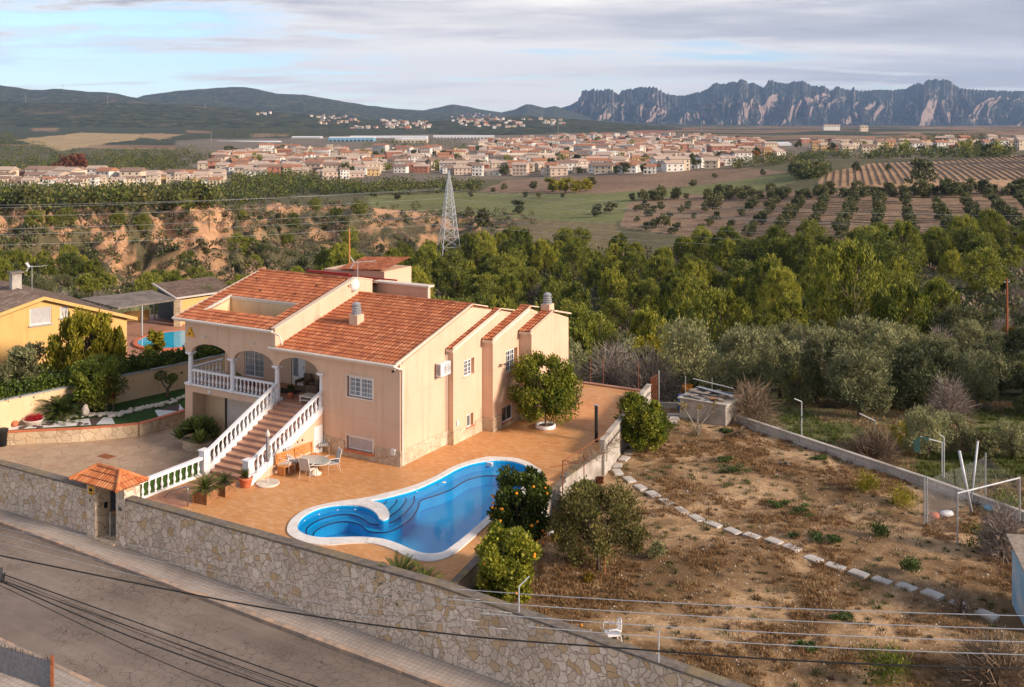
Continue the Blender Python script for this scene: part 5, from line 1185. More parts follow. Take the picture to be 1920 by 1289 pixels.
# displaced sheet so that it is not a plane
us = np.linspace(5.4, 45, 220); vv = np.linspace(-11.05, 20.8, 190); 
def inside(p, L):
    x, y = p; c = False; n = len(L)
    for i in range(n):
        x1, y1 = L[i]; x2, y2 = L[(i+1) % n]
        if (y1 > y) != (y2 > y) and x < (x2-x1)*(y-y1)/(y2-y1)+x1: c = not c
    return c
gv = []; 
def gz(u, v): return .16*noise.noise(Vector((u*.35, v*.35, 2)))+.05*noise.noise(Vector((u*1.7, v*1.7, 5)))
for v in vv:
    for u in us: gv.append((u, v, gz(u, v)))
gf = []
NU = len(us)
for j in range(len(vv)-1):
    for i in range(NU-1):
        if inside(((us[i]+us[i+1])/2, (vv[j]+vv[j+1])/2), plot): a = j*NU+i; gf.append((a, a+1, a+NU+1, a+NU))
me = np_mesh('garden_plot', np.array(gv), np.array(gf), [MT['plot_ground']], smooth=True); o = link('garden_plot', me, None, W(0, 0, GZ), RZ); o['kind'] = 'structure'
def gp(px, py, dz=0.0):
    q = PL(px, py, GZ); return W(q[0], q[1], GZ+gz(q[0], q[1])+dz)
# stepping stones
C6 = lambda x, y: (1040+x/4.028, 680+y/4.028)
st_px = [C6(*p) for p in [(897, 410), (893, 437), (880, 463), (600, 650), (565, 690), (525, 733), (475, 783), (475, 842), (562, 893), (648, 945), (742, 998), (845, 1057), (955, 1122), (1070, 1173), (1200, 1217), (1345, 1262)]]+[(1410, 1006), (1451, 1020), (1484.5, 1032), (1525, 1047), (1566, 1060), (1610, 1074), (1654, 1090), (1700, 1104), (1749, 1121), (1799, 1137), (1850, 1154)]
ords = ['first', 'second', 'third', 'fourth', 'fifth', 'sixth', 'seventh', 'eighth', 'ninth', 'tenth', 'eleventh', 'twelfth', 'thirteenth', 'fourteenth', 'fifteenth', 'sixteenth', 'seventeenth', 'eighteenth', 'nineteenth', 'twentieth', 'twenty-first', 'twenty-second', 'twenty-third', 'twenty-fourth', 'twenty-fifth', 'twenty-sixth', 'twenty-seventh']
smesh = []
for k in range(3):
    mb = MB(); r_ = random.Random(k); mb.box(-.38, .38, -.24, .24, -.10, .05, bev=.012); smesh.append(mb.mesh('stepping_stone', [MT['slab_grey']]))
for i, (px, py) in enumerate(st_px):
    q = gp(px, py); nx = st_px[min(i+1, len(st_px)-1)]; pv = st_px[max(i-1, 0)]
    if i in (2, 3): nx, pv = (px+1, py+1), (px, py)
    a = gp(*nx); b = gp(*pv); an = math.atan2(a.y-b.y, a.x-b.x)+rnd.uniform(-.12, .12)
    if i < 3: an = 0
    s = link('stepping_stone', smesh[i % 3], None, q+Vector((0, 0, .03)), an+(R(-8) if i > 8 else 0)); s.rotation_euler[0] = rnd.uniform(-.03, .03); s.scale = (rnd.uniform(.92, 1.05), rnd.uniform(.92, 1.08), 1)
    tag(s, '%s grey slab of the stepping stone path counted from the cistern end' % ords[i], 'stepping stone', 'stepping stones across the plot')
# trees and plants of the plot
def fruits(o, H, Rr, n, seed, low=.2, mat='citrus_orange', fr=.055):
    rs = random.Random(seed)
    for k in range(n):
        a = rs.random()*6.28; z = rs.uniform(low, .9)*H; r = Rr*math.sqrt(max(.1, 1-((z/H-.55)/.5)**2))*rs.uniform(.80, 1.0)
        mb = FR; f = link('orange_fruit', FRM, o, (r*math.cos(a), r*math.sin(a), z))
FR = MB(); FR.lathe([(.01, -.055), (.04, -.042), (.058, 0), (.04, .042), (.01, .055)], n=10); FRM = FR.mesh('orange_fruit', [MT['citrus_orange']], True)
o = tree('orange_tree', 'tall orange tree full of ripe fruit beside the pool wall', 'orange tree', gp(978, 1044), 3.55, 1.38, 'citrus', 31, mat='orange_leaf'); fruits(o, 3.55, 1.34, 46, 3)
o = tree('orange_tree', 'yellow-green orange tree with few fruit, nearest the street wall', 'orange tree', gp(952, 1136), 2.75, 1.32, 'citrus', 32); fruits(o, 2.75, 1.3, 9, 4)
tree('citrus_tree', 'round citrus tree growing by the high block wall near the cistern', 'citrus tree', gp(1205, 846), 2.9, 1.65, 'citrus', 33)
tree('citrus_bush', 'small dense citrus bush half hidden behind the sparse olive', 'bush', gp(1098, 975), 1.5, .8, 'citrus', 34)
o = tree('young_olive', 'sparse brownish-green tree with bare trunk in the middle of the near plot', 'tree', gp(1122, 1072), 3.3, 1.95, 'sparse', 35)
mb = MB(); mb.tube([(0, 0, 0), (.02, .02, 1.6)], .025, 6); tag(mb.build('wooden_stake', MT['orange_wood'], None, gp(1134, 1075), 0), 'orange wooden stake driven in right of the sparse tree trunk', 'stake')
def bush(label, px, py, h, r, mat, seed, n=110, lw=(.10, .05), up=1.0, name='bush', cat='bush'):
    q = gp(px, py); o = link(name, bush_clumps(name, [(rr_.uniform(-r, r)*.55, rr_.uniform(-r, r)*.55, rr_.uniform(0, h*.5), h*.45, 0) for rr_ in [random.Random(seed*31+i) for i in range(7)]], [mat], n, lw, seed, up=up), None, q)
    if mat == 'weed_leaf' and up < 1.2: o.scale = (1.5, 1.2, .6)
    return tag(o, label, cat)
bush('small grey-green grassy bush on bare soil right of the sparse tree', 1234, 1048, .7, .45, 'olive_leaf', 1, up=1.6)
bush('green leafy weeds in the middle of the plot above the path', 1378, 888, .55, .8, 'weed_leaf', 2); bush('bright green weed clump left of the larger weed patch', 1360, 868, .4, .35, 'weed_leaf', 3)
bush('low green weeds just above the stepping path on the right', 1527, 1016, .45, 1.1, 'weed_leaf', 4, 200); bush('green weeds between cistern path and low wall', 1505, 965, .4, .9, 'weed_leaf', 5); bush('green weed tuft left of a weed patch near the middle', 1465, 952, .35, .6, 'weed_leaf', 6)
bush('upright green herb clump in front of the wire enclosure', 1645, 1004, .8, .55, 'weed_leaf', 7, up=1.5); bush('slender green herb clump above the stepping path', 1706, 1078, .7, .4, 'weed_leaf', 8, up=1.5)
bush('rounded yellow-green bush by the low garden wall', 1630, 925, 1.1, .8, 'yellowgreen_leaf', 9, 150); bush('pointed yellow-green bush beside the wire enclosure corner', 1692, 948, 1.5, .55, 'yellowgreen_leaf', 10, 150)
bush('dark green clump inside the wire enclosure', 1850, 1030, 1.0, 1.2, 'hedge_leaf', 11, 120); bush('blue-green leafy plant at the cistern corner', 1367, 812, .4, .45, 'weed_leaf', 12); bush('yellow-green bush at the bottom edge of the picture', 1662, 1289, 1.3, .75, 'citrus_leaf', 13, 160)
bush('tiny yellow flowering weed at the sparse tree foot', 1104, 1088, .35, .2, 'yellow_leaf', 14); bush('low green weed near the bottom middle of the plot', 1575, 1160, .3, .35, 'weed_leaf', 15); bush('faint green weed tuft right of centre near bottom', 1515, 1215, .3, .4, 'weed_leaf', 16); bush('small green weed in front of the low wall', 1535, 862, .3, .4, 'weed_leaf', 17); bush('reddish low weeds by the bend of the path', 1118, 905, .3, .5, 'red_autumn', 18); bush('dark dried stump-like plant near the cistern', 1388, 822, .8, .25, 'brown_twig', 19, 90); bush('dark shrub at the foot of the orange trees', 905, 1122, .5, .7, 'hedge_leaf', 20)
bush('ashy grey heap of burnt twigs on the soil', 1472, 872, .22, .6, 'dry_twig', 21, 60); bush('dark leafy bush along the enclosure far side', 1890, 960, 1.2, 1.0, 'hedge_leaf', 22, 120)
# tufts of dry grass, weeds and pebbles all over the plot
def scatter_plot(n, f):
    out = []; rs = random.Random(99)
    while len(out) < n:
        u = rs.uniform(7.9, 32); v = rs.uniform(-10.9, 19)
        if not inside((u, v), plot): continue
        k = noise.noise(Vector((u*.28+3, v*.28, 1)))+.5*noise.noise(Vector((u*.9, v*.9, 4)))
        x = f(rs, u, v, k)
        if x: out.append(x)
    return out
sp = scatter_plot(4600, lambda rs, u, v, k: (u, v, gz(u, v)-.02, rs.uniform(.06, .22), 0 if k > .05 else (1 if k > -.12 else 2)) if rs.random() < .10+max(0, k)*3.2 else None)
o = link('dry_grass', bush_clumps('dry_grass', sp, ['dry_grass', 'brown_twig', 'scrub_leaf'], 34, (.13, .03), up=1.4, squash=(1.5, 1.5, .5)), None, W(0, 0, GZ), RZ); tag(o, 'dry tufts, brown weeds and dead leaves covering the garden plot', 'dry grass', kind='stuff')
rs = np.random.RandomState(4); N = 5200; pu = 7.9+rs.random(N)*24; pv = -10.9+rs.random(N)*29; ok = np.array([inside((a, b), plot) for a, b in zip(pu, pv)]); pu, pv = pu[ok], pv[ok]
pz = np.array([gz(a, b) for a, b in zip(pu, pv)]); cen = np.stack([pu, pv, pz+.01], 1); s_ = .015+.03*rs.random(len(cen))**2
tet = np.array([[1, 0, -.3], [-.6, .9, -.3], [-.6, -.9, -.3], [0, 0, .8]]); vs = (cen[:, None, :]+tet[None]*s_[:, None, None]).reshape(-1, 3); b4 = np.arange(len(cen))[:, None]*4
fs = np.concatenate([b4+np.array([[0, 1, 3]]), b4+np.array([[1, 2, 3]]), b4+np.array([[2, 0, 3]])]).reshape(-1, 3); o = link('pebbles', np_mesh('pebbles', vs, fs, [MT['pale_stone']]), None, W(0, 0, GZ), RZ); tag(o, 'scattered pale pebbles over the reddish soil of the plot', 'pebbles', kind='stuff')
# low garden walls
def lowwall(label, pts, z1, name='garden_wall'):
    o = thing(name, label, 'wall', W(0, 0, 0)); m1 = MB(); m2 = MB(); run(pts, .20, -2.6, z1, m1, None); run(pts, .24, z1, z1+.04, m2, None); m1.build('blocks', MT['block_courses'], o); m2.build('coping', MT['concrete'], o)
lowwall('long low block wall dividing the plot from the grassy field', [(11.2, 18.9), (22.7, 13.1), (27.5, 10.4), (40, 3)], -.55); lowwall('short low wall between rusty gate and cistern', [(5.95, 19.2), (7.9, 20.1), (8.6, 19.6)], -.6)
# cistern with loose roofing on top
q = [PL(1283, 776, GZ), PL(1357, 797, GZ), PL(1386, 785, GZ)]; 
ci = thing('cistern', 'square grey concrete cistern with loose boards and sheets on top', 'cistern', W(7.9, 18.0, GZ), RZ-R(4))
mb = MB(); mb.box(0, 3.0, 0, 2.4, -.6, 1.25, bev=.03); mb.build('body', MT['concrete'], ci)
mb = MB(); mb.box(-.1, 3.1, -.1, 2.5, 1.25, 1.32); mb.build('top_slab', MT['concrete'], ci)
for k, (a, b, w, m) in enumerate((((.2, 2.3, 1.5), (3.0, 1.0, 1.62), .3, 'galvanised'), ((.0, 1.6, 1.46), (2.6, .3, 1.5), .35, 'old_wood'), ((.6, .2, 1.47), (1.7, 2.3, 1.49), .25, 'old_wood'), ((1.9, .1, 1.5), (3.3, 2.2, 1.48), .3, 'wood'), ((.3, 1.9, 1.42), (2.6, 2.1, 1.45), .5, 'dark_metal'), ((2.0, .4, 1.38), (2.3, 2.3, 1.4), .5, 'old_wood'), ((.1, .5, 1.38), (1.4, .3, 1.38), .4, 'fabric_grey'), ((-.2, 2.5, 1.9), (2.6, 2.2, 1.75), .08, 'pale_galvanised'), ((.3, .8, 1.52), (3.2, .6, 1.56), .12, 'dark_metal'))):
    mb = MB(); mb.bar(a, b, w, .03); mb.build('loose_board', MT[m], ci)
mb = MB(); mb.lathe([(.27, 0), (.30, .05), (.30, .88), (.26, .95), (.1, .97)], n=18); tag(mb.build('water_barrel', MT['blue_plastic'], None, gp(1280, 772), 0, True), 'blue plastic barrel standing left of the cistern', 'barrel')
ft = thing('fig_tree', 'small bare-branched tree with few brown-yellow leaves before the cistern', 'tree', gp(1308, 818), 0)
mb = MB(); 
for a in range(6): 
    an = a*1.1+.3; mb.tube([(0, 0, 0), (.25*math.cos(an), .25*math.sin(an), .7), (1.1*math.cos(an), .8*math.sin(an), 1.5+.15*a)], .035, 5, 0, .01)
mb.build('trunk', MT['pale_bark'], ft); link('crown', bush_clumps('crown', [(1.0*math.cos(a*1.1+.3), .7*math.sin(a*1.1+.3), 1.3+.1*a, .3, 0) for a in range(6)], ['yellow_leaf'], 22, (.13, .09)), ft)
o = tree('bare_fig', 'bare twisting tree leaning over the right side of the cistern', 'tree', W(11.9, 19.6, -1.4), 3.2, 2.0, 'bare_brown', 44)
# plastic chair
pc = thing('plastic_chair', 'white slatted plastic armchair behind the street wall coping', 'chair', gp(1148, 1208), R(-78))
mb = MB(); mb.box(-.25, .25, -.24, .24, .40, .43, bev=.012); mb.build('seat', MT['white_plastic'], pc); mb = MB()
arc = [(.27*math.sin(a), .30-.10*(1-math.cos(a)), .88-.34*(abs(a)/1.35)**2.2) for a in [(-1.35+2.7*i/12) for i in range(13)]]
mb.tube(arc, .022, 6); 
for i in range(9): x = -.21+i*.0525; mb.bar((x*.85, .235, .43), (x, .27, .86-.9*x*x), .030, .012)
mb.build('backrest', MT['white_plastic'], pc)
for sx in (-1, 1):
    mb = MB(); mb.tube([(sx*.265, .24, .56), (sx*.30, .05, .66), (sx*.30, -.2, .65), (sx*.29, -.25, .60)], .024, 6); mb.build('armrest', MT['white_plastic'], pc, smooth=True)
    mb = MB(); mb.bar((sx*.30, -.27, 0), (sx*.28, -.23, .62), .06, .03); mb.build('front_leg', MT['white_plastic'], pc); mb = MB(); mb.bar((sx*.28, .30, 0), (sx*.25, .22, .42), .06, .03); mb.build('rear_leg', MT['white_plastic'], pc)
# bucket and sack by the orange tree
mb = MB(); mb.lathe([(.16, 0), (.30, .24), (.32, .26), (.05, .30)], n=16, sy=.8); tag(mb.build('green_tub', MT['green_plastic'], None, gp(1046, 998, .12), 0, True), 'bright green plastic tub lying on a yellow sack by the wall', 'tub'); mb = MB(); mb.lathe([(.22, 0), (.30, .1), (.24, .24), (.08, .28)], n=12, sx=1.1); tag(mb.build('yellow_sack', MT['yellow_leaf'], None, gp(1043, 1012), 0, True), 'yellow sack on the ground below the green tub', 'sack')
mb = MB(); mb.lathe([(.15, 0), (.2, .1), (.1, .3)], n=10); tag(mb.build('white_bag', MT['white_plastic'], None, gp(1033, 1010), 0, True), 'white crumpled bag beside the yellow sack', 'bag')
for i, (px, py) in enumerate(((1010, 1032), (1018, 1022), (996, 1040), (1090, 1177), (1006, 1018))): tag(link('fallen_orange', FRM, None, gp(px, py, .05)), 'ripe orange fallen on the soil near the orange trees', 'orange', 'fallen oranges on the soil')
# grape arbour against the block wall
ga = thing('arbour_frame', 'thin rusty pipe frame of a grape arbour straddling the block wall', 'frame', W(0, 0, 0))
q1 = PL(1055, 958, GZ); q2 = PL(1095, 932, GZ)
mb = MB(); mb.tube([(q1[0], q1[1], -1), (q1[0], q1[1], 1.35)], .03, 6); mb.build('post', MT['rust'], ga); mb = MB(); mb.tube([(q2[0], q2[1], -1), (q2[0], q2[1], 1.2)], .025, 6); mb.build('post', MT['rust'], ga); mb = MB(); mb.tube([(q1[0]-.6, q1[1]-.1, .95), (q2[0]+.3, q2[1]+.1, .85)], .02, 6); mb.tube([(q1[0], q1[1], 1.3), (q2[0]-.4, q2[1]+3.5, 1.1)], .02, 6); mb.tube([(q1[0], q1[1], 1.35), (q1[0]+.8, q1[1]+.1, 1.32)], .02, 6); mb.build('crossbar', MT['rust'], ga)
tag(link('bare_vine', bush_clumps('bare_vine', [(q1[0]+.2+i*.05, q1[1]+.5+i*.55, .75+.1*math.sin(i), .42, 0) for i in range(9)], ['brown_twig'], 60, (.45, .018), up=.2), None, W(0, 0, 0), RZ), 'leafless grape vine tangled over the arbour and wall top', 'vine')
mb = MB(); 
for k in range(5): mb.tube([(k*.06, 0, 0), (k*.06+.05, .1, .5), (k*.05, .05, .95)], .03, 5)
tag(mb.build('rusty_tools', MT['rust'], None, gp(1048, 975), RZ), 'bundle of rusty rods leaning on the block wall', 'rods')
# rusty gate and fence posts at the far side
rg = thing('rusty_gate', 'narrow rusty mesh gate at the far end of the block wall', 'gate', W(5.9, 18.3, -1.0)); mb = MB()
for k in range(14): mb.tube([(0, k*.075, .2), (0, k*.075, 2.1)], .010, 4)
mb.build('mesh_panel', MT['rust'], rg); mb = MB(); mb.tube([(0, 0, .15), (0, 0, 2.15), (0, 1.0, 2.15), (0, 1.0, .15), (0, 0, .15)], .025, 5); mb.build('gate_frame', MT['rust'], rg); mb = MB(); mb.tube([(.08, 1.15, 0), (.08, 1.15, 2.4)], .04, 6); mb.build('post', MT['galvanised'], rg)
def post(label, loc, h, mat='galvanised', arm=None, r=.03, grp=None, name='fence_post'):
    mb = MB(); pts = [(0, 0, -.5), (0, 0, h)]; mb.tube(pts, r, 6)
    if arm: mb.tube([(0, 0, h), arm], r*.9, 6)
    return tag(mb.build(name, MT[mat], None, loc, 0), label, 'post', grp)
post('bare galvanised post rising behind the cistern on its left', P(1285, 745, -1.2), 1.4); post('thin post standing behind the cistern top', P(1335, 748, -1.2), 1.4, r=.02)
for (px, py, lb) in ((1107, 726, 'rust-brown fence post nearest the villa corner at the terrace end'), (1131, 724, 'second rust-brown fence post beyond the terrace end'), (1197, 737, 'rust-brown fence post near the rusty gate')): post(lb, P(px, py, -.8), 2.0, 'rust', r=.025, grp='rusty fence posts at the terrace end')
gy = 'cranked posts of the old field fence'
post('cranked white fence post rising from the low wall with dark hoses', P(1503, 815, -.9), 1.9, 'pale_galvanised', (-.45, -.1, 2.1), grp=gy); post('cranked white fence post in the brambles', P(1641, 838, -1.6), 1.5, 'pale_galvanised', (-.95, -.1, 1.95), grp=gy)
post('cranked white fence post with long arm beside the green net', P(1766, 875, -1.5), 1.3, 'pale_galvanised', (-1.2, -.1, 1.65), grp=gy); post('cranked white fence post just right of the green net', P(1770, 880, -1.5), 1.7, 'pale_galvanised', (-.3, -.1, 1.9), grp=gy)
mb = MB(); mb.tube([(0, 0, 0), (.35, .05, .45), (.55, 0, 1.0)], .02, 5); mb.tube([(1.3, 0, 0), (.8, 0, .5), (.6, 0, 1.0)], .02, 5); tag(mb.build('black_hose', MT['black_rubber'], None, P(1486, 813, -.55), 0), 'pair of black hoses hanging from the cranked post on the low wall', 'hose')
tag((lambda m: (m.raw([(0, 0, 0), (.5, .3, .1), (.45, .2, -.75), (.05, 0, -.6), (1.1, .5, .02), (.9, .35, -.2)], [(0, 1, 2, 3), (1, 4, 5)]), m.build('green_net', MT['blue_paint'], None, P(1712, 826, .2), 0))[1])(MB()), 'dark green net hanging beside the cranked fence posts', 'net')
bpy.data.objects['green_net'].data.materials[0] = noisy('dark_green_net', (.004, .022, .02), (.008, .04, .032), 5, .8, .1)
wp1 = P(1822, 950, GZ); wp2 = P(1818, 950, GZ)
mb = MB(); mb.tube([(0, 0, 0), (-.62, -.1, 2.9)], .07, 8); tag(mb.build('leaning_pole', MT['pale_galvanised'], None, P(1822, 962, GZ), 0, True), 'pale pole leaning to the left inside the wire enclosure', 'pole'); mb = MB(); mb.tube([(0, 0, 0), (.62, .6, 2.9)], .05, 8); tag(mb.build('leaning_pole', MT['pale_galvanised'], None, P(1820, 950, GZ), 0, True), 'pale pole leaning to the right, crossing the left-leaning one', 'pole')
# wire enclosure
t = NT('wire_mesh'); t.t.nodes.remove(t.b); uvn = t.mapp((1, 1, 1)); sx = t.n('ShaderNodeSeparateXYZ'); t.l(uvn, sx.inputs[0])
d1 = t.math('ADD', t.math('MULTIPLY', t.math('ADD', sx.outputs[0], sx.outputs[1]), 16), t.math('MULTIPLY', sx.outputs[2], 16)); d2 = t.math('SUBTRACT', t.math('MULTIPLY', t.math('ADD', sx.outputs[0], sx.outputs[1]), 16), t.math('MULTIPLY', sx.outputs[2], 16))
m1 = t.math('LESS_THAN', t.math('FRACT', d1), .07); m2 = t.math('LESS_THAN', t.math('FRACT', d2), .07); mm = t.math('MAXIMUM', m1, m2)
df = t.n('ShaderNodeBsdfDiffuse'); df.inputs[0].default_value = (.34, .35, .37, 1); tr = t.n('ShaderNodeBsdfTransparent'); mx = t.n('ShaderNodeMixShader'); t.l(mm, mx.inputs[0]); t.l(tr.outputs[0], mx.inputs[1]); t.l(df.outputs[0], mx.inputs[2]); t.l(mx.outputs[0], t.out.inputs[0]); MT['wire_mesh'] = t.m
we = thing('wire_enclosure', 'chain link enclosure with steel posts at the right edge of the plot', 'fence', (0, 0, 0), 0)
e = [P(1735, 990, GZ), P(1793, 1018, GZ), P(1912, 960, GZ), P(1846, 935, GZ)]; H_ = 2.0
pts = [P(1737, 985, GZ), P(1738, 893, GZ), P(1846, 890, GZ), P(1912, 925, GZ)]
a0, a1, a2, a3 = P(1733, 985, GZ), P(1795, 1018, GZ), P(1912, 985, GZ), P(1848, 935, GZ)
for q in (a0, a1, a2, a3, a0+Vector((.12, .0, 0))): mb = MB(); mb.tube([(q.x, q.y, q.z-.3), (q.x, q.y, q.z+(2.2 if q is not a1 else 2.15))], .035, 6); mb.build('post', MT['galvanised'], we)
for a, b in ((a0, a1), (a0, a3), (a3, a2)):
    mb = MB(); mb.raw([a, b, b+Vector((0, 0, 2.0)), a+Vector((0, 0, 2.0))], [(0, 1, 2, 3)]); mb.build('mesh_panel', MT['wire_mesh'], we)
mb = MB(); mb.tube([a1+Vector((0, 0, 2.13)), a2+Vector((0, 0, 2.13))], .035, 6); mb.build('top_rail', MT['pale_galvanised'], we)
for lb, px, py, m in (('white sack lying inside the wire enclosure', 1775, 964, 'white_plastic'), ('orange-red pot inside the wire enclosure', 1752, 968, 'terracotta'), ('pale green sheet leaning on the wall in the enclosure', 1855, 958, 'blue_paint')):
    mb = MB(); mb.lathe([(.16, 0), (.24, .08), (.2, .2), (.06, .24)], n=12, sx=1.5 if 'sack' in lb else 1); tag(mb.build(lb.split()[1] if 'sack' in lb else ('pot' if 'pot' in lb else 'sheet'), MT[m], None, gp(px, py), .3, True), lb, 'sack' if 'sack' in lb else ('pot' if 'pot' in lb else 'sheet'))
# blue shed at the right edge
sh = thing('garden_shed', 'pale blue shed with rusty sheet roof cut by the right edge of the picture', 'shed', gp(1930, 1186), R(-12)); 
mb = MB(); mb.box(0, 2.6, 0, 2.2, -.4, 2.05); mb.build('wall', MT['blue_paint'], sh); mb = MB(); mb.raw([(-.15, -.15, 2.05), (2.8, -.15, 2.05), (2.8, 2.4, 2.5), (-.15, 2.4, 2.5), (-.15, -.15, 2.11), (2.8, -.15, 2.11), (2.8, 2.4, 2.56), (-.15, 2.4, 2.56)], [(0, 3, 2, 1), (4, 5, 6, 7), (0, 1, 5, 4), (1, 2, 6, 5), (2, 3, 7, 6), (3, 0, 4, 7)]); mb.build('roof', MT['old_wood'], sh); mb = MB(); mb.box(-.04, .06, -.04, .06, -.3, 2.0); mb.build('corner_post', MT['rust'], sh)
tree('bare_tree', 'leafless pale tree standing beside the blue shed', 'tree', gp(1880, 1045), 2.6, 1.1, 'bare', 51); tree('bare_bush', 'tangle of bare pinkish branches in the bottom right corner', 'bush', gp(1872, 1289), 1.7, 1.6, 'bare_brown', 52); tree('bare_bush', 'dry reddish bush behind the low wall among brambles', 'bush', P(1640, 868, -1.7), 1.9, 1.7, 'bare_brown', 53)
tree('bare_bush', 'thin dry grass-like bush over the last stepping stones', 'bush', gp(1800, 1150), 1.0, .7, 'bare_brown', 54)
# barbed wire fence on the street wall
fw = thing('wire_fence', 'four-strand white wire fence along the street wall top', 'fence', (0, 0, 0), 0)
st = W(9.5, -11.15, .97)
ends = [((827, 1100, .98), (2080, 1167)), ((827, 1112, .85), (2080, 1193)), ((827, 1124, .7), (2080, 1221)), ((827, 1136, .55), (2080, 1247))]
for i in range(4):
    a = W(9.5, -11.12-.0, 1.55-.2*i); b = W(40, -11.12, 1.15-.24*i)
wirev = [((845, 1104), (1920, 1155)), ((845, 1124), (1920, 1180)), ((900, 1150), (1920, 1204)), ((990, 1175), (1920, 1228))]
for (a, b) in wirev:
    # strands stretched from the wall corner to a post by the shed
    p0 = P(a[0], a[1], 1.0); Y1 = 26.5
    p1 = Vector(((b[0]-960)/F*Y1, Y1, EYE-(b[1]-HZ)*Y1/F)); mb = MB(); dd = p1-p0
    mb.tube([p0+dd*t_-Vector((0, 0, .12*4*t_*(1-t_))) for t_ in [k/14*1.25 for k in range(15)]], .012, 5); mb.build('wire', MT['pale_galvanised'], fw)
for (px, py, h, am) in ((973, 1148, .85, (.35, .1, 1.15)), (1235, 1236, .9, None)):
    q = P(px, py, .75); mb = MB(); mb.tube([q-Vector((0, 0, .1)), q+Vector((0, 0, h))], .022, 6)
    if am: mb.tube([q+Vector((0, 0, h)), q+Vector(am)], .02, 6)
    mb.build('post', MT['pale_galvanised'], fw)
# yard behind a low fence, bottom left
yf = thing('yard_fence', 'blue-grey tarpaulin fence with rusty posts and a white fringe at the bottom left corner', 'fence', (0, 0, 0), 0); zb = -1.3
A = Vector((-18.6, 34.2, zb)); B = Vector((-14.95, 32.6, zb))
pts_ = [A+Vector((-1.6, 1.4, 0)), A+Vector((1.0, -.45, 0)), B]
for i in range(2):
    a, b = pts_[i], pts_[i+1]; mb = MB(); mb.bar(a+Vector((0, 0, .35)), b+Vector((0, 0, .35)), .03, 1.0); mb.build('panel', MT['fabric_grey'], yf)
    mb = MB(); 
    for k in range(26): q = a.lerp(b, k/26)+Vector((0, 0, .85)); mb.bar(q, q+Vector((rnd.uniform(-.04, .04), 0, rnd.uniform(.05, .16))), .04, .02)
    mb.build('fringe', MT['dry_twig'], yf)
for q in pts_: mb = MB(); mb.bar(q-Vector((0, 0, .5)), q+Vector((0, 0, 1.05)), .09, .09); mb.build('post', MT['rust'], yf)
# ================================================================ overhead cables over the street
def at3(px, py, Y): return Vector(((px-960)/F*Y, Y, EYE-(py-HZ)*Y/F))
def cable(name, label, pts, r, mat='black_rubber', grp=None):
    P3 = [at3(*p) for p in pts]; out = []; N = 8
    for i in range(len(P3)-1):
        p0 = P3[max(i-1, 0)]; p1 = P3[i]; p2 = P3[i+1]; p3 = P3[min(i+2, len(P3)-1)]
        for j in range(N):
            t_ = j/N; out.append(.5*((2*p1)+(p2-p0)*t_+(2*p0-5*p1+4*p2-p3)*t_*t_+(3*p1-p0-3*p2+p3)*t_**3))
    out.append(P3[-1]); mb = MB(); mb.tube(out, r, 5); return tag(mb.build(name, MT[mat], None, None, 0, True), label, 'cable', grp)
gc = 'overhead cables crossing the street'
cable('overhead_cable', 'single thick black overhead cable sagging across the whole street picture', [(-60, 1030, 27), (0, 1042, 26.5), (495, 1140, 24.5), (850, 1190, 23.5), (1170, 1216, 22.8), (1440, 1236, 22.4), (1700, 1248, 22), (1990, 1256, 22)], .019, grp=gc)
fans = [((0, 1075), (500, 1255), (620, 1297), .012), ((0, 1088), (500, 1268), (600, 1302), .009), ((0, 1090), (240, 1192), (540, 1300), .013), ((0, 1098), (260, 1222), (430, 1292), .008), ((0, 1080), (230, 1170), (520, 1280), .005), ((0, 1085), (240, 1180), (520, 1290), .005)]
lb = ['upper black cable of the bundle at bottom left', 'second black cable of the bundle at bottom left', 'thick twisted black cable in the middle of the bottom left bundle', 'lowest black cable of the bottom left bundle', 'thin upper wire inside the bottom left bundle', 'thin lower wire inside the bottom left bundle']
for f_, l in zip(fans, lb): cable('overhead_cable', l, [(f_[0][0]-60, f_[0][1]-24, 21), (*f_[0], 21), (*f_[1], 19), (*f_[2], 18.4), (f_[2][0]+60, f_[2][1]+24, 18.2)], f_[3], grp=gc)
for k, (a, b, c_) in enumerate((((0, 973), (500, 1070), (900, 1125)), ((0, 990), (450, 1080), (960, 1150)), ((0, 1002), (400, 1100), (900, 1165)), ((0, 1018), (500, 1132), (950, 1180)))):
    cable('fence_wire', ['topmost', 'second', 'third', 'lowest'][k]+' faint grey wire stretched in front of the stone street wall', [(*a, 33), (*b, 31), (*c_, 30)], .006, 'galvanised', 'thin grey wires before the street wall')
mb = MB(); mb.tube([at3(3, 1065, 21), at3(3, 1092, 21)], .03, 5); mb.tube([at3(9, 1074, 21), at3(6, 1090, 21)], .02, 5); tag(mb.build('cable_bracket', MT['dark_metal'], None), 'dark metal bracket gathering the cables at the left edge', 'bracket')
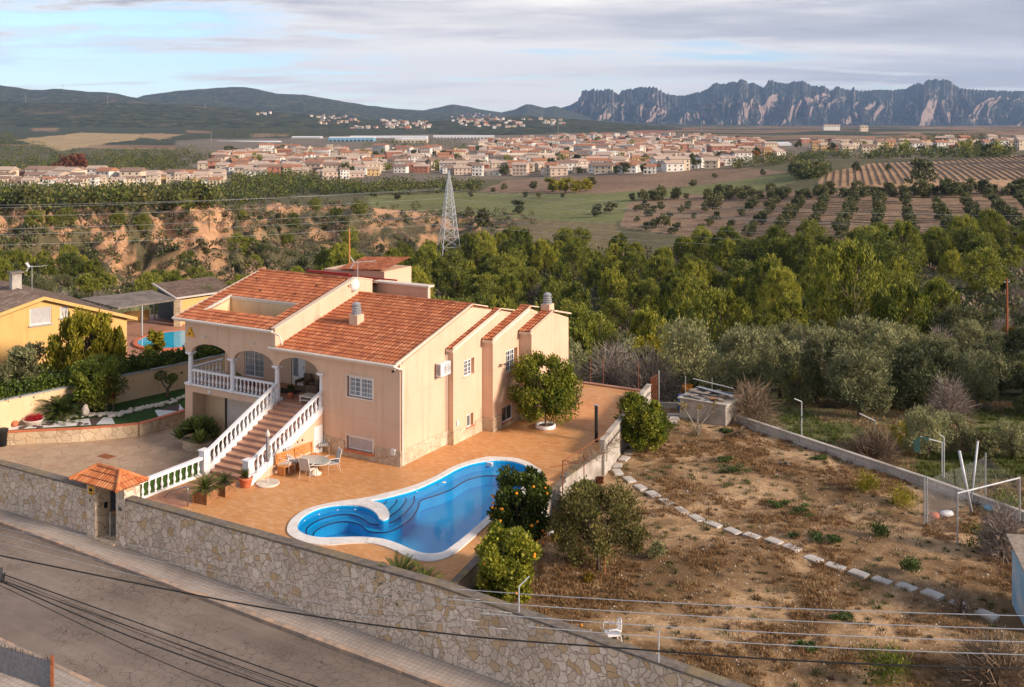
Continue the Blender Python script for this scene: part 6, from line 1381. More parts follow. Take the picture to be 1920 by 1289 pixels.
# ================================================================ the land
# heights of the ground along lines of sight: column (pixel) -> [(distance, height)]
def zc(rows): return [(Y, EYE-(py-HZ)*Y/F) if py is not None else (Y, z) for Y, py, z in rows]
def Zr(*rows): return [(Y, z) for Y, z in rows]
TAB = {
 -500: Zr((20, -3.2), (46, -3), (60, -2.2), (80, -3), (110, -6), (150, -10), (190, -13), (235, -17), (255, -17), (300, -13.5), (380, -16), (480, -19), (600, -20.5), (850, -22), (1300, -22), (2000, -15), (2800, -2), (3600, 20), (5000, 40), (9000, 60)),
 0: Zr((20, -3.2), (46, -3), (60, -2.2), (80, -3), (110, -6), (150, -10), (190, -13), (235, -17), (255, -17), (300, -13.5), (380, -16), (480, -19), (600, -20.5), (850, -22), (1300, -22), (2000, -15), (2800, -2), (3600, 20), (5000, 40), (9000, 60)),
 320: Zr((20, -3.2), (46, -3.2), (60, -3), (80, -4), (110, -8), (150, -13), (200, -18), (240, -21), (270, -19), (310, -12), (360, -14), (440, -19), (600, -22), (850, -23), (1300, -22), (2000, -16), (2800, -4), (3600, 14), (5000, 30), (9000, 50)),
 620: Zr((20, -3.2), (46, -3.4), (60, -3.5), (80, -5), (110, -11), (150, -17), (200, -22), (280, -26), (340, -24), (400, -20), (470, -21), (600, -24), (850, -26), (1300, -24), (2000, -18), (2800, -8), (3600, 6), (5000, 20), (9000, 40)),
 900: Zr((20, -3.2), (46, -3.4), (70, -4), (85, -6), (110, -12), (150, -19), (200, -24), (300, -27), (380, -27), (450, -25.5), (600, -25), (800, -25), (1000, -26), (1500, -25), (2200, -20), (3000, -12), (4000, -2), (6000, 8), (9000, 14)),
 1250: Zr((20, -3.2), (46, -3), (60, -2.0), (70, -2.6), (85, -6), (110, -11), (150, -17), (200, -21), (280, -23.5), (350, -23), (450, -20), (550, -18.5), (700, -17.5), (1000, -19), (1500, -19), (2500, -10), (4000, 0), (6000, 6), (9000, 12)),
 1600: Zr((20, -3.4), (46, -2.8), (58, -1.9), (68, -2.2), (80, -4.2), (100, -7), (150, -12), (200, -15), (260, -16.5), (320, -16), (400, -13.5), (480, -11), (560, -8), (660, -7.0), (760, -8), (1000, -9), (1500, -12), (2500, -8), (4000, 2), (6000, 8), (9000, 12)),
 1900: Zr((20, -3.4), (46, -2.6), (58, -1.9), (68, -2.2), (80, -4.0), (100, -6), (150, -10), (200, -13), (260, -14.5), (320, -14.5), (400, -12), (480, -9), (560, -5.5), (650, -3.2), (760, -4), (1000, -6), (1500, -8), (2500, -5), (4000, 3), (6000, 8), (9000, 12)),
 2500: Zr((20, -3.4), (46, -2.6), (58, -1.9), (68, -2.2), (80, -4.0), (100, -6), (150, -10), (200, -13), (260, -14.5), (320, -14.5), (400, -12), (480, -9), (560, -5.5), (650, -3.2), (760, -4), (1000, -6), (1500, -8), (2500, -5), (4000, 3), (6000, 8), (9000, 12))}
cols_ = sorted(TAB)
LY = np.linspace(math.log(20), math.log(9000), 500)
TZ = np.array([np.interp(LY, [math.log(y) for y, z in TAB[c]], [z for y, z in TAB[c]]) for c in cols_])
for _ in range(10): TZ[:, 1:-1] = (TZ[:, :-2]+2*TZ[:, 1:-1]+TZ[:, 2:])/4
def base_z(px, Y):
    i = min(max(np.searchsorted(cols_, px)-1, 0), len(cols_)-2); t = min(max((px-cols_[i])/(cols_[i+1]-cols_[i]), 0), 1); t = t*t*(3-2*t)
    k = (math.log(max(Y, 20.5))-LY[0])/(LY[1]-LY[0]); j = min(int(k), 498); w = min(k-j, 1)
    return (TZ[i, j]*(1-w)+TZ[i, j+1]*w)*(1-t)+(TZ[i+1, j]*(1-w)+TZ[i+1, j+1]*w)*t
def ss(x, a, b): t = min(max((x-a)/(b-a), 0), 1); return t*t*(3-2*t)
def badland(px, Y):
    """0..1 how much of the eroded clay is here"""
    if px > 1000 or Y < 190 or Y > 560: return 0
    m = ss(Y, 225, 250)*(1-ss(Y, 345, 400))*(1-ss(px, 500, 560))
    m2 = ss(Y, 330, 350)*(1-ss(Y, 440, 470))*ss(px, 455, 500)*(1-ss(px, 880, 980))*.6
    return max(m, m2)
def ground_z(X, Y):
    px = 960+F*X/Y; z = base_z(px, Y)
    if Y > 75: z += .5*noise.noise(Vector((X/28, Y/28, 0)))*min(1, (Y-75)/60)
    if Y > 300: z += 2.0*noise.noise(Vector((X/160, Y/160, 3)))*min(1, (Y-300)/400)
    b = badland(px, Y)
    if b > 0:
        r = 1-abs(noise.noise(Vector((X/16, Y/34, 9)))*2); r2 = 1-abs(noise.noise(Vector((X/5, Y/13, 12)))*2)
        z += b*(7.5*r*r+2.2*r2-4.4)
    return z
def hit(px, py, Y0=45, Y1=8500):
    Y = Y0
    while Y < Y1:
        z = ground_z((px-960)/F*Y, Y)
        if HZ+F*(EYE-z)/Y <= py: break
        Y *= 1.012
    return Vector(((px-960)/F*Y, Y, ground_z((px-960)/F*Y, Y)))
# colours of the ground, by the fields seen in the valley (outline in picture points on the ground)
def poly(*p): return list(p)
DRY, GREEN, DKGR, BROWN, VINE, CLAY, TOWN, WOODF, GRASS = (.30, .20, .105), (.175, .18, .062), (.075, .082, .035), (.20, .125, .075), (.44, .27, .15), (.54, .30, .16), (.20, .16, .115), (.075, .068, .034), (.20, .19, .075)
zones = [
 (poly((30, 262), (150, 250), (270, 252), (255, 262), (180, 272), (110, 284), (60, 270)), (.42, .30, .15)), (poly((270, 250), (350, 252), (300, 262), (262, 258)), (.38, .25, .13)),
 (poly((60, 240), (110, 240), (110, 246), (60, 246)), (.26, .16, .09)), (poly((350, 245), (400, 244), (395, 250), (350, 250)), (.26, .15, .09)), (poly((470, 250), (545, 250), (540, 257), (470, 257)), (.26, .17, .10)),
 (poly((330, 262), (600, 258), (860, 250), (1380, 250), (1500, 272), (1420, 312), (1200, 330), (880, 338), (600, 345), (380, 320), (330, 300)), TOWN),
 (poly((-40, 330), (420, 325), (440, 352), (-40, 366)), TOWN),
 (poly((1490, 262), (1940, 258), (1940, 284), (1700, 298), (1480, 292)), TOWN),
 (poly((950, 338), (1400, 318), (1480, 322), (1330, 345), (1110, 362), (900, 360)), (.25, .16, .10)),
 (poly((680, 366), (900, 362), (1110, 362), (1330, 342), (1500, 322), (1510, 336), (1350, 372), (1200, 400), (1150, 420), (1000, 412), (860, 400), (700, 388)), GREEN),
 (poly((1530, 352), (1548, 325), (1640, 306), (1790, 299), (1960, 290), (1960, 352), (1740, 356), (1640, 354)), VINE),
 (poly((1180, 378), (1300, 362), (1960, 352), (1960, 440), (1620, 460), (1300, 448), (1160, 425)), (.255, .165, .10)),
 (poly((550, 405), (700, 388), (860, 400), (1000, 412), (1150, 420), (1190, 470), (900, 480), (540, 470)), (.20, .155, .075)),
 (poly((1060, 246), (1500, 240), (1960, 244), (1960, 262), (1500, 268), (1380, 262), (1290, 250)), 'BAND'),
 (poly((1590, 268), (1720, 250), (1760, 262), (1640, 280)), (.38, .20, .12)), (poly((1180, 244), (1260, 243), (1265, 252), (1180, 252)), (.30, .13, .08)),
 (poly((1420, 775), (1500, 760), (1960, 790), (1960, 1000), (1740, 900), (1560, 840)), GRASS), (poly((1230, 720), (1500, 740), (1500, 800), (1230, 800)), GRASS)]
CLAYP = [[(20, 400), (75, 395), (82, 425), (40, 445), (15, 425)], [(70, 420), (160, 410), (170, 440), (110, 462), (60, 455)], [(165, 425), (235, 420), (245, 470), (225, 492), (180, 470)], [(300, 396), (350, 385), (430, 392), (468, 415), (400, 448), (330, 476), (276, 470), (288, 430)], [(450, 352), (520, 350), (500, 378), (455, 392)], [(515, 358), (580, 362), (560, 392), (500, 410)], [(610, 378), (720, 380), (850, 392), (860, 402), (700, 400), (620, 396)], [(-40, 420), (10, 415), (12, 450), (-40, 455)]]
def build_terrain():
    Ys = np.exp(np.linspace(math.log(24), math.log(8900), 470)); As = np.concatenate([np.linspace(-.86, .86, 620)])
    V = []; Cc = []; zp = [(p, c, (min(a for a, b in p), max(a for a, b in p), min(b for a, b in p), max(b for a, b in p))) for p, c in zones]
    for Y in Ys:
        for a in As:
            X = a*Y; px = 960+F*a; z = ground_z(X, Y)
            V.append((X, Y, z)); py = HZ+F*(EYE-base_z(px, Y))/Y
            # soften the outlines with noise
            jx = px+5*noise.noise(Vector((X/30, Y/40, 1))); jy = py+2.5*noise.noise(Vector((X/45, Y/60, 7)))
            c = WOODF if 68 < Y < 290 else ((.12, .105, .05) if Y < 1500 else ('BAND' if px > 1000 or Y < 1900 else (.055, .06, .028)))
            for P_, col, (x0, x1, y0, y1) in zp:
                if x0 < jx < x1 and y0 < jy < y1 and inside((jx, jy), P_): c = col
            if c == 'BAND':
                k = noise.noise(Vector((X/520, Y/330, 21))); c = (.045, .055, .026) if k < -.05 else ((.24, .14, .085) if k < .12 else ((.30, .20, .11) if k < .25 else ((.11, .105, .05) if k < .38 else (.30, .13, .075))))
            b = badland(px, Y)
            if b > .02:
                g_ = (.115, .095, .048); kx = px+14*noise.noise(Vector((X/14, Y/20, 4))); ky = py+7*noise.noise(Vector((X/10, Y/16, 14)))
                s = 1.0 if any(inside((kx, ky), q) for q in CLAYP) else (.0 if noise.noise(Vector((X/12, Y/16, 30))) < .06 else .65)
                c = tuple(g_[i]*(1-s)+CLAY[i]*s for i in range(3))
            Cc.append(c)
    n = len(As); I = np.arange(len(Ys)-1)[:, None]*n+np.arange(n-1)[None]; I = I.ravel(); fs = np.stack([I, I+1, I+n+1, I+n], 1)
    return np.array(V), fs, np.array(Cc)
t = NT('land'); at_ = t.n('ShaderNodeAttribute', attribute_name='Tint'); sx_ = t.noise(.35, 9, .72); n2_ = t.noise(.02, 8, .6)
c = t.mix(1.0, at_.outputs['Color'], t.ramp(sx_.outputs[0], [(.3, .55), (.7, 1.3)]), 'MULTIPLY'); c = t.mix(1.0, c, t.ramp(n2_.outputs[0], [(.3, .75), (.7, 1.2)]), 'MULTIPLY')
t.base(c, .95); t.bump(sx_.outputs[0], .8, .6); MT['land'] = t.m
V_, F_, C_ = build_terrain()
o = link('terrain', np_mesh('terrain', V_, F_, [MT['land']], smooth=True, col=C_)); o['kind'] = 'structure'
# ================================================================ hills and the serrated mountain
t = NT('hill_wood'); nz = t.noise(.022, 9, .82); c = t.ramp(nz.outputs[0], [(.40, (.006, .011, .005)), (.50, (.036, .046, .018)), (.60, (.13, .115, .05))])
c = t.mix(t.ramp(t.noise(.0035, 6, .6).outputs[0], [(.60, 0.0), (.70, .55)]), c, (.22, .15, .09)); t.base(c, .95); t.bump(t.noise(.03, 6, .7).outputs[0], 1.0, 14); MT['hill_wood'] = t.m
def hill(name, prof, Yb, Yc, pyb, seed, rough=1.0, mat='hill_wood', rows=34, dx=3, zb=None):
    x0, x1 = prof[0][0], prof[-1][0]; xs = np.arange(x0, x1+1, dx); yc = np.interp(xs, [p[0] for p in prof], [p[1] for p in prof])
    vs = []
    for r in range(rows+1+6):
        t_ = r/rows
        for x, yy in zip(xs, yc):
            Y = Yb+(Yc-Yb)*min(t_, 1.0)
            zbase = EYE-(pyb-HZ)*Yb/F if zb is None else zb
            ztop = EYE-(yy-HZ)*Yc/F
            if t_ <= 1: 
                e = t_**1.15; z = zbase+(ztop-zbase)*e
                X = (x-960)/F*Y; z += rough*(ztop-zbase)*.22*noise.fractal(Vector((X/900, Y/900, seed)), 1.0, 2.0, 4)*math.sin(math.pi*min(1, t_))+rough*(ztop-zbase)*.02*noise.noise(Vector((X/90, Y/90, seed)))
            else:
                Y = Yc+(t_-1)*(Yc-Yb)*2; X = (x-960)/F*Y; z = ztop-(t_-1)*5*(ztop-zbase)
            vs.append((X, Y, z))
    n = len(xs); I = (np.arange(rows+6)[:, None]*n+np.arange(n-1)[None]).ravel(); o = link(name, np_mesh(name, np.array(vs), np.stack([I, I+1, I+n+1, I+n], 1), [MT[mat]], smooth=True)); o['kind'] = 'structure'; return o
hill('hill', [(-500, 250), (-300, 175), (0, 160), (60, 169), (115, 167), (160, 172), (200, 173), (232, 179), (300, 192), (380, 206), (460, 216), (560, 226), (640, 240)], 4600, 7200, 247, 1)
hill('hill', [(180, 235), (250, 186), (270, 179), (340, 170), (365, 168), (440, 163), (462, 164), (480, 167), (520, 176), (545, 177), (570, 178), (640, 190), (690, 198), (740, 204), (790, 207), (860, 214), (950, 228), (1040, 240)], 5600, 9000, 245, 2)
hill('hill', [(-500, 210), (-200, 190), (0, 192), (100, 193), (190, 192), (280, 195), (370, 197), (430, 203), (500, 209), (560, 214), (620, 219), (680, 224), (760, 228), (840, 226), (900, 222), (980, 217), (1050, 222), (1110, 226), (1180, 232), (1280, 240)], 3000, 4600, 252, 3)
hill('hill', [(760, 214), (800, 206), (830, 200), (850, 196), (870, 199), (905, 206), (940, 211), (965, 206), (985, 196), (1000, 197), (1020, 203), (1040, 199), (1060, 206), (1090, 214), (1150, 226), (1250, 238)], 8200, 10500, 240, 5)
hill('hill', [(1080, 236), (1200, 232), (1350, 234), (1500, 236), (1650, 234), (1800, 238), (2400, 238)], 5600, 7600, 244, 6, .6)
# rock massif
MP = [(900, 230), (960, 214), (1020, 205), (1050, 203), (1068, 198), (1083, 190), (1088, 180), (1091, 172), (1100, 170), (1108, 171), (1113, 168), (1120, 170), (1128, 171), (1135, 168), (1143, 169), (1150, 171), (1156, 177), (1161, 178), (1166, 172), (1175, 170), (1182, 168), (1190, 168), (1198, 166), (1206, 165), (1214, 166), (1220, 164), (1227, 164), (1233, 168), (1240, 170), (1247, 177), (1260, 179), (1275, 180), (1290, 179), (1300, 176), (1312, 173), (1322, 170), (1330, 165), (1338, 158), (1345, 156), (1352, 159), (1362, 157), (1372, 154), (1380, 154), (1388, 150), (1396, 151), (1404, 157), (1415, 156), (1422, 161), (1428, 164), (1434, 164), (1438, 155), (1442, 150), (1450, 151), (1458, 155), (1468, 157), (1478, 158), (1486, 154), (1496, 153), (1506, 153), (1514, 157), (1522, 162), (1535, 162), (1546, 162), (1552, 168), (1560, 170), (1566, 164), (1571, 162), (1578, 166), (1586, 169), (1597, 171), (1599, 165), (1602, 165), (1604, 171), (1640, 170), (1680, 169), (1700, 168), (1709, 161), (1717, 156), (1724, 157), (1731, 160), (1737, 152), (1743, 149), (1748, 153), (1753, 148), (1757, 150), (1762, 153), (1769, 149), (1776, 151), (1784, 154), (1790, 160), (1800, 166), (1830, 168), (1870, 171), (1920, 172), (2000, 176), (2200, 190), (2500, 236)]
t = NT('massif_rock'); sn = t.noise(.020, 10, .80, src=t.mapp((1, 1, .5), (.0, .35, 0))); g_ = t.n('ShaderNodeNewGeometry'); spn = t.n('ShaderNodeSeparateXYZ'); t.l(g_.outputs['Normal'], spn.inputs[0])
rock = t.ramp(t.noise(.012, 6, .7, src=t.mapp((1, 1, .3))).outputs[0], [(.3, (.40, .28, .23)), (.7, (.72, .53, .45))])
veg = t.math('ADD', t.math('MULTIPLY', spn.outputs[2], .30), t.math('MULTIPLY', sn.outputs[0], 1.5)); f = t.ramp(veg, [(.83, 0.0), (.94, 1.0)])
c = t.mix(f, rock, (.028, .042, .032)); t.base(c, .95); t.bump(sn.outputs[0], 1.0, 60); MT['massif_rock'] = t.m
def massif():
    xs = np.arange(900, 2500, 1.1); yc = np.interp(xs, [p[0] for p in MP], [p[1] for p in MP]); rows = 90; vs = []; Yb, Yc = 9600, 12400
    for r in range(rows+8):
        t_ = min(r/rows, 1.0)
        for x, yy in zip(xs, yc):
            X = (x-960)/F*Yc; ztop = EYE-(yy-HZ)*Yc/F
            jg = max(0, min(1, (ztop-260)/160))*(1.0 if x < 1260 else .55); ztop += jg*(34*(1-abs(noise.noise(Vector((X/46, 4, 4)))*2)-.55)+16*noise.noise(Vector((X/15, 1, 7))))
            zb = -25; hgt = ztop-zb; xw = X+170*noise.noise(Vector((X/520, t_*2.0, 3)))+60*noise.noise(Vector((X/130, t_*4.5, 13)))
            d = 0; am = 1.0; fq = 1/560
            for o_ in range(5):
                k = 1-abs(noise.noise(Vector((xw*fq, t_*(1.2+.9*o_), 1+o_*5)))*2); d += am*k*k; am *= .5; fq *= 2.15
            cl = .30+.16*noise.noise(Vector((X/600, 3, 3)))
            z = zb+hgt*(t_*.8 if t_ < cl else cl*.8+(1-cl*.8)*((t_-cl)/(1-cl))**.75)
            amp = math.sin(math.pi*min(1, t_*.92+.06))**.7
            Yq = Yb+(Yc-Yb)*t_-amp*(d-.6)*820*(1-.72*t_); z += amp*(1-t_)*hgt*.16*noise.fractal(Vector((X/240, t_*4, 8)), 1.0, 2.0, 4)
            if r > rows: Yq = Yc+(r-rows)*250; z = ztop-(r-rows)*120
            vs.append((X*Yq/Yc if r <= rows else X, Yq, z))
    n = len(xs); I = (np.arange(rows+7)[:, None]*n+np.arange(n-1)[None]).ravel(); o = link('mountain', np_mesh('mountain', np.array(vs), np.stack([I, I+1, I+n+1, I+n], 1), [MT['massif_rock']], smooth=False)); o['kind'] = 'structure'
massif()
# ================================================================ woods
PR = {}
def protos(kind, specs): PR[kind] = [tree_proto(100+i*7+len(kind), h, r, kind) for i, (h, r) in enumerate(specs)]
protos('pine', [(8.2, 4.6), (9.6, 5.2), (7.2, 4.2), (8.8, 4.0), (6.4, 3.9), (10, 5.6)]); protos('pine_dark', [(8.5, 4.4), (9.5, 5), (7.5, 4)])
protos('olive', [(4.6, 2.7), (5.2, 3.1), (4.2, 2.4), (5.6, 2.6)]); protos('olive_dark', [(4.4, 2.6), (5, 2.9)]); protos('bare', [(4, 2.6), (5, 2.4)]); protos('bare_brown', [(3.4, 2.4)]); protos('scrub', [(2.6, 2.2), (3.2, 2.4)]); protos('yellow', [(3.6, 2)]); protos('orange', [(4.5, 2.0)]); protos('yellowgreen', [(4.2, 2.3)]); protos('red', [(3.6, 2.4)])
NM = {'pine': ('pine_tree', 'pine'), 'pine_dark': ('pine_tree', 'pine'), 'olive': ('olive_tree', 'olive tree'), 'olive_dark': ('olive_tree', 'olive tree'), 'bare': ('bare_shrub', 'shrub'), 'bare_brown': ('bare_shrub', 'shrub'), 'scrub': ('evergreen_bush', 'bush'), 'yellow': ('autumn_bush', 'bush'), 'orange': ('autumn_tree', 'tree'), 'yellowgreen': ('broadleaf_tree', 'tree'), 'red': ('autumn_bush', 'bush')}
CNT = {}
def put(kind, X, Y, label, s=1.0, group=None, z=None, v=None):
    c, k = PR[kind][v if v is not None else rnd.randrange(len(PR[kind]))]; nm, cat = NM[kind]; zz = ground_z(X, Y) if z is None else z
    o = thing(nm, label, cat, (X, Y, zz-.1), rnd.random()*6.28, group); sc_ = s*rnd.uniform(.92, 1.08); o.scale = (sc_*rnd.uniform(.94, 1.06), sc_, sc_*rnd.uniform(.92, 1.1))
    link('trunk', k, o); link('crown', c, o); CNT[nm] = CNT.get(nm, 0)+1; PLACED.append((X, Y, 3.0*s if 'pine' in kind else 2.0*s)); return o
PLACED = []
def free(X, Y, r): return all((X-a)**2+(Y-b)**2 > ((r+c)*.84)**2 for a, b, c in PLACED)
def px_of(X, Y): return 960+F*X/Y
# the large pines that stand out behind the olives
def byfoot(kind, px, py, s, label, v=None, Y=None):
    q = hit(px, py) if Y is None else Vector(((px-960)/F*Y, Y, 0)); return put(kind, q.x, q.y, label, s, None, None, v)
big = [('pine', 1350, 112, 1.0, 'large bright pine left of centre among the olives on the right', 1), ('pine', 1600, 110, 1.2, 'largest bright green pine, broad crown right of the picture middle', 1), ('pine', 1695, 104, .85, 'medium pine just right of the largest bright pine', 0), ('pine', 1480, 128, .8, 'narrow pine between the two large bright pines', 3), ('pine', 1760, 126, .8, 'pine right of the medium bright pine before the dark thicket', 2), ('pine', 1215, 128, .85, 'pine above the potted tree behind the olives', 2), ('pine', 1080, 118, .85, 'pine directly behind the villa chimney at its right end', 0), ('pine', 1010, 150, .9, 'pine behind the villa ridge between tower and chimney', 3), ('pine', 1280, 150, .95, 'pine left behind the large bright pine', 4), ('yellow', 1180, 105, .9, 'yellowing bush in front of the pines right of the chimney', 0), ('orange', 1440, 118, .7, 'orange autumn tree between the large pines', 0), ('orange', 1290, 72, .35, 'small rust-orange tree behind the cistern post', 0), ('bare', 1115, 172, 1.0, 'leafless pale tree rising among pines right of the pylon', 0), ('bare', 1180, 110, 1.0, 'pale bare shrub between pines right of the chimney', 1), ('yellow', 1215, 120, 1.2, 'golden autumn bush on the slope below the pines', 0)]
for k, px, Y, s, l, v in big: byfoot(k, px, None, s, l, v, Y)
LB = {
 ('pine', 'c'): 'bright green pine in the ravine wood behind the villa and pylon', ('pine', 'r'): 'bright green pine in the wood below the olive rows', ('pine_dark', 'c'): 'dark green round-topped pine in the ravine wood', ('pine_dark', 'r'): 'dark green pine at the upper edge of the right-hand wood',
 ('pine_dark', 'l'): 'dark pine on the scrub slope by the orange clay cliffs', ('pine', 'l'): 'green pine in the woodland left of the villa', ('olive', 'r'): 'silvery olive tree in the thicket behind the garden plot', ('olive_dark', 'r'): 'dark grey-green olive in the right-hand thicket',
 ('bare', 'r'): 'leafless grey-pink shrub in the thicket behind the plot', ('scrub', 'r'): 'low evergreen bush between the trees of the right-hand wood', ('scrub', 'l'): 'low evergreen bush on the slope beyond the neighbour', ('scrub', 'c'): 'low evergreen bush in the ravine wood', ('bare', 'c'): 'leafless shrub among the ravine pines', ('bare', 'l'): 'leafless shrub beyond the neighbouring house', ('yellowgreen', 'r'): 'yellow-green young tree on the sunny edge of the wood', ('yellowgreen', 'c'): 'yellow-green young tree among the ravine pines', ('bare_brown', 'l'): 'brown leafless brush beyond the neighbouring roofs', ('red', 'l'): 'reddish autumn bush behind the neighbouring roofs', ('olive', 'l'): 'grey-green olive on the slope left of the villa', ('olive_dark', 'l'): 'dark olive on the slope left of the villa', ('olive_dark', 'c'): 'dark olive in the ravine wood', ('olive', 'c'): 'silvery olive at the near edge of the ravine wood', ('bare_brown', 'r'): 'brown leafless brush in the right-hand thicket', ('bare_brown', 'c'): 'brown leafless brush in the ravine wood', ('yellow', 'c'): 'yellow autumn bush in the ravine wood', ('yellow', 'l'): 'yellow autumn bush behind the neighbouring roofs', ('yellow', 'r'): 'yellow autumn bush in the right-hand thicket'}
def fill(n, Yr, pxr, mix, reg, sc=(.85, 1.1), test=None, tries=14, rad=None):
    done = 0
    for _ in range(n*tries):
        if done >= n: break
        a = (rnd.uniform(*pxr)-960)/F; Y = math.sqrt(rnd.uniform(Yr[0]**2, Yr[1]**2)); X = a*Y
        if test and not test(px_of(X, Y), Y): continue
        k = rnd.choices([m[0] for m in mix], [m[1] for m in mix])[0]; s = rnd.uniform(*sc); r = (3.0 if 'pine' in k else 2.0)*s
        if not free(X, Y, r): continue
        put(k, X, Y, LB[(k, reg)], s, LB[(k, reg)].replace('tree ', 'trees ')+', repeated'); done += 1
    return done
# behind the terrace and to the right: olives and bare shrubs
notfield = lambda px, Y: not (px > 1400 and Y < 70+ (px-1400)*.012) 
fill(112, (63, 104), (1040, 2060), [('olive', 5), ('olive_dark', 1.8), ('bare', 1.0), ('scrub', 1.8), ('bare_brown', .4), ('yellowgreen', .5)], 'r', (.6, 1.1), lambda px, Y: Y > (76 if px < 1330 else 70 if px < 1560 else 64))
fill(110, (100, 165), (980, 2040), [('pine', 1.5), ('olive_dark', 2), ('olive', 1.2), ('bare', 2.4), ('scrub', 1.6), ('yellowgreen', .8), ('yellow', .7), ('pine_dark', .4), ('bare_brown', .8)], 'r', (.5, .92), lambda px, Y: not (1780 < px < 1900 and 120 < Y < 165))
fill(165, (160, 350), (900, 2040), [('pine', 3.2), ('pine_dark', 2.2), ('scrub', .6), ('bare', .4), ('yellowgreen', .3)], 'c', (.55, 1.05), lambda px, Y: Y < (345 if px < 1150 else 262 if px > 1500 else 300) and not (1700 < px < 1990 and 170 < Y < 200))
fill(95, (112, 345), (590, 980), [('pine', 4), ('pine_dark', 1.6), ('bare', .4), ('scrub', .4)], 'c', (.65, 1.15), lambda px, Y: Y < 285+.15*(px-600) and (Y > 125 or px > 700))
# left: scrub beyond the neighbour, then trees by the clay cliffs
fill(60, (88, 118), (-80, 640), [('red', 2.6), ('bare_brown', 3), ('scrub', 1.2), ('bare', 1), ('olive_dark', 1), ('yellow', .5)], 'l', (.5, .85))
fill(85, (115, 175), (-80, 640), [('olive_dark', 2), ('scrub', 3), ('bare_brown', 1.2), ('red', .8), ('bare', .8), ('pine_dark', .9), ('yellow', .3), ('olive', .8)], 'l', (.6, .95))
fill(70, (175, 250), (-60, 640), [('pine_dark', 3), ('scrub', 3), ('olive_dark', 2), ('pine', .8)], 'l', (.5, .8), lambda px, Y: not (170 < px < 440 and Y > 215))
fill(85, (245, 420), (-40, 760), [('pine_dark', 3), ('scrub', 2), ('olive_dark', 1)], 'l', (.6, .9), lambda px, Y: rnd.random() < .6 or badland(px, Y) < .3)
# far trees: one mesh each
FT = [far_tree_mesh(200+i, h, r, m) for i, (h, r, m) in enumerate([(4.6, 2.7, 'olive_leaf_dark'), (4.2, 2.5, 'olive_leaf_dark'), (5, 2.9, 'scrub_leaf')])]
FTW = [far_tree_mesh(220+i, h, r, m, (1.5, .9), 16, 30) for i, (h, r, m) in enumerate([(10, 6, 'far_leaf'), (11, 7, 'pine_leaf_dark'), (9, 5.5, 'far_leaf')])]
def farput(meshes, X, Y, name, label, cat, grp, s=1.0):
    o = link(name, rnd.choice(meshes), None, (X, Y, ground_z(X, Y)-.1), rnd.random()*6.28); sc_ = s*rnd.uniform(.85, 1.15); o.scale = (sc_, sc_, sc_*rnd.uniform(.9, 1.1)); tag(o, label, cat, grp); PLACED.append((X, Y, 2.2*s)); return o
# orchard rows, running away towards the vanishing point seen in the photo
vx = (1668-960)/F; cnt = 0
dx, dy = vx, 1.0; L_ = math.hypot(dx, dy); dx /= L_; dy /= L_; nx, ny = dy, -dx
for r in range(-24, 22):
    for k in range(0, 26):
        Y0 = 285; X0 = .25*Y0; X = X0+nx*r*10.0+dx*k*6.2; Y = Y0+ny*r*10.0+dy*k*6.2; px = px_of(X, Y)
        if not (1190 < px < 1960): continue
        py = HZ+F*(EYE-ground_z(X, Y))/Y
        if inside((px, py), [(1180, 392), (1300, 382), (1960, 374), (1960, 440), (1620, 455), (1300, 448), (1160, 425)]) and rnd.random() < (.78 if px > 1400 else .5):
            farput(FT, X+rnd.uniform(-.6, .6), Y+rnd.uniform(-.6, .6), 'orchard_olive', 'round dark olive standing in the orchard rows beyond the wood', 'olive tree', 'olives in the orchard rows', rnd.uniform(.62, .92)*(1 if px > 1400 else .85)); cnt += 1
# hedgerow trees between orchard and vineyard and in the green fields
for i in range(120):
    px = rnd.uniform(1190, 1990); py = 376-(px-1190)*.012; py += rnd.uniform(-5, 3); q = hit(px, py); farput(FT, q.x, q.y, 'hedgerow_tree', 'dark tree in the hedgerow between orchard and ploughed vineyard', 'tree', 'hedgerow trees above the orchard', rnd.uniform(.6, 1.15))
for (px, py, s) in ((882, 372, .8), (970, 402, 1.4), (985, 372, .7), (1010, 374, .7), (1055, 372, .7), (925, 362, .8), (945, 360, .8), (1000, 357, .9), (1035, 356, .9), (1110, 352, 1), (1185, 378, .8), (1145, 402, 1.2), (1210, 395, .9), (1340, 400, 1.2), (1245, 428, 1), (1120, 408, .9), (905, 436, 1.5), (880, 416, 1), (1300, 352, .8), (1340, 336, .8), (1430, 330, .8), (1500, 336, 1.5), (1490, 332, 1.3), (1530, 330, 1.2), (1725, 352, 2.2), (1665, 322, .7), (1605, 324, .9), (700, 372, .9), (745, 376, 1)):
    q = hit(px, py); farput(FT, q.x, q.y, 'field_tree', 'lone dark tree standing in the open fields of the valley', 'tree', 'lone trees in the fields', s)
for (px, py, s) in ((1035, 362, 1.5), (1060, 362, 1.6), (1080, 362, 1.3), (1100, 360, 1.1)):
    q = hit(px, py); o = farput([far_tree_mesh(260, 6, 4, 'yellowgreen_leaf', (1.1, .6))], q.x, q.y, 'autumn_tree', 'yellowing round tree in the row on the green field', 'tree', 'yellowing trees on the green field', s)
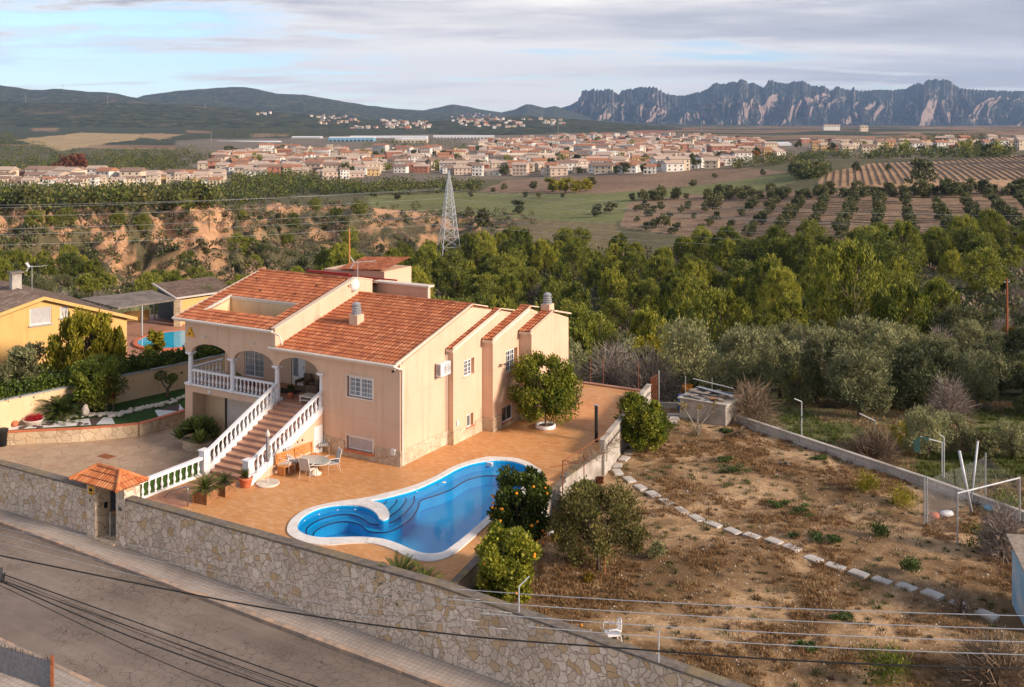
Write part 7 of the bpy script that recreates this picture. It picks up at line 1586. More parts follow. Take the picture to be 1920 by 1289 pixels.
# vine rows on the ploughed slope: thin lines of stakes and bare vines
vs = []; dxr = (1585-960)/F
for r in range(-60, 85):
    prev = None
    for k in range(0, 44):
        Y0 = 470; X0 = .36*Y0; L2 = math.hypot(dxr, 1); X = X0+r*3.7+dxr/L2*k*7; Y = Y0+1/L2*k*7; px = px_of(X, Y); py = HZ+F*(EYE-ground_z(X, Y))/Y
        if inside((px, py), zones[10][0]):
            z = ground_z(X, Y)
            if prev is not None: vs.append((prev, (X, Y, z)))
            prev = (X, Y, z)
        else: prev = None
mb = MB()
for a, b in vs: mb.raw([(a[0]-.3, a[1], a[2]), (a[0]+.3, a[1], a[2]), (b[0]+.3, b[1], b[2]), (b[0]-.3, b[1], b[2]), (a[0], a[1], a[2]+.5+rnd.random()*.3), (b[0], b[1], b[2]+.6)], [(0, 4, 5, 3), (1, 2, 5, 4), (0, 1, 4), (3, 5, 2)])
tag(mb.build('vine_rows', MT['brown_twig'], None), 'rows of bare vines on the ploughed orange slope', 'vines', kind='stuff')
# woodland that reads as one mass
def wood(name, label, regions, n, mats, seed, rng=(3.0, 6.0), leaves=20, lw=(2.2, 1.5)):
    rs = random.Random(seed); sp = []; tot = sum(r[1] for r in regions)
    for p, w in regions:
        x0, x1 = min(a for a, b in p), max(a for a, b in p); y0, y1 = min(b for a, b in p), max(b for a, b in p); m = int(n*w/tot); c = 0; tr = 0
        Ya = [None]*1
        while c < m and tr < m*30:
            tr += 1; px = rs.uniform(x0, x1); py = rs.uniform(y0, y1)
            if not inside((px, py), p): continue
            q = hit(px, py, 60)
            if q.y < 108: continue
            s = rs.uniform(*rng)*(1 if q.y < 1200 else 1.6); sp.append((q.x, q.y, q.z+s*.3, s, rs.randrange(len(mats)))); c += 1
    o = link(name, bush_clumps(name, sp, mats, leaves, lw, seed, up=.5, squash=(1, 1, .85), shell=.5)); tag(o, label, 'woodland', kind='stuff'); return o
wood('valley_woodland', 'dark pine woodland in bands across the valley around the town', [
 ([(-60, 366), (380, 366), (450, 352), (600, 346), (760, 350), (900, 348), (900, 362), (720, 368), (560, 366), (420, 392), (200, 398), (-60, 400)], 9), ([(-60, 272), (60, 268), (110, 288), (200, 292), (330, 302), (330, 325), (100, 326), (-60, 318)], 4), ([(200, 288), (370, 285), (420, 300), (330, 318), (200, 310)], 2),
 ([(440, 338), (560, 326), (590, 334), (600, 352), (440, 356)], 2), ([(1380, 318), (1560, 300), (1900, 296), (1900, 284), (1560, 292), (1340, 306)], 2.5), ([(1660, 262), (1860, 252), (1880, 262), (1660, 274)], 1.6), ([(1490, 326), (1550, 318), (1540, 334), (1500, 340)], .8),
 ([(680, 270), (860, 262), (880, 286), (680, 282)], 1), ([(100, 248), (420, 244), (640, 246), (720, 250), (560, 258), (420, 256), (380, 246), (120, 247)], 2), ([(-60, 248), (30, 250), (30, 272), (-60, 270)], 1.2), ([(1240, 252), (1340, 256), (1420, 264), (1400, 270), (1240, 262)], .6)], 4200, ['far_leaf', 'pine_leaf_dark', 'scrub_leaf', 'far_leaf', 'pine_leaf_dark', 'sparse_leaf'], 5, (1.5, 5.4), 34, (1.2, .8))
wood('scrub_growth', 'low scrub covering the slopes of the ravine between the trees', [([(-40, 402), (440, 400), (640, 420), (660, 560), (-40, 600)], 5), ([(560, 440), (1000, 466), (1300, 470), (1920, 470), (1960, 780), (1500, 742), (1230, 705), (1060, 690), (760, 560), (560, 520)], 12), ([(440, 360), (700, 380), (1000, 400), (1000, 440), (600, 430), (420, 420)], 2)], 2600, ['scrub_leaf', 'olive_leaf_dark', 'brown_twig', 'far_leaf'], 8, (.8, 1.7), 26, (.8, .4))
o = link('autumn_grove', far_tree_mesh(270, 14, 14, 'red_autumn', (2, 1.2), 24, 60), None, hit(130, 326)); tag(o, 'reddish-brown leafless grove on the left beyond the near houses', 'grove')
# grass field by the plot
rs = random.Random(12); sp = []
while len(sp) < 2300:
    px, py = rs.uniform(1230, 1960), rs.uniform(735, 985)
    q = hit(px, py, 46)
    if q.y > 74 or inside((UV(q)[0], UV(q)[1]), plot): continue
    k = noise.noise(q*.2); sp.append((q.x, q.y, q.z-.05, rs.uniform(.12, .38), 0 if k > .12 else (1 if rs.random() < .6 else 2)))
o = link('field_grass', bush_clumps('field_grass', sp, ['grass_leaf', 'dry_grass', 'brown_twig'], 34, (.24, .035), up=1.6, squash=(1.6, 1.6, .5))); tag(o, 'rough green and yellow grass of the field beyond the low wall', 'grass', kind='stuff')
for i, (px, py, s, k) in enumerate(((1740, 868, .5, 'olive'), (1700, 850, .42, 'yellowgreen'), (1790, 852, .5, 'olive'), (1850, 870, .45, 'scrub'), (1900, 866, .45, 'olive'), (1660, 858, .4, 'bare_brown'))):
    q = hit(px, py, 46); put(k, q.x, q.y, ['young olive sapling left of the leaning poles', 'small yellowish sapling in the grass field', 'young olive behind the leaning poles', 'dark low bush right of the leaning poles', 'young olive at the right edge of the grass field', 'brown bramble bush over the low wall'][i], s)
# ================================================================ pylon, poles, power lines
py_b = Vector(((842-960)/F*300, 300, 0)); pz = ground_z(py_b.x, 300); ptop = EYE-(320-HZ)*300/F
pyl = thing('power_pylon', 'tall white lattice power pylon rising from the pines in the middle distance', 'pylon', (py_b.x, 300, pz), R(20))
Hh = ptop-pz; mb = MB()
def half(z): 
    t_ = z/Hh; return .80*3.1*(1-t_)**1.15*.95+.62*(1-t_)+.5*(t_ < .97)*(1-.3*t_) if t_ < .86 else .62*(1-(t_-.86)/.14)+.03
lev = [0]; 
while lev[-1] < Hh*.995: lev.append(min(Hh, lev[-1]+max(1.05, half(lev[-1])*1.15)))
for i in range(4):
    sx1, sy1 = ((-1, -1), (1, -1), (1, 1), (-1, 1))[i]; m = MB(); m.tube([(sx1*half(z), sy1*half(z), z) for z in lev], .14, 4, 0, .07); m.build('leg', MT['pale_galvanised'], pyl)
for a, b in zip(lev[:-1], lev[1:]):
    ha, hb = half(a), half(b)
    for i in range(4):
        p = ((-1, -1), (1, -1), (1, 1), (-1, 1)); s0, s1 = p[i], p[(i+1) % 4]
        mb.bar((s0[0]*ha, s0[1]*ha, a), (s1[0]*hb, s1[1]*hb, b), .08, .08); mb.bar((s1[0]*ha, s1[1]*ha, a), (s0[0]*hb, s0[1]*hb, b), .08, .08); mb.bar((s0[0]*hb, s0[1]*hb, b), (s1[0]*hb, s1[1]*hb, b), .08, .08)
mb.build('lattice', MT['pale_galvanised'], pyl)
m = MB(); 
for z in (Hh*.64, Hh*.56): m.bar((-half(z)-.9, 0, z), (half(z)+.9, 0, z), .12, .12)
m.build('insulator_arm', MT['galvanised'], pyl)
def line3(name, label, P0, P1, sag, r, mat='pale_galvanised', grp=None, n=16):
    mb = MB(); d = P1-P0; mb.tube([P0+d*(i/n)-Vector((0, 0, 4*sag*(i/n)*(1-i/n))) for i in range(n+1)], r, 4); return tag(mb.build(name, MT[mat], None), label, 'power line', grp)
pw = 'power lines spanning the valley'
for i, (l, p, r) in enumerate((((-80, 386, 260), (828, 356, 300), (2050, 440, 250)), ((-80, 392, 258), (830, 353, 300), (2050, 405, 252)), ((-80, 408, 255), (833, 372, 300), (2050, 425, 240)), ((-80, 432, 250), (836, 392, 300), (2050, 452, 235)), ((-80, 442, 246), (838, 404, 300), (2050, 470, 230)), ((-80, 462, 240), (838, 420, 300), (2050, 476, 228)))):
    nm_ = ['highest', 'second', 'third', 'fourth', 'fifth', 'lowest'][i]
    line3('power_line', nm_+' pale cable of the span left of the pylon', at3(*l), at3(*p), .8, .024, grp=pw); line3('power_line', nm_+' pale cable of the span right of the pylon', at3(*p), at3(*r), 2.2, .024, grp=pw)
def upole(label, px, py0, py1, Y, mat='rust', r=.13):
    z0 = EYE-(py0-HZ)*Y/F; z1 = EYE-(py1-HZ)*Y/F; o = thing('utility_pole', label, 'utility pole', ((px-960)/F*Y, Y, z1), 0); m = MB(); m.tube([(0, 0, -1), (0, 0, z0-z1)], r, 8, 0, r*.7); m.build('pole', MT[mat], o); m = MB(); m.bar((-.28, 0, z0-z1-.3), (.28, 0, z0-z1-.3), .07, .07); m.tube([(.2, 0, z0-z1-.3), (.2, 0, z0-z1-.05)], .03, 5); m.build('crossarm', MT['galvanised'], o)
upole('rusty wooden utility pole among the olives at the right', 1888, 523, 655, 92); upole('thin wooden utility pole behind the villa tower roof', 655, 428, 530, 135, 'orange_wood')
for i, (px, a, b, Y) in enumerate(((202, 177, 194, 3800), (48, 176, 190, 3900), (117, 158, 168, 6600), (385, 195, 204, 4200), (396, 248, 272, 1900), (1047, 225, 252, 2700), (1230, 172, 178, 9800), (1315, 225, 244, 3200), (1510, 254, 276, 1500), (745, 226, 238, 3900), (1257, 196, 206, 9000))):
    z1 = EYE-(b-HZ)*Y/F; z0 = EYE-(a-HZ)*Y/F; h = z0-z1; w = Y/F*.9; m = MB()
    for s in (-1, 1): m.bar((s*w, 0, -h*.2), (0, 0, h), w*.25, w*.25)
    for k in range(5): zz = h*k/5; ww = w*(1-k/5); m.bar((-ww, 0, zz), (ww, 0, zz+h/6), w*.2, w*.2)
    m.bar((-w*1.0, 0, h*.8), (w*1.0, 0, h*.8), w*.25, w*.25)
    tag(m.build('distant_pylon', MT['galvanised'], None, ((px-960)/F*Y, Y, z1)), ['faint lattice pylon on the near dark hill, left', 'faint pylon at the far left hillside', 'tiny pylon on the left hill crest', 'tiny pylon at the centre-left hill foot', 'tall slim mast by the pale warehouses', 'lattice pylon in the wood behind the town centre', 'tiny mast below the serrated mountain', 'lattice pylon right of the town', 'telecom tower beside the town church', 'pylon in front of the hillside suburb', 'small mast before the mountain'][i], 'pylon')
# ================================================================ town
WC = [noisy('house_wall_'+n, a, b, .6, .85, 0) for n, a, b in (('white', (.66, .62, .56), (.76, .72, .66)), ('cream', (.62, .50, .36), (.70, .58, .44)), ('ochre', (.58, .38, .18), (.66, .46, .24)), ('brick', (.32, .13, .085), (.40, .18, .12)), ('pink', (.58, .44, .34), (.66, .52, .42)), ('grey', (.38, .36, .34), (.48, .46, .44)))]
RC = [noisy('town_roof_'+n, a, b, .8, .9, 0) for n, a, b in (('clay', (.32, .135, .075), (.44, .21, .12)), ('brown', (.20, .13, .095), (.30, .20, .15)), ('pale', (.42, .31, .24), (.52, .40, .32)))]
noisy('window_dark', (.03, .03, .035), (.07, .07, .075), 1, .3, 0)
WN = ['white', 'cream', 'ochre', 'brick-red', 'pink', 'grey']; RN = ['clay', 'brown', 'pale']
def house_mesh(w, d, h, wi, ri, flat=False, floors=2, seed=0):
    rr = random.Random(seed); mb = MB(); mb.box(-w/2, w/2, -d/2, d/2, -4, h, 0)
    if flat:
        mb.box(-w/2-.2, w/2+.2, -d/2-.2, d/2+.2, h+.003, h+.5, 1); mb.box(-w*.2, w*.1, -d*.2, d*.2, h+.503, h+2.4, 0)
    else:
        ov = .45; rh = d*.5*.42; a = [(-w/2-ov, -d/2-ov, h+.01), (w/2+ov, -d/2-ov, h+.01), (w/2+ov, d/2+ov, h+.01), (-w/2-ov, d/2+ov, h+.01), (-w/2-ov, 0, h+rh), (w/2+ov, 0, h+rh)]
        mb.raw(a, [(0, 1, 5, 4), (2, 3, 4, 5), (0, 4, 3), (1, 2, 5), (3, 2, 1, 0)], 1)
        mb.box(w*.2, w*.2+.7, .3, 1.0, h, h+rh+.9, 0)
    fh = h/floors
    for s, dd in ((-1, 'y'), (1, 'y'), (-1, 'x'), (1, 'x')):
        L = w if dd == 'y' else d; nwin = max(1, int(L/3.0))
        for f in range(floors):
            for k in range(nwin):
                c = -L/2+(k+.5)*L/nwin; ww = .55 if rr.random() < .75 else .95; z0 = f*fh+.9 if ww < .9 else f*fh+.2; z1 = f*fh+2.2
                if rr.random() < .12: continue
                if dd == 'y': y = s*(d/2+.03); mb.box(c-ww, c+ww, min(y, y-s*.05), max(y, y-s*.05), z0, z1, 2)
                else: x = s*(w/2+.03); mb.box(min(x, x-s*.05), max(x, x-s*.05), c-ww, c+ww, z0, z1, 2)
                if ww > .9 and f > 0 and dd == 'y': mb.box(c-1.4, c+1.4, min(s*(d/2+.05), s*(d/2+1.1)), max(s*(d/2+.05), s*(d/2+1.1)), z0-.25, z0-.12, 0); mb.box(c-1.4, c+1.4, min(s*(d/2+1.0), s*(d/2+1.1)), max(s*(d/2+1.0), s*(d/2+1.1)), z0-.115, z0+.75, 0)
    return mb.mesh('town_house', [WC[wi], RC[ri] if not flat else WC[5 if seed % 2 else 1], MT['window_dark']])
HT = []
rr0 = random.Random(3)
for i in range(34):
    wi = rr0.choices(range(6), [6, 5, 1.4, 1.3, 1.6, 1.0])[0]; ri = rr0.choices(range(3), [5, 3, 2])[0]; flat = rr0.random() < .15; fl = rr0.choice([2, 2, 3]); w = rr0.uniform(8, 14); d = rr0.uniform(8, 11)
    lab = '%s %s-storey house with %s' % (WN[wi], {2: 'two', 3: 'three'}[fl], 'flat roof' if flat else RN[ri]+' tiled roof'); HT.append((house_mesh(w, d, fl*2.9, wi, ri, flat, fl, i), lab))
AT = []
for i in range(12):
    wi = rr0.choice([3, 2, 1, 0, 0, 4, 1]); ri = rr0.choice([0, 0, 2]); fl = rr0.choice([3, 4, 4]); w = rr0.uniform(20, 38); lab = '%s %s-storey apartment row with %s roof' % (WN[wi], {3: 'three', 4: 'four'}[fl], RN[ri]); AT.append((house_mesh(w, 12, fl*2.9, wi, ri, rr0.random() < .15, fl, 60+i), lab))
HP = []
def put_house(T, X, Y, reg, s=1, rz=None, base=None):
    me, lab = T; o = link('town_house' if T in HT else 'apartment_block', me, None, (X, Y, ground_z(X, Y)+.2), rnd.uniform(-.5, .5) if rz is None else rz); o.scale = (s, s, s)
    tag(o, lab+' '+reg, 'house' if T in HT else 'apartment block', 'houses '+reg); HP.append((X, Y)); return o
townA = [(395, 300), (430, 284), (560, 282), (700, 284), (860, 286), (930, 266), (1100, 254), (1260, 256), (1380, 262), (1440, 274), (1470, 290), (1390, 306), (1280, 326), (1050, 330), (880, 330), (740, 326), (640, 338), (590, 334), (590, 300), (420, 318)]
# near row on the left
x = -25; i = 0
while x < 410:
    w = rnd.uniform(15, 22)
    if not (140 < x < 150): 
        py = 352+5*math.sin(x/60.)+(0 if x > 60 else 4)-(4 if x > 300 else 0); q = hit(x, py); T = HT[rnd.choice([k for k, h in enumerate(HT) if h[1].startswith(('white', 'cream', 'ochre')) and 'flat' not in h[1]])]; put_house(T, q.x, q.y, 'in the near row left of the pylon', .72, rnd.uniform(-.15, .15)+.1)
        if rnd.random() < .6: q = hit(x+6, py-8); put_house(rnd.choice(HT), q.x, q.y, 'behind the near row on the left', .75, .1)
    x += w*.9
n = 0; tries = 0
while n < 185 and tries < 9000:
    tries += 1; px = rnd.uniform(395, 1470); py = rnd.uniform(255, 338)
    if not inside((px, py), townA): continue
    if not (px > 900 or rnd.random() < .75): continue
    q = hit(px, py); 
    if any(abs(a-q.x) < 11+q.y*.004 and abs(b-q.y) < 20+q.y*.012 for a, b in HP): continue
    big_ = rnd.random() < (.34 if 700 < px < 1400 and py < 305 else .12); reg = 'in the town left of the pylon' if px < 840 else ('in the town centre right of the pylon' if px < 1150 else 'in the right part of the town')
    put_house(rnd.choice(AT if big_ else HT), q.x, q.y, reg, rnd.uniform(.75, 1.0)); n += 1
x = 1530
while x < 1935:
    for py in (rnd.uniform(276, 281)-(x-1530)*.012, rnd.uniform(283, 290)-(x-1530)*.014):
        q = hit(x, py); put_house(rnd.choice(HT), q.x, q.y, 'in the right-hand suburb above the vineyard', 1.0, rnd.uniform(-.1, .1))
    x += rnd.uniform(17, 26)
# past three hundred houses: the distant suburbs as one mass
from mathutils.bvhtree import BVHTree
_v = []; _p = []
for ob in bpy.data.objects:
    if ob.name.startswith(('hill', 'terrain')) and ob.type == 'MESH':
        k = len(_v); _v += [v.co.copy() for v in ob.data.vertices]; _p += [tuple(i+k for i in p.vertices) for p in ob.data.polygons]
BVH = BVHTree.FromPolygons(_v, _p); del _v, _p
def hit_far(px, py):
    d = Vector(((px-960)/F, 1, -(py-HZ)/F)).normalized(); r = BVH.ray_cast(Vector((0, 0, EYE))+d*300, d)
    return r[0]
def suburb(name, label, regs, seed, sc=1.0):
    rs = random.Random(seed); mb = MB()
    for p, n in regs:
        x0, x1 = min(a for a, b in p), max(a for a, b in p); y0, y1 = min(b for a, b in p), max(b for a, b in p); c = 0; tr = 0
        while c < n and tr < 9000:
            tr += 1; px, py = rs.uniform(x0, x1), rs.uniform(y0, y1)
            if not inside((px, py), p): continue
            q = hit_far(px, py)
            if q is None: continue
            if any(abs(a-q.x) < 8 and abs(b-q.y) < 10 for a, b in HP): continue
            X, Y, z = q; w, d, h = rs.uniform(9, 17)*sc, rs.uniform(9, 12)*sc, rs.choice([3.2, 5.8, 5.8, 8.5])*sc; m = rs.choice([0, 0, 0, 1, 4, 1, 1, 2]); r = rs.choice([3, 5, 5, 6]); a_ = rs.uniform(-.5, .5); ca, sa = math.cos(a_), math.sin(a_)
            T = lambda L: [(X+x*ca-y*sa, Y+x*sa+y*ca, zz) for x, y, zz in L]; e = .6
            mb.raw(T([(-w/2, -d/2, z-6), (w/2, -d/2, z-6), (w/2, d/2, z-6), (-w/2, d/2, z-6), (-w/2, -d/2, z+h), (w/2, -d/2, z+h), (w/2, d/2, z+h), (-w/2, d/2, z+h)]), [(0, 1, 5, 4), (1, 2, 6, 5), (2, 3, 7, 6), (3, 0, 4, 7)], m)
            mb.raw(T([(-w/2-e, -d/2-e, z+h+.1), (w/2+e, -d/2-e, z+h+.1), (w/2+e, d/2+e, z+h+.1), (-w/2-e, d/2+e, z+h+.1), (-w/2-e, 0, z+h+d*.22), (w/2+e, 0, z+h+d*.22)]), [(0, 1, 5, 4), (2, 3, 4, 5), (0, 4, 3), (1, 2, 5)], r)
            for k in range(max(1, int(w/3.5))):
                for f in range(max(1, int(h/2.8))):
                    x_ = -w/2+(k+.5)*w/max(1, int(w/3.5)); mb.raw(T([(x_-.6, -d/2-.06, z+f*2.8+.9), (x_+.6, -d/2-.06, z+f*2.8+.9), (x_+.6, -d/2-.06, z+f*2.8+2.1), (x_-.6, -d/2-.06, z+f*2.8+2.1)]), [(0, 1, 2, 3)], 7)
            c += 1
    o = mb.build(name, [WC[0], WC[1], WC[3], RC[0], WC[4], RC[2], RC[1], MT['window_dark']], None); return tag(o, label, 'houses', kind='stuff')
suburb('distant_houses', 'dense small houses filling the town and the wooded hillsides beyond it', [([(565, 216), (660, 218), (680, 232), (600, 234)], 30), ([(710, 226), (800, 228), (815, 240), (720, 240)], 50), ([(650, 244), (800, 236), (800, 242), (660, 240)], 16), ([(840, 218), (905, 212), (960, 226), (1050, 222), (1060, 234), (920, 242), (850, 236)], 90), ([(480, 212), (520, 212), (520, 216), (480, 216)], 4),
  (townA, 420), ([(880, 268), (1130, 250), (1260, 254), (1400, 262), (1440, 276), (1200, 290), (900, 290)], 260), ([(-30, 340), (410, 336), (430, 346), (-30, 350)], 30), ([(380, 318), (590, 296), (600, 332), (450, 336)], 45), ([(1500, 268), (1920, 258), (1920, 270), (1520, 284)], 35)], 5)
# warehouses and landmark buildings
noisy('warehouse_white', (.62, .62, .62), (.74, .74, .74), .3, .8, 0); noisy('warehouse_blue', (.16, .36, .52), (.24, .44, .60), .3, .7, 0)
def block(name, label, px0, px1, pyt, pyb, Y, mat, roof=None, dep=40, cat='warehouse'):
    z0 = EYE-(pyb-HZ)*Y/F; z1 = EYE-(pyt-HZ)*Y/F; w = (px1-px0)/F*Y; X = ((px0+px1)/2-960)/F*Y; o = thing(name, label, cat, (X, Y, z0), 0); mb = MB(); mb.box(-w/2, w/2, 0, dep, -8, z1-z0); mb.build('wall', mat, o)
    mb = MB(); mb.raw([(-w/2-.5, -.5, z1-z0+.05), (w/2+.5, -.5, z1-z0+.05), (w/2+.5, dep+.5, z1-z0+.05), (-w/2-.5, dep+.5, z1-z0+.05), (-w/2-.5, dep/2, z1-z0+2.5), (w/2+.5, dep/2, z1-z0+2.5)], [(0, 1, 5, 4), (2, 3, 4, 5), (0, 4, 3), (1, 2, 5)]); mb.build('roof', roof or MT['warehouse_white'], o)
    mb = MB(); nb = max(2, int(w/8))
    for k in range(nb): c = -w/2+(k+.5)*w/nb; mb.box(c-w/nb*.3, c+w/nb*.3, -.12, -.05, (z1-z0)*.45, (z1-z0)*.72)
    mb.build('window_band', MT['window_dark'], o)
W_ = MT['warehouse_white']
for a in (('long white warehouse left of the mast row', 402, 520, 267, 277, 2000, W_), ('grey-white warehouse with low front, centre left', 546, 600, 258, 270, 2300, WC[5]), ('blue and white industrial hall', 616, 700, 259, 272, 2100, MT['warehouse_blue']), ('wide pale factory hall beside the blue one', 655, 800, 257, 268, 2400, W_), ('cream industrial hall in front of the wood strip', 740, 800, 262, 272, 2050, WC[1]), ('long low white warehouse right of the wood strip', 812, 926, 256, 264, 2500, W_), ('small pale hall at the left end of the warehouses', 330, 368, 274, 280, 1900, WC[5]), ('white gabled hall among right-hand trees', 1456, 1484, 270, 284, 1500, W_)):
    block('warehouse', a[0], *a[1:7])
for a in (('dark-roofed white villa block just left of the pylon top', 790, 838, 300, 316, 1050, WC[0], RC[1], 18, 'house'), ('long red brick building at the right edge of the town', 1312, 1380, 300, 311, 1050, WC[3], RC[0], 14, 'building'), ('red brick block at the town fringe', 1204, 1252, 306, 322, 950, WC[3], RC[0], 14, 'building'), ('tall red brick apartment block near the white gabled hall', 1420, 1460, 274, 290, 1300, WC[3], RC[0], 14, 'building'), ('grey school building with dark window bands in the town centre', 940, 1040, 292, 306, 1100, WC[5], WC[1], 16, 'building'), ('stone church-like tan block beside the telecom tower', 1496, 1528, 272, 284, 1450, WC[1], RC[1], 14, 'building'), ('white farmhouse on the ridge under the mountain', 1545, 1575, 235, 240, 3000, WC[0], RC[0], 14, 'farmhouse'), ('pale farmhouse right of the ridge farmhouse', 1614, 1628, 237, 242, 3000, WC[1], RC[2], 14, 'farmhouse')):
    block('landmark_building', *a[:6], a[6], a[7], a[8], a[9])
# trees between the houses
for i in range(285):
    px, py = rnd.uniform(395, 1900), rnd.uniform(262, 334)
    if not (inside((px, py), townA) or (px > 1480 and 272 < py < 296)): continue
    q = hit(px, py); farput(FTW, q.x, q.y, 'town_tree', 'dark tree between the houses of the town', 'tree', 'trees between the town houses', rnd.uniform(.6, 1.0))
OT = [far_tree_mesh(300+i, 8, 5, 'orange_autumn', (1.4, .8), 14, 26) for i in range(2)]
for i in range(26):
    px, py = rnd.uniform(1380, 1450), rnd.uniform(276, 300); q = hit(px, py); farput(OT, q.x, q.y, 'plane_tree', 'rusty orange plane tree at the right end of the town', 'tree', 'rusty plane trees by the town', rnd.uniform(.5, .8))
# ================================================================ neighbours on the left
NZ = -1.6
def dirv(ax, ay): l = math.hypot(ax, ay); return (ax/l, ay/l)
gx, gy = .72, .694     # along the gable wall, away to the right
rx, ry = -.694, .72    # along the ridge, away to the left
Y0 = 74.0; ap = at3(80, 556, Y0)
yh = thing('yellow_house', 'ochre bungalow with brown tiled gable roof at the left edge', 'house', (ap.x, ap.y, NZ), math.atan2(gy, gx))
hz_ = ap.z-NZ; wl, wr = -8.5, 6.3; sl_l, sl_r = .27, .35
mb = MB(); hol = [[(-.9, hz_-2.05), (.62, hz_-2.05), (.62, hz_-.8), (-.9, hz_-.8)], [(1.25, hz_-1.75), (1.85, hz_-1.75), (1.85, hz_-.95), (1.25, hz_-.95)]]
mb.slab([(wl, -1.5), (wr, -1.5), (wr, hz_-.2-sl_r*wr), (0, hz_-.2), (wl, hz_-.2+sl_l*wl)], hol, 0, .3, lambda a, b, d: (a, d, b)); mb.box(wr-.3, wr, .303, 4.5, -1.5, hz_-.25-sl_r*wr); mb.build('wall', MT['ochre_render'], yh)
for h in hol: window_part(yh, lambda x, d, z: (x, d, z), h[0][0], h[1][0], h[0][1], h[2][1], .1, 1, 1, glass='roller_blind', fw=.06)
mb = MB(); 
for h in hol: mb.box(h[0][0]-.1, h[1][0]+.1, -.1, .05, h[0][1]-.1, h[0][1]-.003)
mb.build('window_sill', MT['galvanised'], yh)
d1 = tile_roof(-.3, 14, 0, wr+.6, 0, -sl_r, tw=.3, nx=4); roof_obj('roof', d1, MT['brown_tile'], yh, xf=lambda a, b, z: (b, a, hz_+z-.1))
d1 = tile_roof(-.3, 14, 0, -wl+.6, 0, -sl_l, tw=.3, nx=4); roof_obj('roof', d1, MT['brown_tile'], yh, xf=lambda a, b, z: (-b, a, hz_+z-.1))
mb = MB()
for (x0, x1, s) in ((0, wr+.7, -sl_r), (wl-.7, 0, sl_l)): 
    za, zb_ = hz_+s*(x0 if s > 0 else 0)-.12, hz_+(s*x1 if s < 0 else 0)-.12
    vs = [(x0, -.38, za-.1), (x1, -.38, zb_-.1), (x1, -.22, zb_-.1), (x0, -.22, za-.1), (x0, -.38, za+.14), (x1, -.38, zb_+.14), (x1, -.22, zb_+.14), (x0, -.22, za+.14)]
    mb.raw(vs, [(0, 3, 2, 1), (4, 5, 6, 7), (0, 1, 5, 4), (1, 2, 6, 5), (2, 3, 7, 6), (3, 0, 4, 7)])
mb.build('verge', MT['ochre_render'], yh)
mb = MB(); mb.box(-.35, .35, 5.6, 6.3, hz_-.5, hz_+1.1); c = mb.build('chimney', MT['concrete'], yh); mb = MB(); mb.box(-.5, .5, 5.45, 6.45, hz_+1.1, hz_+1.2); mb.build('cap', MT['grey_tile'], c)
q = at3(60, 545, 79); antenna('television antenna with yellow elements on the ochre bungalow', q, R(5), 2.0, 1.2)
# carport
cpz = NZ+2.6; A, B, C, D = at3(150, 563, 90), at3(221, 581, 86), at3(330, 564, 92), at3(285, 547, 97)
cpt = thing('carport', 'grey flat carport roof on thin posts between the bungalow and pool', 'carport', (0, 0, 0), 0)
zz = A.z; vs = [Vector((p.x, p.y, p.z)) for p in (A, B, C, D)]; mb = MB(); mb.raw(vs+[v+Vector((0, 0, .15)) for v in vs], [(3, 2, 1, 0), (4, 5, 6, 7), (0, 1, 5, 4), (1, 2, 6, 5), (2, 3, 7, 6), (3, 0, 4, 7)]); mb.build('roof_panel', MT['grey_tile'], cpt)
for v in (B.lerp(C, .40), D.lerp(C, .1)): mb = MB(); mb.tube([(v.x, v.y, NZ-1), (v.x, v.y, v.z)], .07, 6); mb.build('post', MT['galvanised'], cpt)
# brown-roofed annex with yellow wall and stone pillar
an = thing('annex', 'yellow annex with grey-brown tiled roof and bay shaded by a dark panel right of the carport', 'outbuilding', (0, 0, 0), 0)
a_, b_, c_, d_ = at3(286, 533, 98), at3(330, 561, 93), at3(446, 545, 97), at3(408, 521, 102)
me_v = [a_, b_, c_, d_]
nn_ = 26; vs = []; uv_ = []
e1 = (c_-b_); e2 = (a_-b_); L1, L2 = e1.length, e2.length
def mapr(u, v, z): return tuple(b_+e1*(u/L1)+e2*(v/L2)+Vector((0, 0, z)))
roof_obj('roof', tile_roof(0, L1, 0, L2, 0, 0, tw=.3, nx=4), MT['brown_tile'], an, xf=mapr)
mb = MB(); mb.bar(b_+Vector((0, 0, .05)), c_+Vector((0, 0, .05)), .15, .14); mb.bar(b_+Vector((0, 0, .05)), a_+Vector((0, 0, .05)), .15, .14); mb.build('verge', MT['fabric_pale'], an)
def vwall(p, q, zt0, zt1, zb, mat, name, th=.2):
    d = (q-p); d.z = 0; d.normalize(); n_ = Vector((-d.y, d.x, 0))*th; vs = [Vector((p.x, p.y, zb)), Vector((q.x, q.y, zb)), Vector((q.x, q.y, zb))+n_, Vector((p.x, p.y, zb))+n_, Vector((p.x, p.y, zt0)), Vector((q.x, q.y, zt1)), Vector((q.x, q.y, zt1))+n_, Vector((p.x, p.y, zt0))+n_]
    mb = MB(); mb.raw(vs, [(0, 3, 2, 1), (4, 5, 6, 7), (0, 1, 5, 4), (1, 2, 6, 5), (2, 3, 7, 6), (3, 0, 4, 7)]); return mb.build(name, mat, an)
p1 = b_.lerp(c_, .06)+Vector((0, .4, 0)); vwall(p1, c_+Vector((0, .4, 0)), b_.z-.2, c_.z-.2, NZ-1, MT['ochre_render'], 'wall'); vwall(a_.lerp(b_, .1)+Vector((.3, 0, 0)), b_+Vector((.3, .8, 0)), a_.z-.2, b_.z-.3, NZ-1, MT['dark_metal'], 'bay_shade_panel')  # solid dark panel stands for the shade inside the open bay
mb = MB(); mb.box(-.3, .3, -.3, .3, -1, b_.z-NZ-.1); mb.build('stone_pillar', MT['warm_stone'], an, (b_.x+.2, b_.y, NZ))
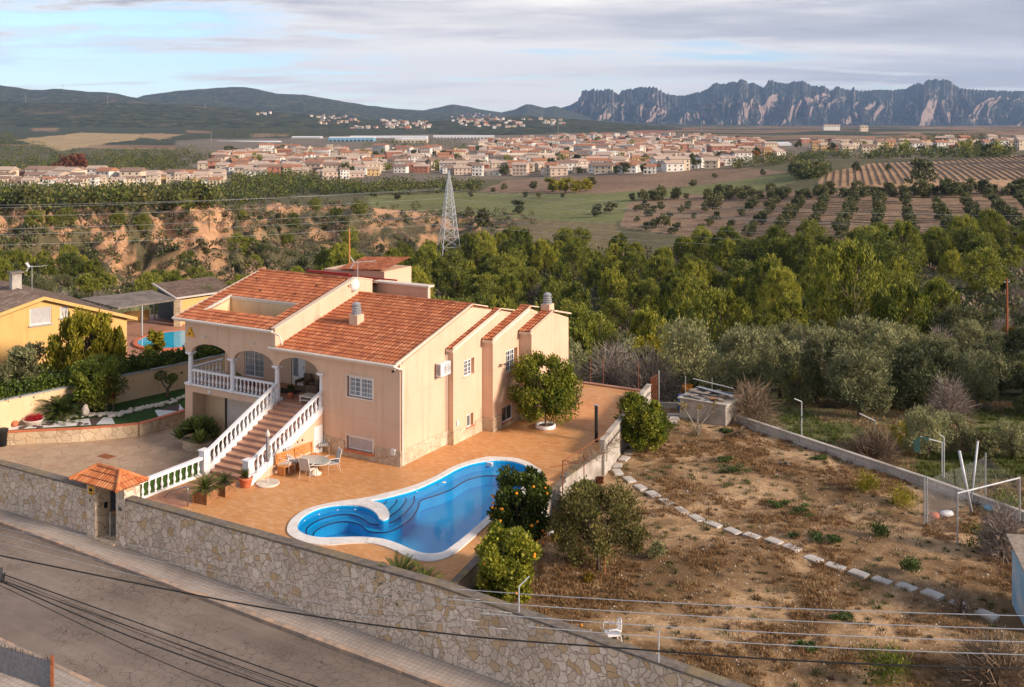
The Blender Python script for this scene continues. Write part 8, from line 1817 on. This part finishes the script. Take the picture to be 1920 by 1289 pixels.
vwall(at3(232, 590, 95), at3(280, 586, 96), -.7, -.7, NZ-1, MT['ochre_render'], 'wall')
# neighbour terrace and pool
NP = P(335, 636, -1.5); o = thing('neighbour_pool', 'turquoise oval pool of the neighbour behind the ivy hedge', 'swimming pool', NP, R(-6))
mb = MB(); mb.lathe([(3.6, -.1), (3.6, .06), (3.25, .06), (3.25, -.1)], n=36, sy=1.15); mb.build('coping', MT['terracotta'], o)
noisy('turquoise_water', (.02, .36, .52), (.03, .42, .60), .5, .08, .05); mb = MB(); mb.lathe([(3.24, 0), (3.24, .02)], n=36, sy=1.15); mb.build('water', MT['turquoise_water'], o)
me = bpy.data.meshes.new('terrace'); me.from_pydata([tuple(P(200, 700, -1.62)), tuple(P(420, 640, -1.62)), tuple(P(480, 590, -1.62)), tuple(P(225, 590, -1.62)), tuple(P(140, 640, -1.62))], [], [(0, 1, 2, 3, 4)]); me.materials.append(MT['patio_brick']); link('terrace', me)['kind'] = 'structure'
tree('yellow_green_tree', 'bushy yellow-green conifer in front of the ochre bungalow', 'tree', at3(162, 700, 68)*1.0, 5.9, 3.3, 'pine', 61, mat='yellowgreen_leaf')
bpy.data.objects['yellow_green_tree'].location.z = -2.2
tree('grey_olive', 'grey-green olive before the ochre bungalow at the left edge', 'tree', Vector((at3(48, 700, 67).x, 67, -1.8)), 3.9, 1.9, 'olive', 62)
tree('climbing_shrub', 'slender yellow-green shrub climbing the carport post', 'shrub', Vector((at3(290, 620, 75).x, 75, -1.7)), 3.4, .8, 'yellowgreen', 63)
tree('dark_evergreen', 'dense dark round evergreen dotted with yellow behind the annex roof', 'tree', Vector((at3(412, 520, 98).x, 98, ground_z(at3(412, 520, 98).x, 98))), 8.2, 3.3, 'citrus', 64)
for px, Y, h, l in ((500, 92, 7.0, 'left clump of tall pale canes behind the villa roof'), (545, 94, 6.6, 'middle clump of tall pale canes behind the villa roof'), (580, 96, 6.0, 'right clump of tall pale canes near the tower roof')):
    X = (px-960)/F*Y; zg = ground_z(X, Y); rs = np.random.RandomState(int(px)); K = 900; b = np.stack([rs.normal(0, 1.1, K), rs.normal(0, .8, K), rs.random(K)*h*.75], 1); ax = unit(np.stack([rs.normal(0, .35, K), rs.normal(0, .35, K), np.ones(K)], 1)); sd = unit(np.cross(ax, rs.normal(size=(K, 3))))*.05; e = b+ax*(.8+.9*rs.random(K))[:, None]
    tag(link('cane_clump', leaf_mesh('cane_clump', [(np.stack([b-sd, b+sd, e+sd*.2, e-sd*.2], 1).reshape(-1, 3), MT['cane_leaf'])]), None, (X, Y, zg)), l, 'canes')
mb = MB(); mb.lathe([(.6, 0), (.9, .2), (.6, .5), (.1, .6)], n=10, sx=1.4); tag(mb.build('white_tarpaulin', MT['white_plastic'], None, hit(157, 545, 70)+Vector((0, 0, 2.2))), 'white tarpaulin heap among the brown brush behind the bungalow', 'tarpaulin')
# ================================================================ light, sky, air, camera
cam_d = bpy.data.cameras.new('camera'); cam = bpy.data.objects.new('camera', cam_d); COL.objects.link(cam)
cam.location = (0, 0, EYE); cam.rotation_euler = (R(90), 0, 0); cam_d.sensor_width = 36; cam_d.lens = 36*F/1920; cam_d.shift_y = -(644.5-HZ)/1920; cam_d.clip_start = .5; cam_d.clip_end = 60000
SC.camera = cam
S_EL, S_PHI = R(SUN_EL), R(SUN_PHI)
sd = Vector((CU*math.cos(S_PHI)+SU*math.sin(S_PHI), -SU*math.cos(S_PHI)+CU*math.sin(S_PHI), 0)); sd = Vector((sd.x*math.cos(S_EL), sd.y*math.cos(S_EL), math.sin(S_EL)))
ld = bpy.data.lights.new('sun', 'SUN'); ld.energy = SUN_E; ld.angle = R(SUN_A); ld.color = (1.0, .83, .68); so = bpy.data.objects.new('sun', ld); COL.objects.link(so); so.location = (30, -20, 60); so.rotation_euler = (-sd).to_track_quat('-Z', 'Y').to_euler()
wd = bpy.data.worlds.new('World'); SC.world = wd; wd.use_nodes = True; nt = wd.node_tree; nt.nodes.clear()
def N(t_, **k):
    n = nt.nodes.new(t_)
    for a, b in k.items(): setattr(n, a, b)
    return n
out = N('ShaderNodeOutputWorld'); bg = N('ShaderNodeBackground'); bg.inputs[1].default_value = SKY_S; nt.links.new(bg.outputs[0], out.inputs[0])
sky = N('ShaderNodeTexSky', sky_type='NISHITA'); sky.sun_disc = False; sky.sun_elevation = S_EL; sky.sun_rotation = math.atan2(sd.x, sd.y); sky.altitude = 200; sky.air_density = 1.0; sky.dust_density = .4; sky.ozone_density = 1.5
def ML(op, a, b=0.0, c=None):
    n = N('ShaderNodeMath', operation=op)
    for i, x in enumerate((a, b) if c is None else (a, b, c)):
        if isinstance(x, (int, float)): n.inputs[i].default_value = x
        else: nt.links.new(x, n.inputs[i])
    return n.outputs[0]
tc = N('ShaderNodeTexCoord'); sx = N('ShaderNodeSeparateXYZ'); nt.links.new(tc.outputs['Generated'], sx.inputs[0])
zz = ML('ADD', ML('MAXIMUM', sx.outputs[2], 0.0), .085)
cx_ = ML('DIVIDE', sx.outputs[0], zz); cy_ = ML('DIVIDE', sx.outputs[1], zz)
cb = N('ShaderNodeCombineXYZ'); nt.links.new(cx_, cb.inputs[0]); nt.links.new(cy_, cb.inputs[1])
mp = N('ShaderNodeMapping'); mp.inputs['Rotation'].default_value = (0, 0, R(-14)); mp.inputs['Scale'].default_value = (.42, .80, 1); mp.inputs['Location'].default_value = (1.3, .7, 0); nt.links.new(cb.outputs[0], mp.inputs[0])
n1 = N('ShaderNodeTexNoise'); n1.inputs['Scale'].default_value = 1.0; n1.inputs['Detail'].default_value = 9; n1.inputs['Roughness'].default_value = .62; n1.inputs['Distortion'].default_value = .25; nt.links.new(mp.outputs[0], n1.inputs['Vector'])
n2 = N('ShaderNodeTexNoise'); n2.inputs['Scale'].default_value = .55; n2.inputs['Detail'].default_value = 7; n2.inputs['Roughness'].default_value = .55; nt.links.new(mp.outputs[0], n2.inputs['Vector'])
# more cloud to the right of the view, open blue low on the left
az = ML('DIVIDE', sx.outputs[0], ML('MAXIMUM', sx.outputs[1], .2))
cov = ML('ADD', n1.outputs[0], ML('MULTIPLY', ML('MINIMUM', ML('MAXIMUM', az, -.6), .5), .16))
cov = ML('ADD', cov, ML('MULTIPLY', ML('MINIMUM', ML('MAXIMUM', ML('SUBTRACT', sx.outputs[2], .05), 0.0), .25), .45))
def ramp(src, stops):
    n = N('ShaderNodeValToRGB'); cr = n.color_ramp
    while len(cr.elements) < len(stops): cr.elements.new(.5)
    for e, (p, c) in zip(cr.elements, stops): e.position = p; e.color = (*c, 1) if isinstance(c, tuple) else (c, c, c, 1)
    nt.links.new(src, n.inputs[0]); return n.outputs[0]
mask = ramp(cov, [(.40, 0.0), (.50, 1.0)])
n2s = ML('SUBTRACT', ML('SUBTRACT', ML('ADD', ML('MULTIPLY', n2.outputs[0], 1.25), -.10), ML('MULTIPLY', ML('MAXIMUM', ML('SUBTRACT', sx.outputs[2], .045), 0.0), 1.3)), ML('MULTIPLY', ML('MINIMUM', ML('MAXIMUM', az, -.5), .6), .10))
ccol = ramp(n2s, [(.34, CL_DARK), (.46, CL_MID), (.60, CL_LIGHT)])
def mixc(f, a, b, mode='MIX'):
    n = N('ShaderNodeMix', data_type='RGBA', blend_type=mode)
    for i, x in ((0, f), (6, a), (7, b)):
        if isinstance(x, (int, float)): n.inputs[i].default_value = x if i == 0 else (x, x, x, 1)
        elif isinstance(x, tuple): n.inputs[i].default_value = (*x, 1)
        else: nt.links.new(x, n.inputs[i])
    return n.outputs[2]
# bright thin edges where the cover is broken
edge = ramp(cov, [(.40, 0.0), (.47, 1.0), (.55, 0.0)]); ccol = mixc(ML('MULTIPLY', edge, .7), ccol, CL_LIGHT)
low = ramp(sx.outputs[2], [(0.0, 1.0), (.06, .75), (.12, 0.0)])
ccol = mixc(ML('MULTIPLY', low, .55), ccol, CL_LOW)
skyc = mixc(1.0, sky.outputs[0], SKY_TINT, 'MULTIPLY')
nt.links.new(mixc(mask, skyc, ccol), bg.inputs[0])
if HAZE:
    hm = bpy.data.materials.new('haze_air'); hm.use_nodes = True; t2 = hm.node_tree; t2.nodes.clear(); oo = t2.nodes.new('ShaderNodeOutputMaterial'); pv = t2.nodes.new('ShaderNodeVolumePrincipled'); pv.inputs['Color'].default_value = HAZE_C; pv.inputs['Density'].default_value = HAZE; pv.inputs['Anisotropy'].default_value = 0.0; t2.links.new(pv.outputs[0], oo.inputs['Volume'])
    mb = MB(); mb.box(-19000, 19000, -300, 19500, -700, 1250); hz = mb.build('haze', hm); hz['kind'] = 'stuff'; hz['label'] = 'thin blue haze over the valley'
SC.view_settings.view_transform = 'Standard'; SC.view_settings.look = 'None'; SC.view_settings.exposure = EXPO; SC.view_settings.gamma = 1
SC.render.engine = 'CYCLES'; cy = SC.cycles; cy.max_bounces = 6; cy.diffuse_bounces = 3; cy.glossy_bounces = 3; cy.transparent_max_bounces = 10; cy.transmission_bounces = 2; cy.volume_bounces = 0
cy.use_adaptive_sampling = True; cy.adaptive_threshold = .015; cy.use_denoising = True; cy.denoiser = 'OPENIMAGEDENOISE'; cy.sample_clamp_indirect = 6
